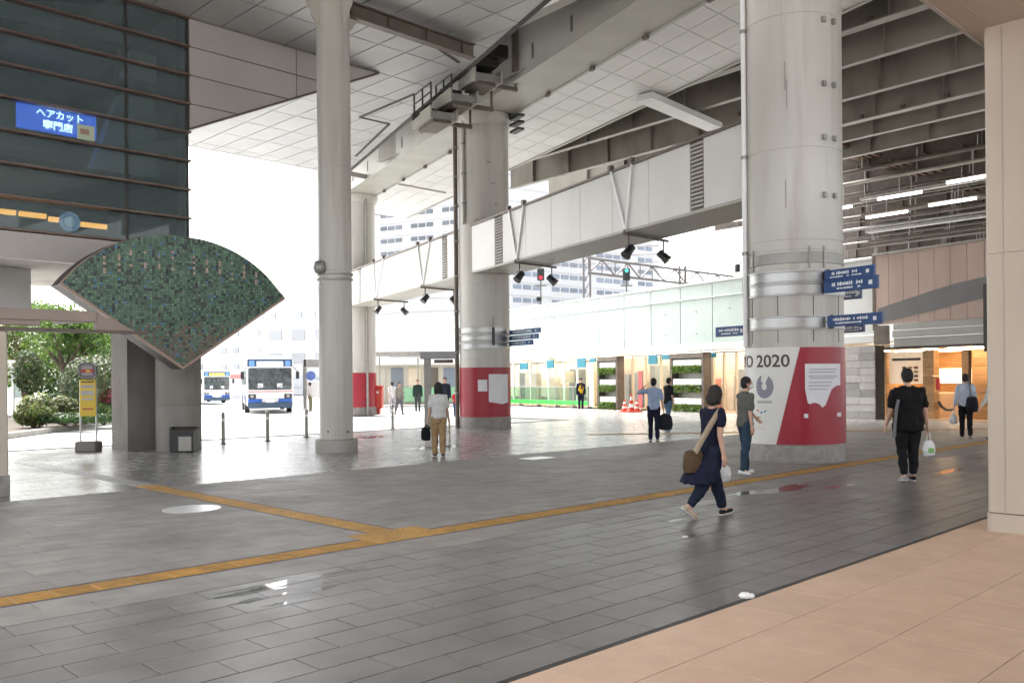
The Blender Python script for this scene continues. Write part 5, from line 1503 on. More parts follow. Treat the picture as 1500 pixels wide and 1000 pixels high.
# ================================================================== DIRECTION SIGNS
def dir_sign(root, p, d, L_, h, seed, m=None, pictos=True):
    """thin board starting at p (its lower column-side corner) going along d"""
    n = Vector((-d.y, d.x, 0)); n = n if n.dot(-p) > 0 else -n
    b = MB().bbox(p + d * L_ / 2 + UP * h / 2, L_ / 2, .03, h / 2, .006, d, n).build('board', m or M['sign_blue'], root)
    rnd = random.Random(seed); marks = MB()
    x = .12
    right_is = d if d.x > 0 else -d
    org = p if d.x > 0 else p + d * L_
    for row, (zz, hh) in enumerate(((h * .62, h * .13), (h * .28, h * .075))):
        x = L_ * .12
        while x < L_ * .74:
            w = rnd.uniform(.35, .75) * h * (.34 if row == 0 else .5)
            if rnd.random() < .86:
                marks.box(org + right_is * (x + w / 2) + n * .0325 + UP * zz, w / 2, .0015, hh * rnd.uniform(.6, 1), right_is, n)
                if row == 0 and rnd.random() < .6: marks.box(org + right_is * (x + w / 2) + n * .0325 + UP * (zz + hh * .1), w / 6, .0018, hh * 1.35, right_is, n)
            x += w + h * .05
    tag(marks.build('lettering', M['sign_white'], b), kind='stuff')
    if pictos:
        mb = MB().box(org + right_is * (L_ * .88) + n * .0325 + UP * h * .5, h * .17, .0015, h * .17, right_is, n)
        mb.build('pictogram', M['sign_white'], b)
SD = hdir(149.5)
def board_at(px, py_top, py_bot, d0, px_end):
    p = at(px, py_bot, d0); top = at(px, py_top, d0)
    xr = (px_end - 750) / FPX; # length along SD up to px_end
    L_ = (xr * p.y - p.x) / (SD.x - xr * SD.y)
    return p, L_, top.z - p.z
for k, (boards, lab) in enumerate((
    (((1209, 397, 412, 16.85, 1283), (1208, 412, 430, 16.85, 1288)), 'pair of stacked blue direction boards high on the poster column'),
    (((1213, 463, 479, 16.85, 1294),), 'single blue direction board lower on the poster column'),
    (((1231, 424, 440, 18.9, 1263), ), 'small shaded direction board just behind the upper pair on the poster column'),
    (((1232, 477, 488, 18.9, 1267), ), 'small shaded direction board behind the lower one on the poster column'))):
    t = thing('direction_sign', at(boards[0][0], boards[0][2], boards[0][3]), lab, 'sign', 'blue direction signs on the columns')
    for b in boards:
        p, L_, h = board_at(*b)
        dir_sign(t, p, SD, L_, h, 40 + k, None if k < 2 else mat('sign_shaded', (.06, .08, .19), .4))  # rear boards: shaded look put into a greyer blue
    p, L_, h = board_at(*boards[0])
    MB().bar(p + UP * h * .5 - SD * .05, p + UP * h * .5 - SD * .05 + (A0 - p).normalized().xy.to_3d() * .35, .05, .05).build('arm', M['grey_steel'], t)
t = thing('direction_sign', at(1088, 490, 18.3), 'blue direction board sticking out from the left side of the poster column', 'sign', 'blue direction signs on the columns')
p = at(1093, 491, 18.3); LD = -SD
xr = (1050 - 750) / FPX; L_ = (xr * p.y - p.x) / (LD.x - xr * LD.y)
dir_sign(t, p, LD, L_, .21, 77)
MB().bar(p + UP * .1, p + UP * .1 + (A0 - p).xy.to_3d().normalized() * .3, .05, .05).build('arm', M['grey_steel'], t)
t = thing('direction_sign', at(748, 500, 30.0), 'stack of three blue direction boards on the red wrapped column', 'sign', 'blue direction signs on the columns')
for k, (y0, y1, xe) in enumerate(((484, 491, 792), (492, 499, 789), (500, 507, 781))):
    p = at(747, y1, 30.2); xr = (xe - 750) / FPX; L_ = (xr * p.y - p.x) / (SD.x - xr * SD.y)
    dir_sign(t, p, SD, L_, (y1 - y0) / FPX * 30.2, 90 + k)
MB().bar(at(747, 496, 30.2), at(740, 496, 30.2), .05, .05).build('arm', M['grey_steel'], t)

# ================================================================== RAILWAY EQUIPMENT
gp = at(862, 378, 60)
gan = thing('catenary_gantry', gp, 'pale lattice catenary gantry over the railway behind the bridge wall', 'gantry')
g1 = at(1120, 411, 74.6); gdv = (g1 - gp).normalized(); gL = (g1 - gp).length
M['gantry'] = mat('gantry_steel', (.13, .115, .11), .6, var=.1)
for z_ in (0, -1.0):
    MB().bar(gp + UP * z_, g1 + UP * z_, .14, .14).build('chord', M['gantry'], gan)
lat = MB(); nb_ = 16
for k in range(nb_):
    a, b = gp + gdv * gL * k / nb_, gp + gdv * gL * (k + 1) / nb_
    lat.bar(a + UP * (0 if k % 2 else -1), b + UP * (-1 if k % 2 else 0), .08, .08); lat.bar(a, a - UP, .06, .06)
lat.build('lattice', M['gantry'], gan)
for px_, d_ in ((860, 60), (1000, 67)):
    b_ = at(px_, 445, d_); tz = gp.z + .3; mst = MB()
    for s_ in ((-.22, -.22), (.22, -.22), (.22, .22), (-.22, .22)): mst.bar((b_.x + s_[0], b_.y + s_[1], 5), (b_.x + s_[0], b_.y + s_[1], tz), .09, .09)
    for k in range(8):
        z_ = 5 + (tz - 5) * k / 8; mst.bar((b_.x - .22, b_.y - .22, z_), (b_.x + .22, b_.y - .22, z_ + (tz - 5) / 8), .05, .05)
    mst.build('mast', M['gantry'], gan)
w_ = MB()
for k in range(3): w_.cyl(at(760, 372 + 9 * k, 75), at(1090, 352 + 14 * k, 62), .03, n=6)
w_.build('wire', M['gantry'], gan)
for px_, py_, c_, lab in ((792, 402, (.55, .02, .03), 'railway signal showing red above the bridge wall'), (917.5, 402, (.05, .5, .45), 'railway signal showing green above the bridge wall')):
    p = at(px_, py_, 60); t = thing('railway_signal', p, lab, 'signal', 'railway signals above the bridge wall')
    MB().bbox(p, .24, .12, .42, .05).build('head', M['black'], t)
    zz = -.22 if px_ < 800 else .24
    MB().cyl(p + Vector((0, -.12, zz)), p + Vector((0, -.15, zz)), .12, n=12).build('lens', mat('lens_%d' % px_, c_, .4, emit=c_, estr=.5), t, auto=40)
    MB().cyl(p - UP * .42, p - UP * 2.6, .05, n=8).build('post', M['gantry'], t, auto=40)
    MB().box(p - UP * .75, .4, .05, .04).build('cross_arm', M['gantry'], t)
p = at(789.5, 438, 60); t = thing('railway_signal', p, 'small dark repeater lamp low under the red railway signal', 'signal', 'railway signals above the bridge wall')
MB().bbox(p, .17, .1, .15, .03).build('head', M['black'], t); MB().cyl(p - UP * .15, p - UP * 1.0, .03, n=8).build('post', M['gantry'], t)
p = at(1080, 393, 50); t = thing('platform_speaker', p, 'small dark camera box on a bracket left of the poster column', 'camera')
MB().bbox(p, .12, .2, .22, .03).build('housing', M['black'], t); MB().bar(p + UP * .3, p + Vector((1.2, 0, .3)), .05, .05).build('bracket', M['gantry'], t)

# ================================================================== FAR BUILDINGS
M['far_wall'] = mat('far_wall', (.50, .50, .51), .7, var=.04, scale=.05)
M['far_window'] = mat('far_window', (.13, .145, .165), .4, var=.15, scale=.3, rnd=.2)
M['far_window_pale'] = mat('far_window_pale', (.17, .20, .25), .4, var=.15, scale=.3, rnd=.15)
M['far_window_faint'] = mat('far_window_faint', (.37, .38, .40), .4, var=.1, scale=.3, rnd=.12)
win_me = {}
def far_face(root, p, d, L_, H_, storey, bay, ww, wh, m, keep, rows0=0, gaps=None):
    """windows on a facade: p lower corner, d along it"""
    n = Vector((-d.y, d.x, 0)); n = n if n.dot(-p) > 0 else -n
    key = (ww, wh, m.name, round(d.x, 3))
    if key not in win_me:
        mb = MB(); mb.box((0, 0, 0), ww / 2, .12, wh / 2, d, n)
        me = bpy.data.meshes.new('window'); me.from_pydata([tuple(q) for q in mb.v], [], mb.f); me.materials.append(m); win_me[key] = me
    r = rows0
    while (r + 1) * storey < H_:
        x = bay * .6; k = 0
        while x < L_ - bay * .4:
            c = p + d * x + UP * ((r + .55) * storey) + n * .02
            k += 1
            if keep(c) and not (gaps and k % gaps == 0): piece('window', win_me[key], root, c)
            x += bay
        r += 1
def vis(x0, x1, y0, y1):
    def f(c):
        px = 750 + c.x / c.y * FPX; py = 557 - (c.z - EYE) / c.y * FPX
        return x0 < px < x1 and y0 < py < y1
    return f
dB = 200.0; cnr = at(735, 557, dB); cnr.z = 0
lf_ = hdir(-64); rt_ = hdir(52)
ob = thing('office_building', cnr, 'large white office block with bands of windows far behind the railway', 'building')
Lf, Rt = 62, 52
MB().prism([cnr, cnr + rt_ * Rt, cnr + rt_ * Rt + lf_ * Lf, cnr + lf_ * Lf], UP * 66).build('wall', M['far_wall'], ob)
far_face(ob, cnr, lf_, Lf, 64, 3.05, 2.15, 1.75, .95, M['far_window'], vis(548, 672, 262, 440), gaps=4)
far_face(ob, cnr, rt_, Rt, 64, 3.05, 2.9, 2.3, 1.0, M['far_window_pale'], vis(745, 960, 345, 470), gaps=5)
for r in range(4, 22):
    for d_, L_ in ((lf_, Lf), (rt_, Rt)):
        n = Vector((-d_.y, d_.x, 0)); n = n if n.dot(-cnr) > 0 else -n
        MB().box(cnr + d_ * L_ / 2 + n * .12 + UP * (r * 3.05 - .12), L_ / 2, .12, .18, d_, n).build('ledge', M['far_wall'], ob)
c2 = at(470, 557, 150); c2.z = 0
ob2 = thing('pale_block', c2, 'pale city block with small windows beyond the bus road, left of the slim column', 'building')
MB().prism([c2, c2 + Vector((-30, 14, 0)), c2 + Vector((-26, 30, 0)), c2 + Vector((6, 16, 0))], UP * 17).build('wall', M['far_wall'], ob2)
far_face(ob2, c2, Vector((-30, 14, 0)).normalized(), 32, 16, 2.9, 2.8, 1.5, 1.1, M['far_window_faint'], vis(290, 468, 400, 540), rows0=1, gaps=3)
for w__ in list(ob2.children):
    if w__.name.startswith('window'): w__.scale = (.85, 1, .8)
c3 = at(560, 557, 110); c3.z = 0
ob3 = thing('low_white_building', c3, 'low white building with dark ground floor beyond the crossing', 'building')
MB().prism([c3 + Vector((-16, 4, 0)), c3 + Vector((22, -2, 0)), c3 + Vector((24, 10, 0)), c3 + Vector((-14, 16, 0))], UP * 9).build('wall', M['far_wall'], ob3)
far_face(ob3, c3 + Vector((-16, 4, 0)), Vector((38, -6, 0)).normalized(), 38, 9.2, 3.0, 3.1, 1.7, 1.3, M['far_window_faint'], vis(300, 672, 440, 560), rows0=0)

# dark shop fronts and shelter roofs in the middle distance
p = at(585, 603, 62); p.z = 0
ms = thing('corner_shop', p, 'dark fronted corner shop with cream and green windows beyond the mail box', 'shop')
MB().bbox(p + UP * 1.6, 4.2, 1.0, 1.6, .03).build('wall', M['shop_wall'], ms)
for k in range(7):
    MB().bbox(p + Vector((-3.6 + 1.2 * k, -1.02, 1.35)), .42, .04, 1.2, .02).build('window', [M['dark_steel'], M['grey_steel'], M['shop_wall'], M['far_window'], M['cream'], M['brown_steel'], M['far_window_pale']][k], ms)
MB().bbox(p + Vector((1.9, -1.1, .7)), 2.2, .05, .5, .02).build('green_panel', mat('pale_green', (.25, .48, .28), .4), ms)
MB().bbox(p + Vector((0, -1.2, 3.0)), 4.4, .4, .25, .03).build('awning', M['white_paint'], ms)
p = at(583, 518, 55)
sr = thing('shelter_roof', Vector((p.x, p.y, 0)), 'flat grey bus shelter roof on posts beyond the far column', 'shelter')
MB().bbox(p, 1.5, .8, .14, .03).build('roof', M['grey_steel'], sr)
MB().bbox(p + Vector((.5, 0, -.2)), 1.0, .7, .06, .02).build('underside', M['far_wall'], sr)
for dx in (-1.2, 1.2): MB().cyl(Vector((p.x + dx, p.y + .3, 0)), Vector((p.x + dx, p.y + .3, p.z)), .05, n=8).build('post', M['grey_steel'], sr)

# T shaped post with sign boxes
p = on_z(627, 632)
ts = thing('sign_post', p, 'grey post carrying flat box sign beside the woman in tan trousers', 'sign post')
zt_ = lambda py: EYE + (557.8 - py) / FPX * p.y
MB().bbox(p + UP * (zt_(516) / 2), .11, .08, zt_(516) / 2, .01).build('post', M['grey_steel'], ts)
MB().bbox(p + Vector((.33, -.05, zt_(520))), .56, .12, (zt_(515) - zt_(526)) / 2, .02).build('sign_box', mat('sign_grey', (.36, .35, .37), .5), ts)
MB().bbox(p + Vector((.52, -.02, zt_(529))), .30, .08, .055, .01).build('lower_panel', M['brown_steel'], ts)

# mail box
p = on_z(549, 607)
mbx = thing('mail_box', p, 'square red mail box on a short leg beside the far column', 'mail box')
M['mail_red'] = mat('mail_red', (.52, .035, .02), .35, var=.08)
MB().bbox(p + UP * .82, .40, .34, .52, .05).build('body', M['mail_red'], mbx)
MB().bbox(p + UP * 1.38, .43, .37, .05, .03).build('cap', M['mail_red'], mbx)
MB().bbox(p + Vector((0, 0, .15)), .28, .24, .15, .02).build('leg', M['mail_red'], mbx)
MB().box(p + Vector((.06, -.345, 1.10)), .20, .01, .05).build('slot', M['white_paint'], mbx)
MB().box(p + Vector((-.36, -.36, .85)), .05, .03, .55).build('white_stripe', M['white_paint'], mbx)
MB().box(p + Vector((-.50, -.3, .85)), .07, .03, .6).build('side_panel', mat('mail_orange', (.55, .13, .04), .4), mbx)
p = on_z(525, 603)
rb = thing('red_hoarding', p, 'bright red hoarding panel between slim column and mail box', 'hoarding')
MB().bbox(p + UP * .95, .32, .05, .93, .01).build('panel', mat('hoarding_red', (.50, .02, .05), .4, var=.05), rb)
MB().bbox(p + UP * .03, .36, .2, .03, .01).build('foot', M['dark_steel'], rb)

# ================================================================== BOLLARDS
bol = None
for k, (px_, py_, lab) in enumerate(((327, 650, 'slim steel bollard between round pier and first bus'), (392, 646, 'slim steel bollard standing before the parked bus'), (449, 640, 'slim steel bollard just left of the slim column'),
                                     (575, 628, 'slim steel bollard right of the slim column before the mail box'), (172, 655, 'slim steel bollard between the bus stop sign and the piers'))):
    p = on_z(px_, py_)
    if bol is None:
        bol = thing('bollard', p, lab, 'bollard', 'slim bollards along the kerb')
        MB().cyl(p, p + UP * .80, .05, n=16).build('post', M['grey_steel'], bol, auto=40)
        MB().lathe(p, [(.05, .80), (.052, .81), (.045, .835), (.01, .85)], 16).build('cap', M['stainless'], bol, auto=60)
        MB().cyl(p + UP * .60, p + UP * .68, .052, n=16).build('reflective_band', M['white_paint'], bol, auto=40)
        MB().cyl(p, p + UP * .02, .09, n=16).build('foot_ring', M['dark_steel'], bol, auto=40)
    else:
        o = copy_tree(bol, None, p); o['label'] = lab
    
# ================================================================== BUS STOP SIGN
p = on_z(130, 661)
bs_ = thing('bus_stop_sign', p, 'yellow bus stop timetable board on two poles in a concrete block', 'bus stop')
M['bus_yellow'] = mat('bus_yellow', (.55, .38, .03), .4, var=.06)
MB().bbox(p + UP * .12, .25, .2, .13, .03).build('base_block', M['dark_concrete'], bs_)
zs = lambda py: EYE + (562.4 - py) / FPX * 21.2
for s_ in (-.19, .19): MB().cyl(p + Vector((s_, 0, .2)), p + Vector((s_, 0, zs(556))), .022, n=10).build('pole', M['stainless'], bs_, auto=40)
bd_ = MB().bbox(p + Vector((0, 0, (zs(556) + zs(610)) / 2)), .20, .03, (zs(556) - zs(610)) / 2, .01).build('board', M['bus_yellow'], bs_)
for k, (y0, y1, m_, hw_) in enumerate(((558, 560, M['ink'], .15), (564, 568, M['grey_steel'], .16), (572, 579, M['grey_steel'], .16), (583, 586, M['ink_grey'], .13), (598, 600, M['red_panel'], .13))):
    MB().box(p + Vector((0, -.031, (zs(y0) + zs(y1)) / 2)), hw_, .003, (zs(y0) - zs(y1)) / 2, ).build('timetable', m_, bd_)
hd = MB().bbox(p + Vector((0, 0, (zs(530) + zs(555)) / 2)), .21, .035, (zs(530) - zs(555)) / 2 - .01, .08).build('header', mat('header_grey', (.25, .23, .24), .4), bs_)
MB().box(p + Vector((0, -.037, zs(543))), .14, .003, .045).build('red_name', M['red_panel'], hd)
MB().box(p + Vector((.02, -.041, zs(543))), .05, .002, .03).build('yellow_mark', M['bus_yellow'], hd)

# information pole beside the bus
p = on_z(447, 600)
ip = thing('information_pole', p, 'grey bus bay pole with round blue sign right of the parked bus', 'sign post')
MB().bbox(p + UP * 1.5, .1, .1, 1.5, .02).build('post', M['grey_steel'], ip)
MB().bbox(p + Vector((.55, 0, 2.75)), .6, .1, .25, .03).build('sign_box', M['grey_steel'], ip)
MB().cyl(p + Vector((.38, -.15, 2.0)), p + Vector((.38, -.1, 2.0)), .28, n=20).build('round_sign', mat('round_blue', (.12, .18, .45), .4), ip, auto=40)
MB().bbox(p + Vector((.5, .05, 1.2)), .35, .05, .5, .02).build('panel', M['white_paint'], ip)

# ================================================================== BUSES
M['bus_white'] = mat('bus_white', (.72, .73, .74), .25, var=.03, coat=.4)
M['bus_blue'] = mat('bus_blue', (.02, .10, .42), .25, var=.05, coat=.4)
M['bus_navy'] = mat('bus_navy', (.03, .07, .13), .3, var=.1, coat=.3)
M['bus_glass'] = mat('bus_glass', (.075, .09, .095), .08, var=.75, scale=5, spec=.8)  # uneven glass colour stands in for patchy reflections
M['tyre'] = mat('tyre', (.02, .02, .02), .8, var=.2)
def make_bus(loc, rz, label, scale=1.0, dest=(.72, .74, .75)):
    t = bpy.data.objects.new('city_bus', None); col.objects.link(t); t['o'] = [0, 0, 0]
    t.location = loc; t.rotation_euler = (0, 0, rz); t.scale = (scale,) * 3
    tag(t, label, 'bus', 'white and blue city buses')
    MB().bbox((0, 5.2, 1.66), 1.22, 5.2, 1.32, .13).build('body', M['bus_white'], t)
    MB().bbox((0, 5.2, 3.02), .9, 4.2, .08, .04).build('roof_unit', M['bus_white'], t)
    MB().bbox((0, .02, 2.72), 1.16, .05, .20, .03).build('header', M['bus_navy'], t)
    MB().bbox((0, -.035, 2.66), .68, .03, .13, .015).build('destination_board', mat('dest_%d' % int(dest[2] * 100), dest, .4, emit=dest, estr=.25), t)
    for s_ in (-1, 1):
        MB().bbox((.93 * s_, -.035, 2.68), .14, .03, .15, .03).build('marker_lamp', mat('marker_blue', (.15, .32, .75), .3), t)
    ws = MB().bbox((0, .0, 1.86), 1.12, .05, .58, .06).build('windscreen', M['bus_glass'], t)
    MB().box((0, -.055, 1.86), .012, .006, .56).build('centre_bar', M['black'], ws)
    for s_ in (-1, 1):
        MB().bar((.25 * s_, -.075, 1.32), (.85 * s_, -.075, 1.62), .03, .02).build('wiper', M['black'], ws)
        MB().box((.5 * s_, -.056, 1.5), .14, .004, .12).build('dash_notice', M['paper'], ws)
    MB().box((0, -.002, 1.18), 1.18, .012, .018).build('red_line', mat('line_red', (.5, .06, .06), .4), t)
    for s_ in (-1, 1):
        hl = MB().bbox((.93 * s_, .0, .93), .20, .05, .12, .03).build('headlight', M['dark_steel'], t)
        MB().cyl((.93 * s_, -.06, .93), (.93 * s_, -.03, .93), .09, n=14).build('lamp_glass', M['stainless'], hl, auto=40)
        MB().bbox((.78 * s_, .0, .70), .36, .06, .10, .03).build('blue_corner', M['bus_blue'], t)
        mi = MB().bbox((1.42 * s_, -.20, 2.05), .09, .05, .20, .03).build('mirror', M['black'], t)
        MB().bar((1.2 * s_, .0, 2.5), (1.42 * s_, -.2, 2.25), .03, .03).build('arm', M['black'], mi)
    MB().bbox((0, .0, .45), 1.16, .07, .17, .04).build('bumper', M['bus_navy'], t)
    MB().box((0, -.075, .68), .23, .008, .085).build('number_plate', M['white_paint'], t)
    for s_ in (-1, 1):
        for k in range(6):
            MB().bbox((1.215 * s_, 1.2 + 1.6 * k, 2.0), .02, .72, .46, .01).build('side_window', M['bus_glass'], t)
        MB().box((1.222 * s_, 5.2, .85), .006, 5.0, .16).build('side_stripe', M['bus_blue'], t)
        for y_ in (2.2, 7.8):
            tw = MB().cyl((1.0 * s_, y_, .48), (1.26 * s_, y_, .48), .48, n=24).build('wheel', M['tyre'], t, auto=40)
            MB().cyl((1.2 * s_, y_, .48), (1.275 * s_, y_, .48), .27, n=18).build('rim', M['grey_steel'], tw, auto=40)
    return t
bp_ = at(396, 606, 47.5); bp_.z = -.04
make_bus(bp_, math.atan2(bp_.y, bp_.x) - R(90) + R(3), 'white city bus with blue corners facing the bollards')
bp_ = at(318, 595, 71); bp_.z = -.04
make_bus(bp_, math.atan2(bp_.y, bp_.x) - R(90) + R(14), 'farther white bus half hidden behind the round concrete pier', .88, (.62, .42, .10))
# red shop awning strip between the buses
p = at(346, 551, 90); p0_ = Vector((p.x, p.y, 0))
t = thing('red_fascia', p0_, 'faded red shop fascia far behind between the two buses', 'shop front')
MB().bbox(p, 1.0, .2, .22, .03).build('fascia', mat('faded_red', (.5, .2, .18), .5), t)
MB().bbox(p0_ + UP * 1.1, 1.0, .15, 1.1, .03).build('front', M['far_wall'], t)

# ================================================================== GARDEN BEHIND THE BUS STOP
gk = [on_z(-60, 652), on_z(15, 640), on_z(60, 634), on_z(110, 627), on_z(150, 622), on_z(190, 617)]
garden = struct_root('garden_bed')
ks = MB()
for a, b in zip(gk[:-1], gk[1:]): ks.bar(a + UP * .04, b + UP * .04, .22, .20)
ks.build('kerb', M['kerb'], garden)
so = MB(); so.prism([p + UP * .0 for p in gk] + [gk[-1] + Vector((-6, 16, 0)), gk[0] + Vector((-12, 14, 0))], UP * .12)
so.build('soil', M['soil'], garden)
def shrub(px, py, d, rx, ry, rz, n, size, mats_, label, name='shrub', clip_round=False, group='garden shrubs behind the bus stop', stems=4):
    p = at(px, py, d); base = Vector((p.x, p.y, .1))
    t = thing(name, base, label, 'shrub' if name == 'shrub' else name.split('_')[-1], group)
    sm = MB()
    for k in range(stems):
        a = random.uniform(0, 6.28); e = Vector((math.cos(a) * rx * .5, math.sin(a) * ry * .5, p.z + random.uniform(-.2, .3) * rz))
        sm.cyl(base, Vector((base.x + e.x, base.y + e.y, max(e.z, .3))), .035, .012, 6)
    sm.build('stems', M['trunk'], t)
    bumps = [(Vector((random.gauss(0, 1), random.gauss(0, 1), random.gauss(0, 1))).normalized(), random.uniform(.75, 1.1)) for _ in range(14)]
    for mi, m_ in enumerate(mats_):
        lf = MB()
        for _ in range(n // len(mats_)):
            d_ = Vector((random.gauss(0, 1), random.gauss(0, 1), random.gauss(0, 1))).normalized()
            r_ = random.uniform(.45, 1.0) ** .45
            k = 1.0
            if not clip_round:
                best = max(bumps, key=lambda b: b[0].dot(d_)); k = best[1] * (.72 + .28 * max(0, best[0].dot(d_)) ** 3)
            q = p + Vector((d_.x * rx, d_.y * ry, d_.z * rz)) * r_ * k
            if q.z < .12: continue
            nrm = (d_ + Vector((random.gauss(0, .6), random.gauss(0, .6), random.gauss(.3, .6)))).normalized()
            a = nrm.cross(Vector((random.gauss(0, 1), random.gauss(0, 1), random.gauss(0, 1)))).normalized(); b = nrm.cross(a)
            s = size * random.uniform(.6, 1.3)
            lf.add([q - a * s, q - b * s * .42, q + a * s, q + b * s * .42], [(0, 1, 2, 3)])
        tag(lf.build('foliage', m_, t), kind='stuff')
    return t
random.seed(77)
shrub(140, 566, 34, 1.35, 1.3, 1.25, 5200, .075, [M['leaf_dark'], M['leaf_olive'], M['leaf_dark']], 'big rounded dark clipped shrub behind the yellow timetable board', clip_round=True)
shrub(48, 600, 31, .85, .9, .62, 2600, .08, [M['leaf_olive'], M['leaf_yellow'], M['leaf_light']], 'low yellowish variegated bush left of the yellow timetable board')
shrub(95, 598, 32, .75, .9, .55, 2200, .08, [M['leaf_olive'], M['leaf_dark'], M['leaf_yellow']], 'low olive bush just left of the yellow timetable board')
shrub(152, 604, 33, .95, .7, .40, 2200, .08, [M['leaf_light'], M['leaf']], 'low bright green hedge right of the yellow timetable board')
shrub(165, 578, 33.5, .6, .5, .35, 1300, .07, [M['flower'], M['flower'], M['leaf']], 'pink flowering azalea beside the big rounded shrub')
shrub(40, 545, 36, .7, .7, 1.1, 1800, .08, [M['leaf_dark'], M['leaf_olive'], M['leaf']], 'tall loose dark green shrub by the white booth')
shrub(105, 612, 31, 2.4, .5, .22, 2600, .07, [M['leaf_dark'], M['leaf']], 'long low dark green edging hedge along the garden kerb')
def tree(px, d, h, cr, label, mats_, trunk_r=.14, py_c=None, n=5200):
    p = at(px, 560, d); base = Vector((p.x, p.y, .05))
    t = thing('garden_tree', base, label, 'tree', 'trees in the garden bed')
    tk = MB(); tk.cyl(base, base + UP * h * .55, trunk_r, trunk_r * .7, 10)
    for k in range(7):
        a = k * 2.4; e = base + UP * h * random.uniform(.72, .95) + Vector((math.cos(a), math.sin(a), 0)) * cr * .65
        tk.cyl(base + UP * h * random.uniform(.4, .55), e, trunk_r * .45, .02, 7)
    tk.build('trunk', M['trunk'], t, auto=50)
    clumps = [(base + UP * h * random.uniform(.68, 1.08) + Vector((random.gauss(0, .5), random.gauss(0, .5), 0)) * cr, cr * random.uniform(.28, .5)) for _ in range(16)]
    for m_ in mats_:
        lf = MB()
        for _ in range(n // len(mats_)):
            c_, r_ = random.choice(clumps)
            d_ = Vector((random.gauss(0, 1), random.gauss(0, 1), random.gauss(0, 1))).normalized()
            q = c_ + d_ * r_ * random.uniform(.3, 1) ** .5
            nrm = Vector((random.gauss(0, 1), random.gauss(0, 1), random.gauss(.6, 1))).normalized()
            a = nrm.cross(Vector((random.gauss(0, 1), random.gauss(0, 1), random.gauss(0, 1)))).normalized(); b = nrm.cross(a)
            s = .11 * random.uniform(.6, 1.3)
            lf.add([q - a * s, q - b * s * .45, q + a * s, q + b * s * .45], [(0, 1, 2, 3)])
        tag(lf.build('crown', m_, t), kind='stuff')
tree(96, 39, 4.2, 2.0, 'tree with thick pale trunk and bright green crown above the rounded shrub', [M['leaf_light'], M['leaf']], .3)
tree(150, 43, 4.6, 2.2, 'tree with fresh green crown behind the rounded shrub near the pier', [M['leaf'], M['leaf_light']], .16)
tree(35, 45, 4.8, 2.2, 'tree with light green crown behind the white booth', [M['leaf_light'], M['leaf_yellow'], M['leaf']], .16)
shrub(95, 545, 46, 4.2, 1.0, 1.6, 5200, .12, [M['leaf'], M['leaf_light'], M['leaf_dark']], 'tall leafy hedge closing the back of the garden bed')
shrub(120, 590, 37, 1.9, .8, .8, 2600, .09, [M['leaf_dark'], M['leaf']], 'dense dark bush between rounded shrub and low olive bush')
p = on_z(20, 618)
t = thing('white_booth', p, 'narrow white framed glass booth at the garden edge beside the canopy post', 'booth')
for dx in (0, .42): MB().bbox(p + Vector((dx, 0, 1.3)), .05, .05, 1.3, .01).build('frame_post', M['white_paint'], t)
MB().bbox(p + Vector((.21, 0, 2.62)), .62, .3, .05, .02).build('roof', M['white_paint'], t)
MB().box(p + Vector((.21, 0, 1.75)), .17, .012, .72).build('pane', M['wall_glass'], t)

# ================================================================== PEOPLE
PENDING = []
def capsule(mb, p0, p1, r0, r1, n=12, k=4):
    p0, p1 = Vector(p0), Vector(p1); d = p1 - p0
    L_ = d.length
    d = d / L_ if L_ > 1e-6 else Vector((0, 0, 1))
    x = d.cross(UP if abs(d.z) < .9 else Vector((1, 0, 0))).normalized(); y = d.cross(x)
    rings = []
    for i in range(1, k + 1):
        a = -math.pi / 2 + math.pi / 2 * i / k; rings.append((p0 + d * math.sin(a) * r0, math.cos(a) * r0))
    for i in range(0, k):
        a = math.pi / 2 * i / k; rings.append((p1 + d * math.sin(a) * r1, math.cos(a) * r1))
    loft(mb, [(c, x * r, y * r) for c, r in rings], n, p0 - d * r0, p1 + d * r1)
def loft(mb, rings, n=16, tip0=None, tip1=None):
    b = len(mb.v); m_ = len(rings)
    for c, x, y in rings:
        mb.v += [c + x * math.cos(2 * math.pi * i / n) + y * math.sin(2 * math.pi * i / n) for i in range(n)]
    for k in range(m_ - 1):
        for i in range(n): mb.f.append((b + k * n + i, b + k * n + (i + 1) % n, b + (k + 1) * n + (i + 1) % n, b + (k + 1) * n + i))
    mb.v.append(tip0 if tip0 is not None else rings[0][0]); t0 = len(mb.v) - 1
    mb.v.append(tip1 if tip1 is not None else rings[-1][0]); t1 = len(mb.v) - 1
    for i in range(n):
        mb.f.append((b + (i + 1) % n, b + i, t0)); mb.f.append((b + (m_ - 1) * n + i, b + (m_ - 1) * n + (i + 1) % n, t1))
def ell(mb, c, rx, ry, rz, rot=None, n=16, k=10):
    c = Vector(c); b = len(mb.v)
    rings = []
    for i in range(1, k):
        a = -math.pi / 2 + math.pi * i / k; rings.append((math.sin(a), math.cos(a)))
    Mx = rot or Matrix.Identity(3)
    X, Y, Z = Mx @ Vector((rx, 0, 0)), Mx @ Vector((0, ry, 0)), Mx @ Vector((0, 0, rz))
    loft(mb, [(c + Z * s, X * q, Y * q) for s, q in rings], n, c - Z, c + Z)
def blob(name, mb, m, parent, voxel, it=4, disp=0.0, freq=9.0):
    me = bpy.data.meshes.new(name); me.from_pydata([tuple(p) for p in mb.v], [], mb.f); me.materials.append(m)
    o = bpy.data.objects.new(name, me); col.objects.link(o); o.parent = parent
    r = o.modifiers.new('remesh', 'REMESH'); r.mode = 'VOXEL'; r.voxel_size = voxel
    s = o.modifiers.new('smooth', 'SMOOTH'); s.iterations = it; s.factor = .5
    PENDING.append((o, m, disp, freq))
    return o
M['skin'] = mat('skin', (.50, .30, .215), .5, var=.06, scale=9, sub=.05)
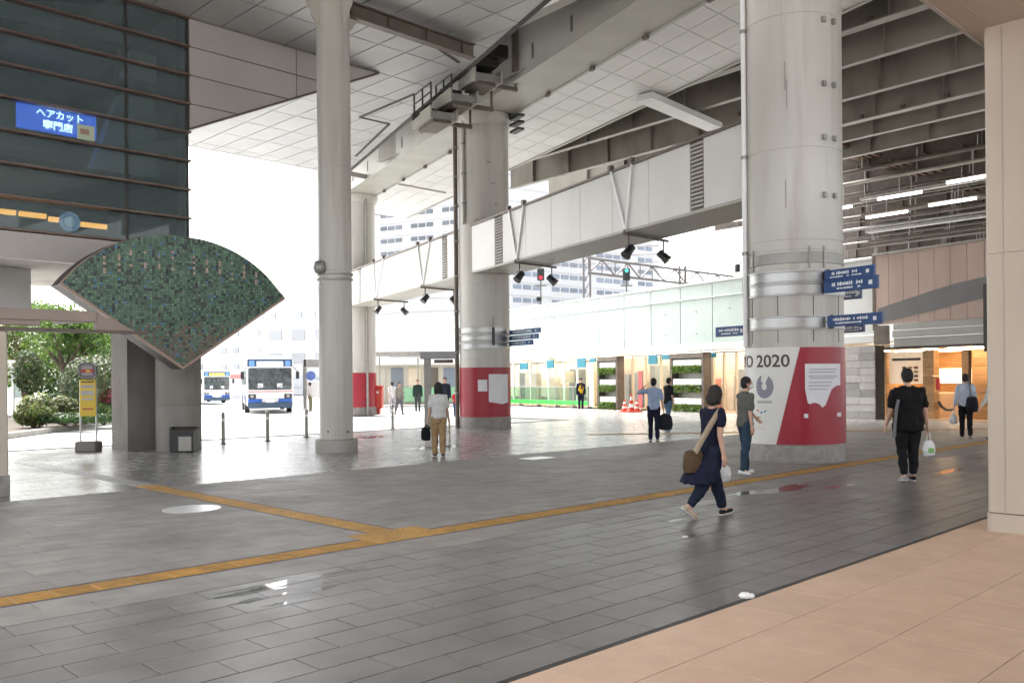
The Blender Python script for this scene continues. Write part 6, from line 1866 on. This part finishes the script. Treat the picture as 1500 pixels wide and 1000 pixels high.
M['hair'] = mat('hair_black', (.010, .009, .009), .75, var=.3, scale=25)
M['hair_brown'] = mat('hair_brown', (.016, .011, .009), .75, var=.3, scale=25)
M['sole'] = mat('sole', (.55, .53, .50), .6, var=.1)
def cloth(name, c, rough=.85): return mat('cloth_' + name, c, rough, var=.14, scale=14, bump=.1, bscale=120, spec=.15)

def person(label, loc, fwd, h, top=None, bottom=None, legs=((0, 0), (0, 0)), arms=((0, 6, 8), (0, 6, 8)), female=False, hair='short', lean=3, head_yaw=0.0,
           sleeve='short', dress=None, shoe=None, stout=1.0, vox=.009, mask=False, cap=None, cropped=False, vest=None, group=None, hairm=None, barefoot_ankle=True, head_pitch=0.0):
    t = bpy.data.objects.new('person', None); col.objects.link(t); t['o'] = [0, 0, 0]
    fwd = Vector((fwd[0], fwd[1], 0)).normalized()
    t.location = loc; t.rotation_euler = (0, 0, math.atan2(fwd.y, fwd.x) - R(90))
    tag(t, label, 'person', group or 'people walking through the plaza')
    s = h; ln = math.tan(R(lean))
    sw = (.092 if female else .102) * (1 + (stout - 1) * .6)
    # ---- skeleton
    hipz = .525
    feet = []
    for sd_, (a, b) in zip((-1, 1), legs):            # left, right
        hip = Vector((.050 * sd_, 0, hipz)); a_, b_ = R(a), R(b)
        kn_ = hip + Vector((.004 * sd_, math.sin(a_), -math.cos(a_))) * .245
        an = kn_ + Vector((0, math.sin(a_ - b_), -math.cos(a_ - b_))) * .240
        pitch = R(max(-50, min(20, (a - b)))) if a - b < -8 else R(min(12, max(0, a - b) * .5))
        fdir = Vector((.12 * sd_, math.cos(pitch), math.sin(pitch))).normalized()
        low = min((an + fdir * .09 - UP * .032).z, (an - fdir * .035 - UP * .038).z)
        feet.append([hip, kn_, an, fdir, low])
    dz = -min(f[4] for f in feet)
    hz = hipz + dz
    def up(x, y, z):                                   # torso point with lean
        return Vector((x, y + (z - hipz) * ln, z + dz)) * s
    for f in feet:
        for i in range(3): f[i] = (f[i] + UP * dz) * s
    sh_ = []; 
    for sd_, (a, o_, e) in zip((-1, 1), arms):         # swing forward, outward, elbow bend
        sp = up(sw * sd_, -.004, .797)
        a_, o2, e_ = R(a), R(o_), R(e)
        d1 = Vector((math.sin(o2) * sd_, math.sin(a_) * math.cos(o2), -math.cos(a_) * math.cos(o2)))
        el = sp + d1 * .165 * s
        ax = Vector((1, 0, 0))
        d2 = (Matrix.Rotation(e_, 3, d1.cross(Vector((0, 1, 0))).normalized() if abs(d1.y) < .95 else ax) @ d1)
        if d2.dot(Vector((0, 1, 0))) < d1.dot(Vector((0, 1, 0))) and e > 0 and a < 70: d2 = (Matrix.Rotation(-e_, 3, d1.cross(Vector((0, 1, 0))).normalized()) @ d1)
        if e > 100:                                    # hand raised to the head
            d2 = (up(.05 * sd_, .02, .95) - el).normalized()
        wr = el + d2 * .142 * s
        sh_.append((sp, el, wr, d1, d2))
    # ---- body
    b = MB()
    st = stout
    tors = [(.485, .070, .050), (.53, .088 * st, .060 * st), (.60, .074 * st, .053 * st), (.66, .078 * st, .056 * st), (.73, .088 * st, .060 * st), (.79, .098 * st, .050), (.825, .060, .040), (.845, .034, .034)]
    loft(b, [(up(0, -.004, z), Vector((rx, 0, 0)) * s, Vector((0, ry, 0)) * s) for z, rx, ry in tors], 20)
    capsule(b, up(0, -.004, .82), up(0, .008, .885), .031 * s, .028 * s)
    hc = up(0, .012, .928); HR = Matrix.Rotation(R(head_yaw), 3, 'Z') @ Matrix.Rotation(R(head_pitch), 3, 'X')
    hd = lambda x, y, z: hc + HR @ (Vector((x, y, z)) * s)
    ell(b, hc + UP * .008 * s, .0445 * s, .054 * s, .060 * s, HR)
    ell(b, hd(0, .012, -.030), .034 * s, .040 * s, .036 * s, HR)
    capsule(b, hd(0, .052, .006), hd(0, .062, -.012), .006 * s, .008 * s, 8, 3)
    ell(b, hd(0, .050, -.032), .016 * s, .006 * s, .007 * s, HR, 8, 6)
    for sx in (-1, 1):
        ell(b, hd(.045 * sx, -.004, -.006), .006 * s, .013 * s, .018 * s, HR, 8, 6)
        capsule(b, hd(.010 * sx, .050, .018), hd(.030 * sx, .043, .018), .007 * s, .006 * s, 8, 3)
    for sd_, (sp, el, wr, d1, d2) in zip((-1, 1), sh_):
        ell(b, sp, .032 * s * st, .030 * s, .032 * s)
        capsule(b, sp, el, .028 * s * st, .021 * s * st); capsule(b, el, wr, .0215 * s * st, .0145 * s)
        side = d2.cross(Vector((1, 0, 0)) if abs(d2.x) < .8 else UP).normalized()     # across the palm, front-back
        if side.y < 0: side = -side
        nr = d2.cross(side).normalized()
        pc = wr + d2 * .030 * s
        rot = Matrix((side, nr, d2)).transposed()
        ell(b, pc, .023 * s, .011 * s, .034 * s, rot, 12, 8)
        inn = nr if nr.x * sd_ < 0 else -nr
        for q, (off, ln_) in enumerate(((.016, .038), (.0055, .043), (-.0055, .040), (-.016, .031))):
            f0 = wr + d2 * .055 * s + side * off * s
            f1 = f0 + (d2 * .92 + inn * .35).normalized() * ln_ * .55 * s
            f2 = f1 + (d2 * .70 + inn * .75).normalized() * ln_ * .5 * s
            capsule(b, f0, f1, .0052 * s, .0048 * s, 8, 3); capsule(b, f1, f2, .0048 * s, .0042 * s, 8, 3)
        th0 = wr + d2 * .016 * s + side * .017 * s
        th1 = th0 + (d2 * .7 + side * .6 + inn * .3).normalized() * .026 * s
        capsule(b, th0, th1, .0072 * s, .0060 * s, 8, 3); capsule(b, th1, th1 + (d2 * .9 + inn * .3).normalized() * .02 * s, .0058 * s, .0048 * s, 8, 3)
    for hip, kn_, an, fdir, low in feet:
        capsule(b, hip, kn_, .050 * s * st, .033 * s); capsule(b, kn_, an, .032 * s, .0205 * s)
        cal = kn_.lerp(an, .32) - Vector((0, .010 * s, 0)); ell(b, cal, .030 * s, .031 * s, .06 * s)
        capsule(b, an - UP * .016 * s - fdir * .012 * s, an - UP * .018 * s + fdir * .085 * s, .020 * s, .014 * s)
    body = blob('body', b, M['skin'], t, vox)
    # ---- hair
    hm = hairm or M['hair']
    hb = MB()
    ell(hb, hd(0, -.010, .020), .0495 * s, .0555 * s, .057 * s, HR)
    ell(hb, hd(0, -.024, -.006), .046 * s, .040 * s, .046 * s, HR)
    if hair in ('bob', 'long'):
        for sx in (-1, 1): capsule(hb, hd(.040 * sx, -.006, .01), hd(.043 * sx, -.012, -.055), .018 * s, .016 * s)
        ell(hb, hd(0, -.035, -.030), .052 * s, .034 * s, .055 * s, HR)
    if hair == 'long':
        loft(hb, [(hd(0, -.035, z), HR @ Vector((rx, 0, 0)) * s, HR @ Vector((0, ry, 0)) * s) for z, rx, ry in ((-.14, .030, .016), (-.10, .052, .024), (-.04, .056, .034), (.0, .050, .036))], 16)
    if cap:
        ell(hb, hd(0, 0, .03), .052 * s, .060 * s, .044 * s, HR); ell(hb, hd(0, .055, .028), .036 * s, .038 * s, .008 * s, HR)
        hm = cap
    blob('cap' if cap else 'hair', hb, hm, t, vox, 2, .004 * s if not cap else 0, 60)
    if vox < .012:
        for sx in (-1, 1):
            e = MB(); ell(e, hd(.019 * sx, .0465, .006), .006 * s, .004 * s, .0035 * s, HR, 10, 6)
            o = e.build('eye', M['black'], t, smooth=True)
    if mask:
        mk = MB(); ell(mk, hd(0, .030, -.026), .039 * s, .039 * s, .030 * s, HR)
        blob('face_mask', mk, M['white_paint'], t, vox, 2)
    # ---- clothes
    g_ = .010
    if dress:
        z0, fl = dress['hem'], dress.get('flare', .12)
        c = MB()
        rings = [(z0, fl, fl * .72), (z0 + .10, fl * .93, fl * .68), (.50, .104 * st, .078), (.60, .088 * st, .068), (.66, .088 * st, .066), (.73, .096 * st, .070), (.79, .103 * st, .056), (.822, .066, .044)]
        ym = dress.get('shift', 0.0)
        loft(c, [(up(0, (-.004 + ym * max(0, .5 - z) * 4), z), Vector((rx, 0, 0)) * s, Vector((0, ry, 0)) * s) for z, rx, ry in rings], 24)
        for sp, el, wr, d1, d2 in sh_: capsule(c, sp, sp.lerp(el, .45), .0375 * s, .035 * s); capsule(c, up(0, -.004, .812), sp, .032 * s, .037 * s)
        blob('dress', c, dress['mat'], t, vox * 1.2, 3, .011 * s, 11)
    elif top:
        c = MB(); hem = top.get('hem', .49); lo = top.get('loose', 1.0) * st
        rings = [(hem, .096 * lo, .070 * lo), (.545, .095 * lo, .069 * lo), (.60, .087 * lo, .064 * lo), (.66, .088 * lo, .065 * lo), (.73, .097 * lo, .069 * lo), (.785, .106 * st, .058 * st), (.818, .072, .047), (.842, .040, .038)]
        loft(c, [(up(0, -.004, z), Vector((rx, 0, 0)) * s, Vector((0, ry, 0)) * s) for z, rx, ry in rings], 24)
        for sp, el, wr, d1, d2 in sh_:
            r_ = .0355
            if sleeve == 'long':
                capsule(c, sp, el, r_ * s, .030 * s); capsule(c, el, el.lerp(wr, .92), .030 * s, .022 * s)
            else:
                capsule(c, sp, sp.lerp(el, .72), r_ * s, .0335 * s)
        for sp, el, wr, d1, d2 in sh_:
            ell(c, sp, .036 * s, .035 * s, .034 * s); capsule(c, up(0, -.004, .822), sp - UP * .006 * s, .034 * s, .033 * s)
        blob('shirt', c, top['mat'], t, vox * 1.2, 3, .010 * s, 12)
    if vest:
        c = MB()
        rings = [(.50, .101, .075), (.60, .094, .071), (.73, .103, .075), (.785, .100, .062), (.815, .075, .05)]
        loft(c, [(up(0, -.004, z), Vector((rx, 0, 0)) * s, Vector((0, ry, 0)) * s) for z, rx, ry in rings], 24)
        blob('vest', c, vest, t, vox * 1.3, 3)
    if bottom:
        c = MB()
        loft(c, [(up(0, -.002, z), Vector((rx, 0, 0)) * s, Vector((0, ry, 0)) * s) for z, rx, ry in ((.455, .062, .052), (.50, .090 * st, .064 * st), (.55, .088 * st, .064 * st), (.60, .078 * st, .058 * st))], 20)
        for hip, kn_, an, fdir, low in feet:
            end = kn_.lerp(an, .82 if cropped else .96)
            w = bottom.get('loose', 1.0)
            capsule(c, hip, kn_, .056 * s * st, .040 * s * w); capsule(c, kn_, end, .040 * s * w, .030 * s * w)
            ell(c, kn_.lerp(an, .3) - Vector((0, .008 * s, 0)), .036 * s * w, .038 * s * w, .07 * s)
        blob('trousers', c, bottom['mat'], t, vox * 1.2, 3, .008 * s, 15)
    shm = shoe or M['black']
    for k, (hip, kn_, an, fdir, low) in enumerate(feet):
        sm_ = shm[k] if isinstance(shm, (list, tuple)) else shm
        side = fdir.cross(UP).normalized(); upv = side.cross(fdir)
        rot = Matrix((side, fdir, upv)).transposed()
        c = MB()
        ell(c, an - upv * .018 * s - fdir * .010 * s, .024 * s, .032 * s, .024 * s, rot)
        ell(c, an - upv * .022 * s + fdir * .045 * s, .027 * s, .056 * s, .018 * s, rot)
        so_ = blob('shoe', c, sm_, t, vox, 2)
        c = MB(); loft(c, [(an + fdir * y * s - upv * .037 * s, side * rx * s, upv * .0075 * s) for y, rx in ((-.042, .010), (-.034, .022), (0, .025), (.05, .029), (.085, .024), (.102, .010))], 12)
        c.build('sole', M['sole'], so_, smooth=True)
    t['wr'] = [list(x[2] + x[4] * .085 * s) for x in sh_]
    return t
def hand_world(t, i):
    bpy.context.view_layer.update()
    return t.matrix_world @ Vector(list(t['wr'][i]))

navy = cloth('navy', (.012, .014, .030)); black_c = cloth('black', (.010, .010, .011)); grey_c = cloth('grey', (.115, .115, .105)); jeans = cloth('jeans', (.03, .055, .085))
white_c = cloth('white', (.55, .54, .53)); tan = cloth('tan', (.32, .21, .115)); blue_c = cloth('pale_blue', (.30, .37, .52)); ltblue = cloth('light_blue', (.46, .52, .62)); dark = cloth('dark', (.02, .021, .026))
green_c = cloth('dark_green', (.025, .045, .04)); beige_c = cloth('beige', (.30, .26, .23)); yellow_c = cloth('hi_vis', (.60, .38, .03)); red_c = cloth('red', (.5, .03, .04)); jean2 = cloth('jeans_light', (.10, .17, .26))
shoe_beige = cloth('shoe_beige', (.42, .34, .25)); shoe_dark = cloth('shoe_dark', (.02, .02, .028)); shoe_grey = cloth('shoe_grey', (.30, .30, .30))

pw = on_z(1042, 757)
woman = person('woman in navy dress with beige shoulder strap striding right over the yellow strip', pw, (.90, .42), 1.57, female=True, hair='bob', hairm=M['hair_brown'], dress={'hem': .285, 'flare': .155, 'mat': navy, 'shift': -.12},
               bottom={'mat': cloth('leggings', (.016, .022, .042)), 'loose': 1.06}, legs=((20, 4), (-20, 22)), arms=((16, 10, 18), (-10, 10, 14)), lean=5, shoe=[shoe_dark, shoe_beige], vox=.008, head_yaw=18, head_pitch=-12, cropped=True)
pg = on_z(1092, 694)
gman = person('man in grey T-shirt and face mask walking past the poster column', pg, (.93, .30), 1.64, top={'mat': grey_c}, bottom={'mat': jeans, 'loose': .95}, legs=((7, 4), (-5, 6)), arms=((38, 6, 10), (-8, 6, 12)), lean=2, mask=True, shoe=[M['white_paint'], M['white_paint']], vox=.009, head_yaw=-18)
pb = on_z(1331, 705)
bman = person('broad man in black seen from behind carrying white plastic bag', pb, (.10, 1), 1.74, top={'mat': black_c, 'hem': .455, 'loose': 1.12}, bottom={'mat': cloth('black_trousers', (.012, .012, .014)), 'loose': 1.05}, legs=((3, 14), (5, 2)), arms=((4, 11, 10), (-2, 10, 8)), lean=2, stout=1.2, shoe=[shoe_grey, shoe_dark], vox=.009, cropped=True)
pc_ = on_z(643, 668)
bw_ = person('woman in white blouse and tan trousers seen from behind walking to the buses', pc_, (-.15, 1), 1.60, top={'mat': white_c, 'hem': .52, 'loose': 1.08}, bottom={'mat': tan, 'loose': 1.15}, legs=((8, 10), (-3, 3)), arms=((-4, 9, 12), (4, 9, 12)), female=True, hair='long', lean=2, shoe=shoe_dark, vox=.012)
pd_ = on_z(958, 645)
bl_ = person('man in pale blue shirt raising one hand to his head', pd_, (.12, 1), 1.64, top={'mat': blue_c, 'hem': .50}, bottom={'mat': navy}, legs=((5, 6), (-6, 4)), arms=((40, 75, 130), (-2, 10, 10)), lean=2, sleeve='short', shoe=shoe_dark, vox=.012)
pe_ = on_z(979, 627)
dm = person('man in dark shirt and blue jeans just behind the pale blue shirt', pe_, (.85, .5), 1.66, top={'mat': dark}, bottom={'mat': jean2}, legs=((10, 6), (-10, 10)), arms=((34, 10, 20), (-4, 8, 10)), shoe=shoe_grey, vox=.014)
guard = person('guard in yellow vest and navy cap standing by the glass fence', on_z(851, 600), (.1, -1), 1.72, top={'mat': navy}, vest=yellow_c, bottom={'mat': navy}, cap=navy, sleeve='long', vox=.018, group='people in the distance')
pf_ = on_z(1415, 641)
wm = person('man in light shirt with shoulder bag walking towards the warm shop', pf_, (.35, 1), 1.68, top={'mat': ltblue, 'hem': .50, 'loose': 1.06}, bottom={'mat': black_c}, legs=((4, 4), (-6, 8)), arms=((0, 10, 10), (6, 10, 16)), sleeve='long', shoe=shoe_dark, vox=.013)
person('person in white sleeves half hidden behind the beige pillar', on_z(1459, 645), (-.4, 1), 1.66, top={'mat': white_c}, bottom={'mat': dark}, legs=((8, 6), (-8, 10)), arms=((4, 22, 14), (0, 8, 10)), sleeve='long', vox=.014)
DG = 'people in the distance'
person('person in dark green clothes walking before the corner shop', on_z(612, 604), (.1, -1), 1.70, top={'mat': green_c}, bottom={'mat': cloth('slate', (.06, .07, .075))}, legs=((8, 4), (-8, 10)), sleeve='long', vox=.02, group=DG)
person('person in beige top and grey trousers beyond the mail box', on_z(585, 608), (.6, -.8), 1.60, top={'mat': beige_c}, bottom={'mat': cloth('mid_grey', (.16, .16, .18))}, legs=((16, 5), (-14, 12)), sleeve='long', vox=.02, group=DG)
person('person in white top beyond the mail box', on_z(575, 604), (-.6, .8), 1.60, top={'mat': cloth('bright', (.6, .62, .64))}, bottom={'mat': cloth('pale_grey', (.35, .36, .38))}, legs=((10, 5), (-10, 12)), vox=.02, group=DG)
person('person in dark jacket beyond the woman in tan trousers', on_z(652, 612), (.2, -1), 1.78, top={'mat': cloth('ink_jacket', (.03, .035, .055))}, bottom={'mat': dark}, legs=((6, 4), (-8, 10)), sleeve='long', vox=.02, group=DG)
person('child in red top and blue shorts beside the red wrapped column', on_z(668, 610), (-.2, -1), 1.22, top={'mat': red_c}, bottom={'mat': cloth('shorts', (.03, .05, .2))}, vox=.018, group=DG)
person('person in pale top and olive trousers waiting at the bus bay pole', on_z(455, 602), (-.9, .2), 1.62, top={'mat': cloth('pale', (.5, .48, .47))}, bottom={'mat': cloth('olive', (.16, .16, .10))}, vox=.02, group=DG)

# ---- bags
def plastic_bag(p, label, w, h_, m, swing=0.0, d=.55):
    """p: where the hand holds it"""
    t = thing('plastic_bag', p, label, 'bag', 'bags carried by people')
    c = MB(); top = p - UP * h_ * .38
    rings = []
    for z, rx, ry in ((-h_ * 1.0, .30, .22), (-h_ * .97, .44, .36), (-h_ * .75, .52, .44), (-h_ * .5, .44, .36), (-h_ * .38, .30, .22), (-h_ * .34, .10, .08)):
        rings.append((p + UP * z + Vector((swing * -z, 0, 0)), Vector((rx * w, .06 * w, 0)), Vector((0, ry * w * d, 0))))
    loft(c, [(a - p, b, e) for a, b, e in rings], 18)
    o = blob('bag', c, m, t, .009, 2, .012, 22)
    hn = MB()
    for sx in (-1, 1):
        hn.bar(p - UP * h_ * .36 + Vector((.16 * w * sx, 0, 0)), p + Vector((.02 * sx, 0, 0)), .03, .008)
    hn.build('handles', m, t)
    return t
M['plastic_white'] = mat('plastic_white', (.66, .66, .66), .35, var=.08, scale=20, bump=.4, bscale=40)
bpos = hand_world(woman, 0)
plastic_bag(bpos + Vector((.02, 0, .03)), 'plump white bag carried by the woman in navy dress', .26, .34, M['plastic_white'], .0, .7)
b = plastic_bag(hand_world(bman, 1) + Vector((0, 0, .03)), 'thin white plastic bag with green print held by the man in black', .21, .36, M['plastic_white'])
hp = hand_world(bman, 1)
MB().bbox(hp + Vector((.01, -.065, -.24)), .045, .006, .035, .004).build('green_print', mat('print_green', (.18, .42, .12), .5), b)
plastic_bag(hand_world(wm, 0) + Vector((0, 0, .03)), 'white plastic bag held by the man in light shirt', .22, .36, M['plastic_white'])
def soft_bag(p, label, hx, hy, hz, m, strap=None, strap_m=None, name='shoulder_bag', rz=0.0, strap_w=.045):
    t = thing(name, p, label, 'bag', 'bags carried by people')
    c = MB(); Rz = Matrix.Rotation(rz, 3, 'Z')
    for z, k in ((-hz, .86), (0, 1.0)): pass
    loft(c, [(UP * z, Rz @ Vector((hx * k, 0, 0)), Rz @ Vector((0, hy * k, 0))) for z, k in ((-hz, .62), (-hz * .92, .92), (-hz * .3, 1.06), (hz * .5, .95), (hz * .92, .8), (hz, .5))], 20)
    blob('pouch', c, m, t, .012, 3, .008, 14)
    if strap:
        sm = MB(); pts = [Vector(q) for q in strap]
        n0 = None; prev = None
        for i, q in enumerate(pts):
            d_ = (pts[min(i + 1, len(pts) - 1)] - pts[max(i - 1, 0)]).normalized()
            out = (q - Vector((pts[0].x * .5 + pts[-1].x * .5, pts[0].y * .5 + pts[-1].y * .5 + .2, q.z))).normalized()
            sd_ = d_.cross(out).normalized() * strap_w / 2; nn = sd_.cross(d_).normalized() * .006
            sm.v += [q - sd_ + nn, q + sd_ + nn, q + sd_ - nn, q - sd_ - nn]
        for i in range(len(pts) - 1):
            a = 4 * i
            for j in range(4): sm.f.append((a + j, a + (j + 1) % 4, a + 4 + (j + 1) % 4, a + 4 + j))
        sm.f += [(0, 1, 2, 3), (4 * len(pts) - 1, 4 * len(pts) - 2, 4 * len(pts) - 3, 4 * len(pts) - 4)]
        sm.build('strap', strap_m or m, t, smooth=True)
    return t
dW = pw.y
soft_bag(at(1016, 676, dW - .12), 'brown and beige shoulder bag bouncing behind the woman in navy dress', .13, .07, .13, cloth('bag_brown', (.10, .065, .04)),
         [at(1055, 600, dW - .13), at(1050, 607, dW - .17), at(1042, 620, dW - .20), at(1033, 636, dW - .205), at(1025, 650, dW - .20), at(1018, 663, dW - .17)], cloth('strap_beige', (.36, .29, .21)), rz=R(20), strap_w=.065)
hb = hand_world(bl_, 1)
soft_bag(hb - UP * .20 + Vector((.02, 0, 0)), 'black bag hanging from the lowered hand of the man in pale blue shirt', .19, .08, .20, dark, [hb + Vector((-.08, 0, -.03)), hb + Vector((0, 0, .03)), hb + Vector((.1, 0, -.03))], name='hand_bag')
hb = hand_world(bw_, 0)
soft_bag(hb + Vector((-.03, 0, -.17)), 'black hand bag carried by the woman in tan trousers', .10, .06, .14, black_c, [hb + Vector((-.08, 0, -.06)), hb + Vector((0, 0, .02)), hb + Vector((.06, 0, -.06))], name='hand_bag')
q = at(1424, 592, pf_.y - .16)
soft_bag(q, 'dark shoulder bag on the back of the man in light shirt', .15, .09, .20, dark, [q + Vector((-.02, 0, .18)), q + Vector((-.04, -.02, .35)), q + Vector((-.06, .02, .52)), q + Vector((-.04, .12, .60))], cloth('strap_grey', (.2, .2, .22)), strap_w=.05)
q = at(1307, 618, pb.y - .13)
t = thing('shoulder_bag', q, 'thin grey bag strap hanging down the back of the man in black', 'bag', 'bags carried by people')
sm = MB(); pp = [at(1316, 585, pb.y - .17), at(1313, 600, pb.y - .185), at(1311, 620, pb.y - .19), at(1310, 640, pb.y - .185)]
for a, b2 in zip(pp[:-1], pp[1:]): sm.bar(a, b2, .045, .012, Vector((0, 1, 0)))
sm.build('strap', cloth('strap_mid', (.16, .165, .18)), t)
hb = hand_world(bw_, 1)
t = thing('folded_umbrella', hb, 'pale folded umbrella hanging from the hand of the woman in tan trousers', 'umbrella')
MB().cyl(hb + UP * .02, hb - UP * .55, .022, .012, 10).build('canopy', cloth('umbrella', (.5, .45, .36)), t, smooth=True)
MB().cyl(hb + UP * .02, hb + UP * .12, .012, .012, 8).build('handle', M['brown_steel'], t)
MB().cyl(hb - UP * .55, hb - UP * .62, .008, .004, 8).build('tip', M['grey_steel'], t)

# ---- apply the shaping of bodies and clothes
bpy.context.view_layer.update()
dg = bpy.context.evaluated_depsgraph_get()
done = []
for o, m_, disp, freq in PENDING:
    done.append(bpy.data.meshes.new_from_object(o.evaluated_get(dg)))
for (o, m_, disp, freq), me in zip(PENDING, done):
    o.modifiers.clear()
    old = o.data; o.data = me
    bpy.data.meshes.remove(old)
    me.materials.clear(); me.materials.append(m_)
    if disp:
        nv = [v.normal.copy() for v in me.vertices]
        off = Vector((hash(o.name) % 17, hash(o.name) % 13, 0)) * 0
        for v, n in zip(me.vertices, nv):
            q = v.co
            f = noise.noise(Vector((q.x * freq, q.y * freq, q.z * freq * .6)) + off) + .5 * noise.noise(Vector((q.x * freq * 2.3, q.y * freq * 2.3, q.z * freq * 1.2)))
            v.co = q + n * (f + .45) * disp
    me.shade_smooth()

for o in list(bpy.data.objects):
    for k in ('o', 'wr'):
        if k in o.keys(): del o[k]
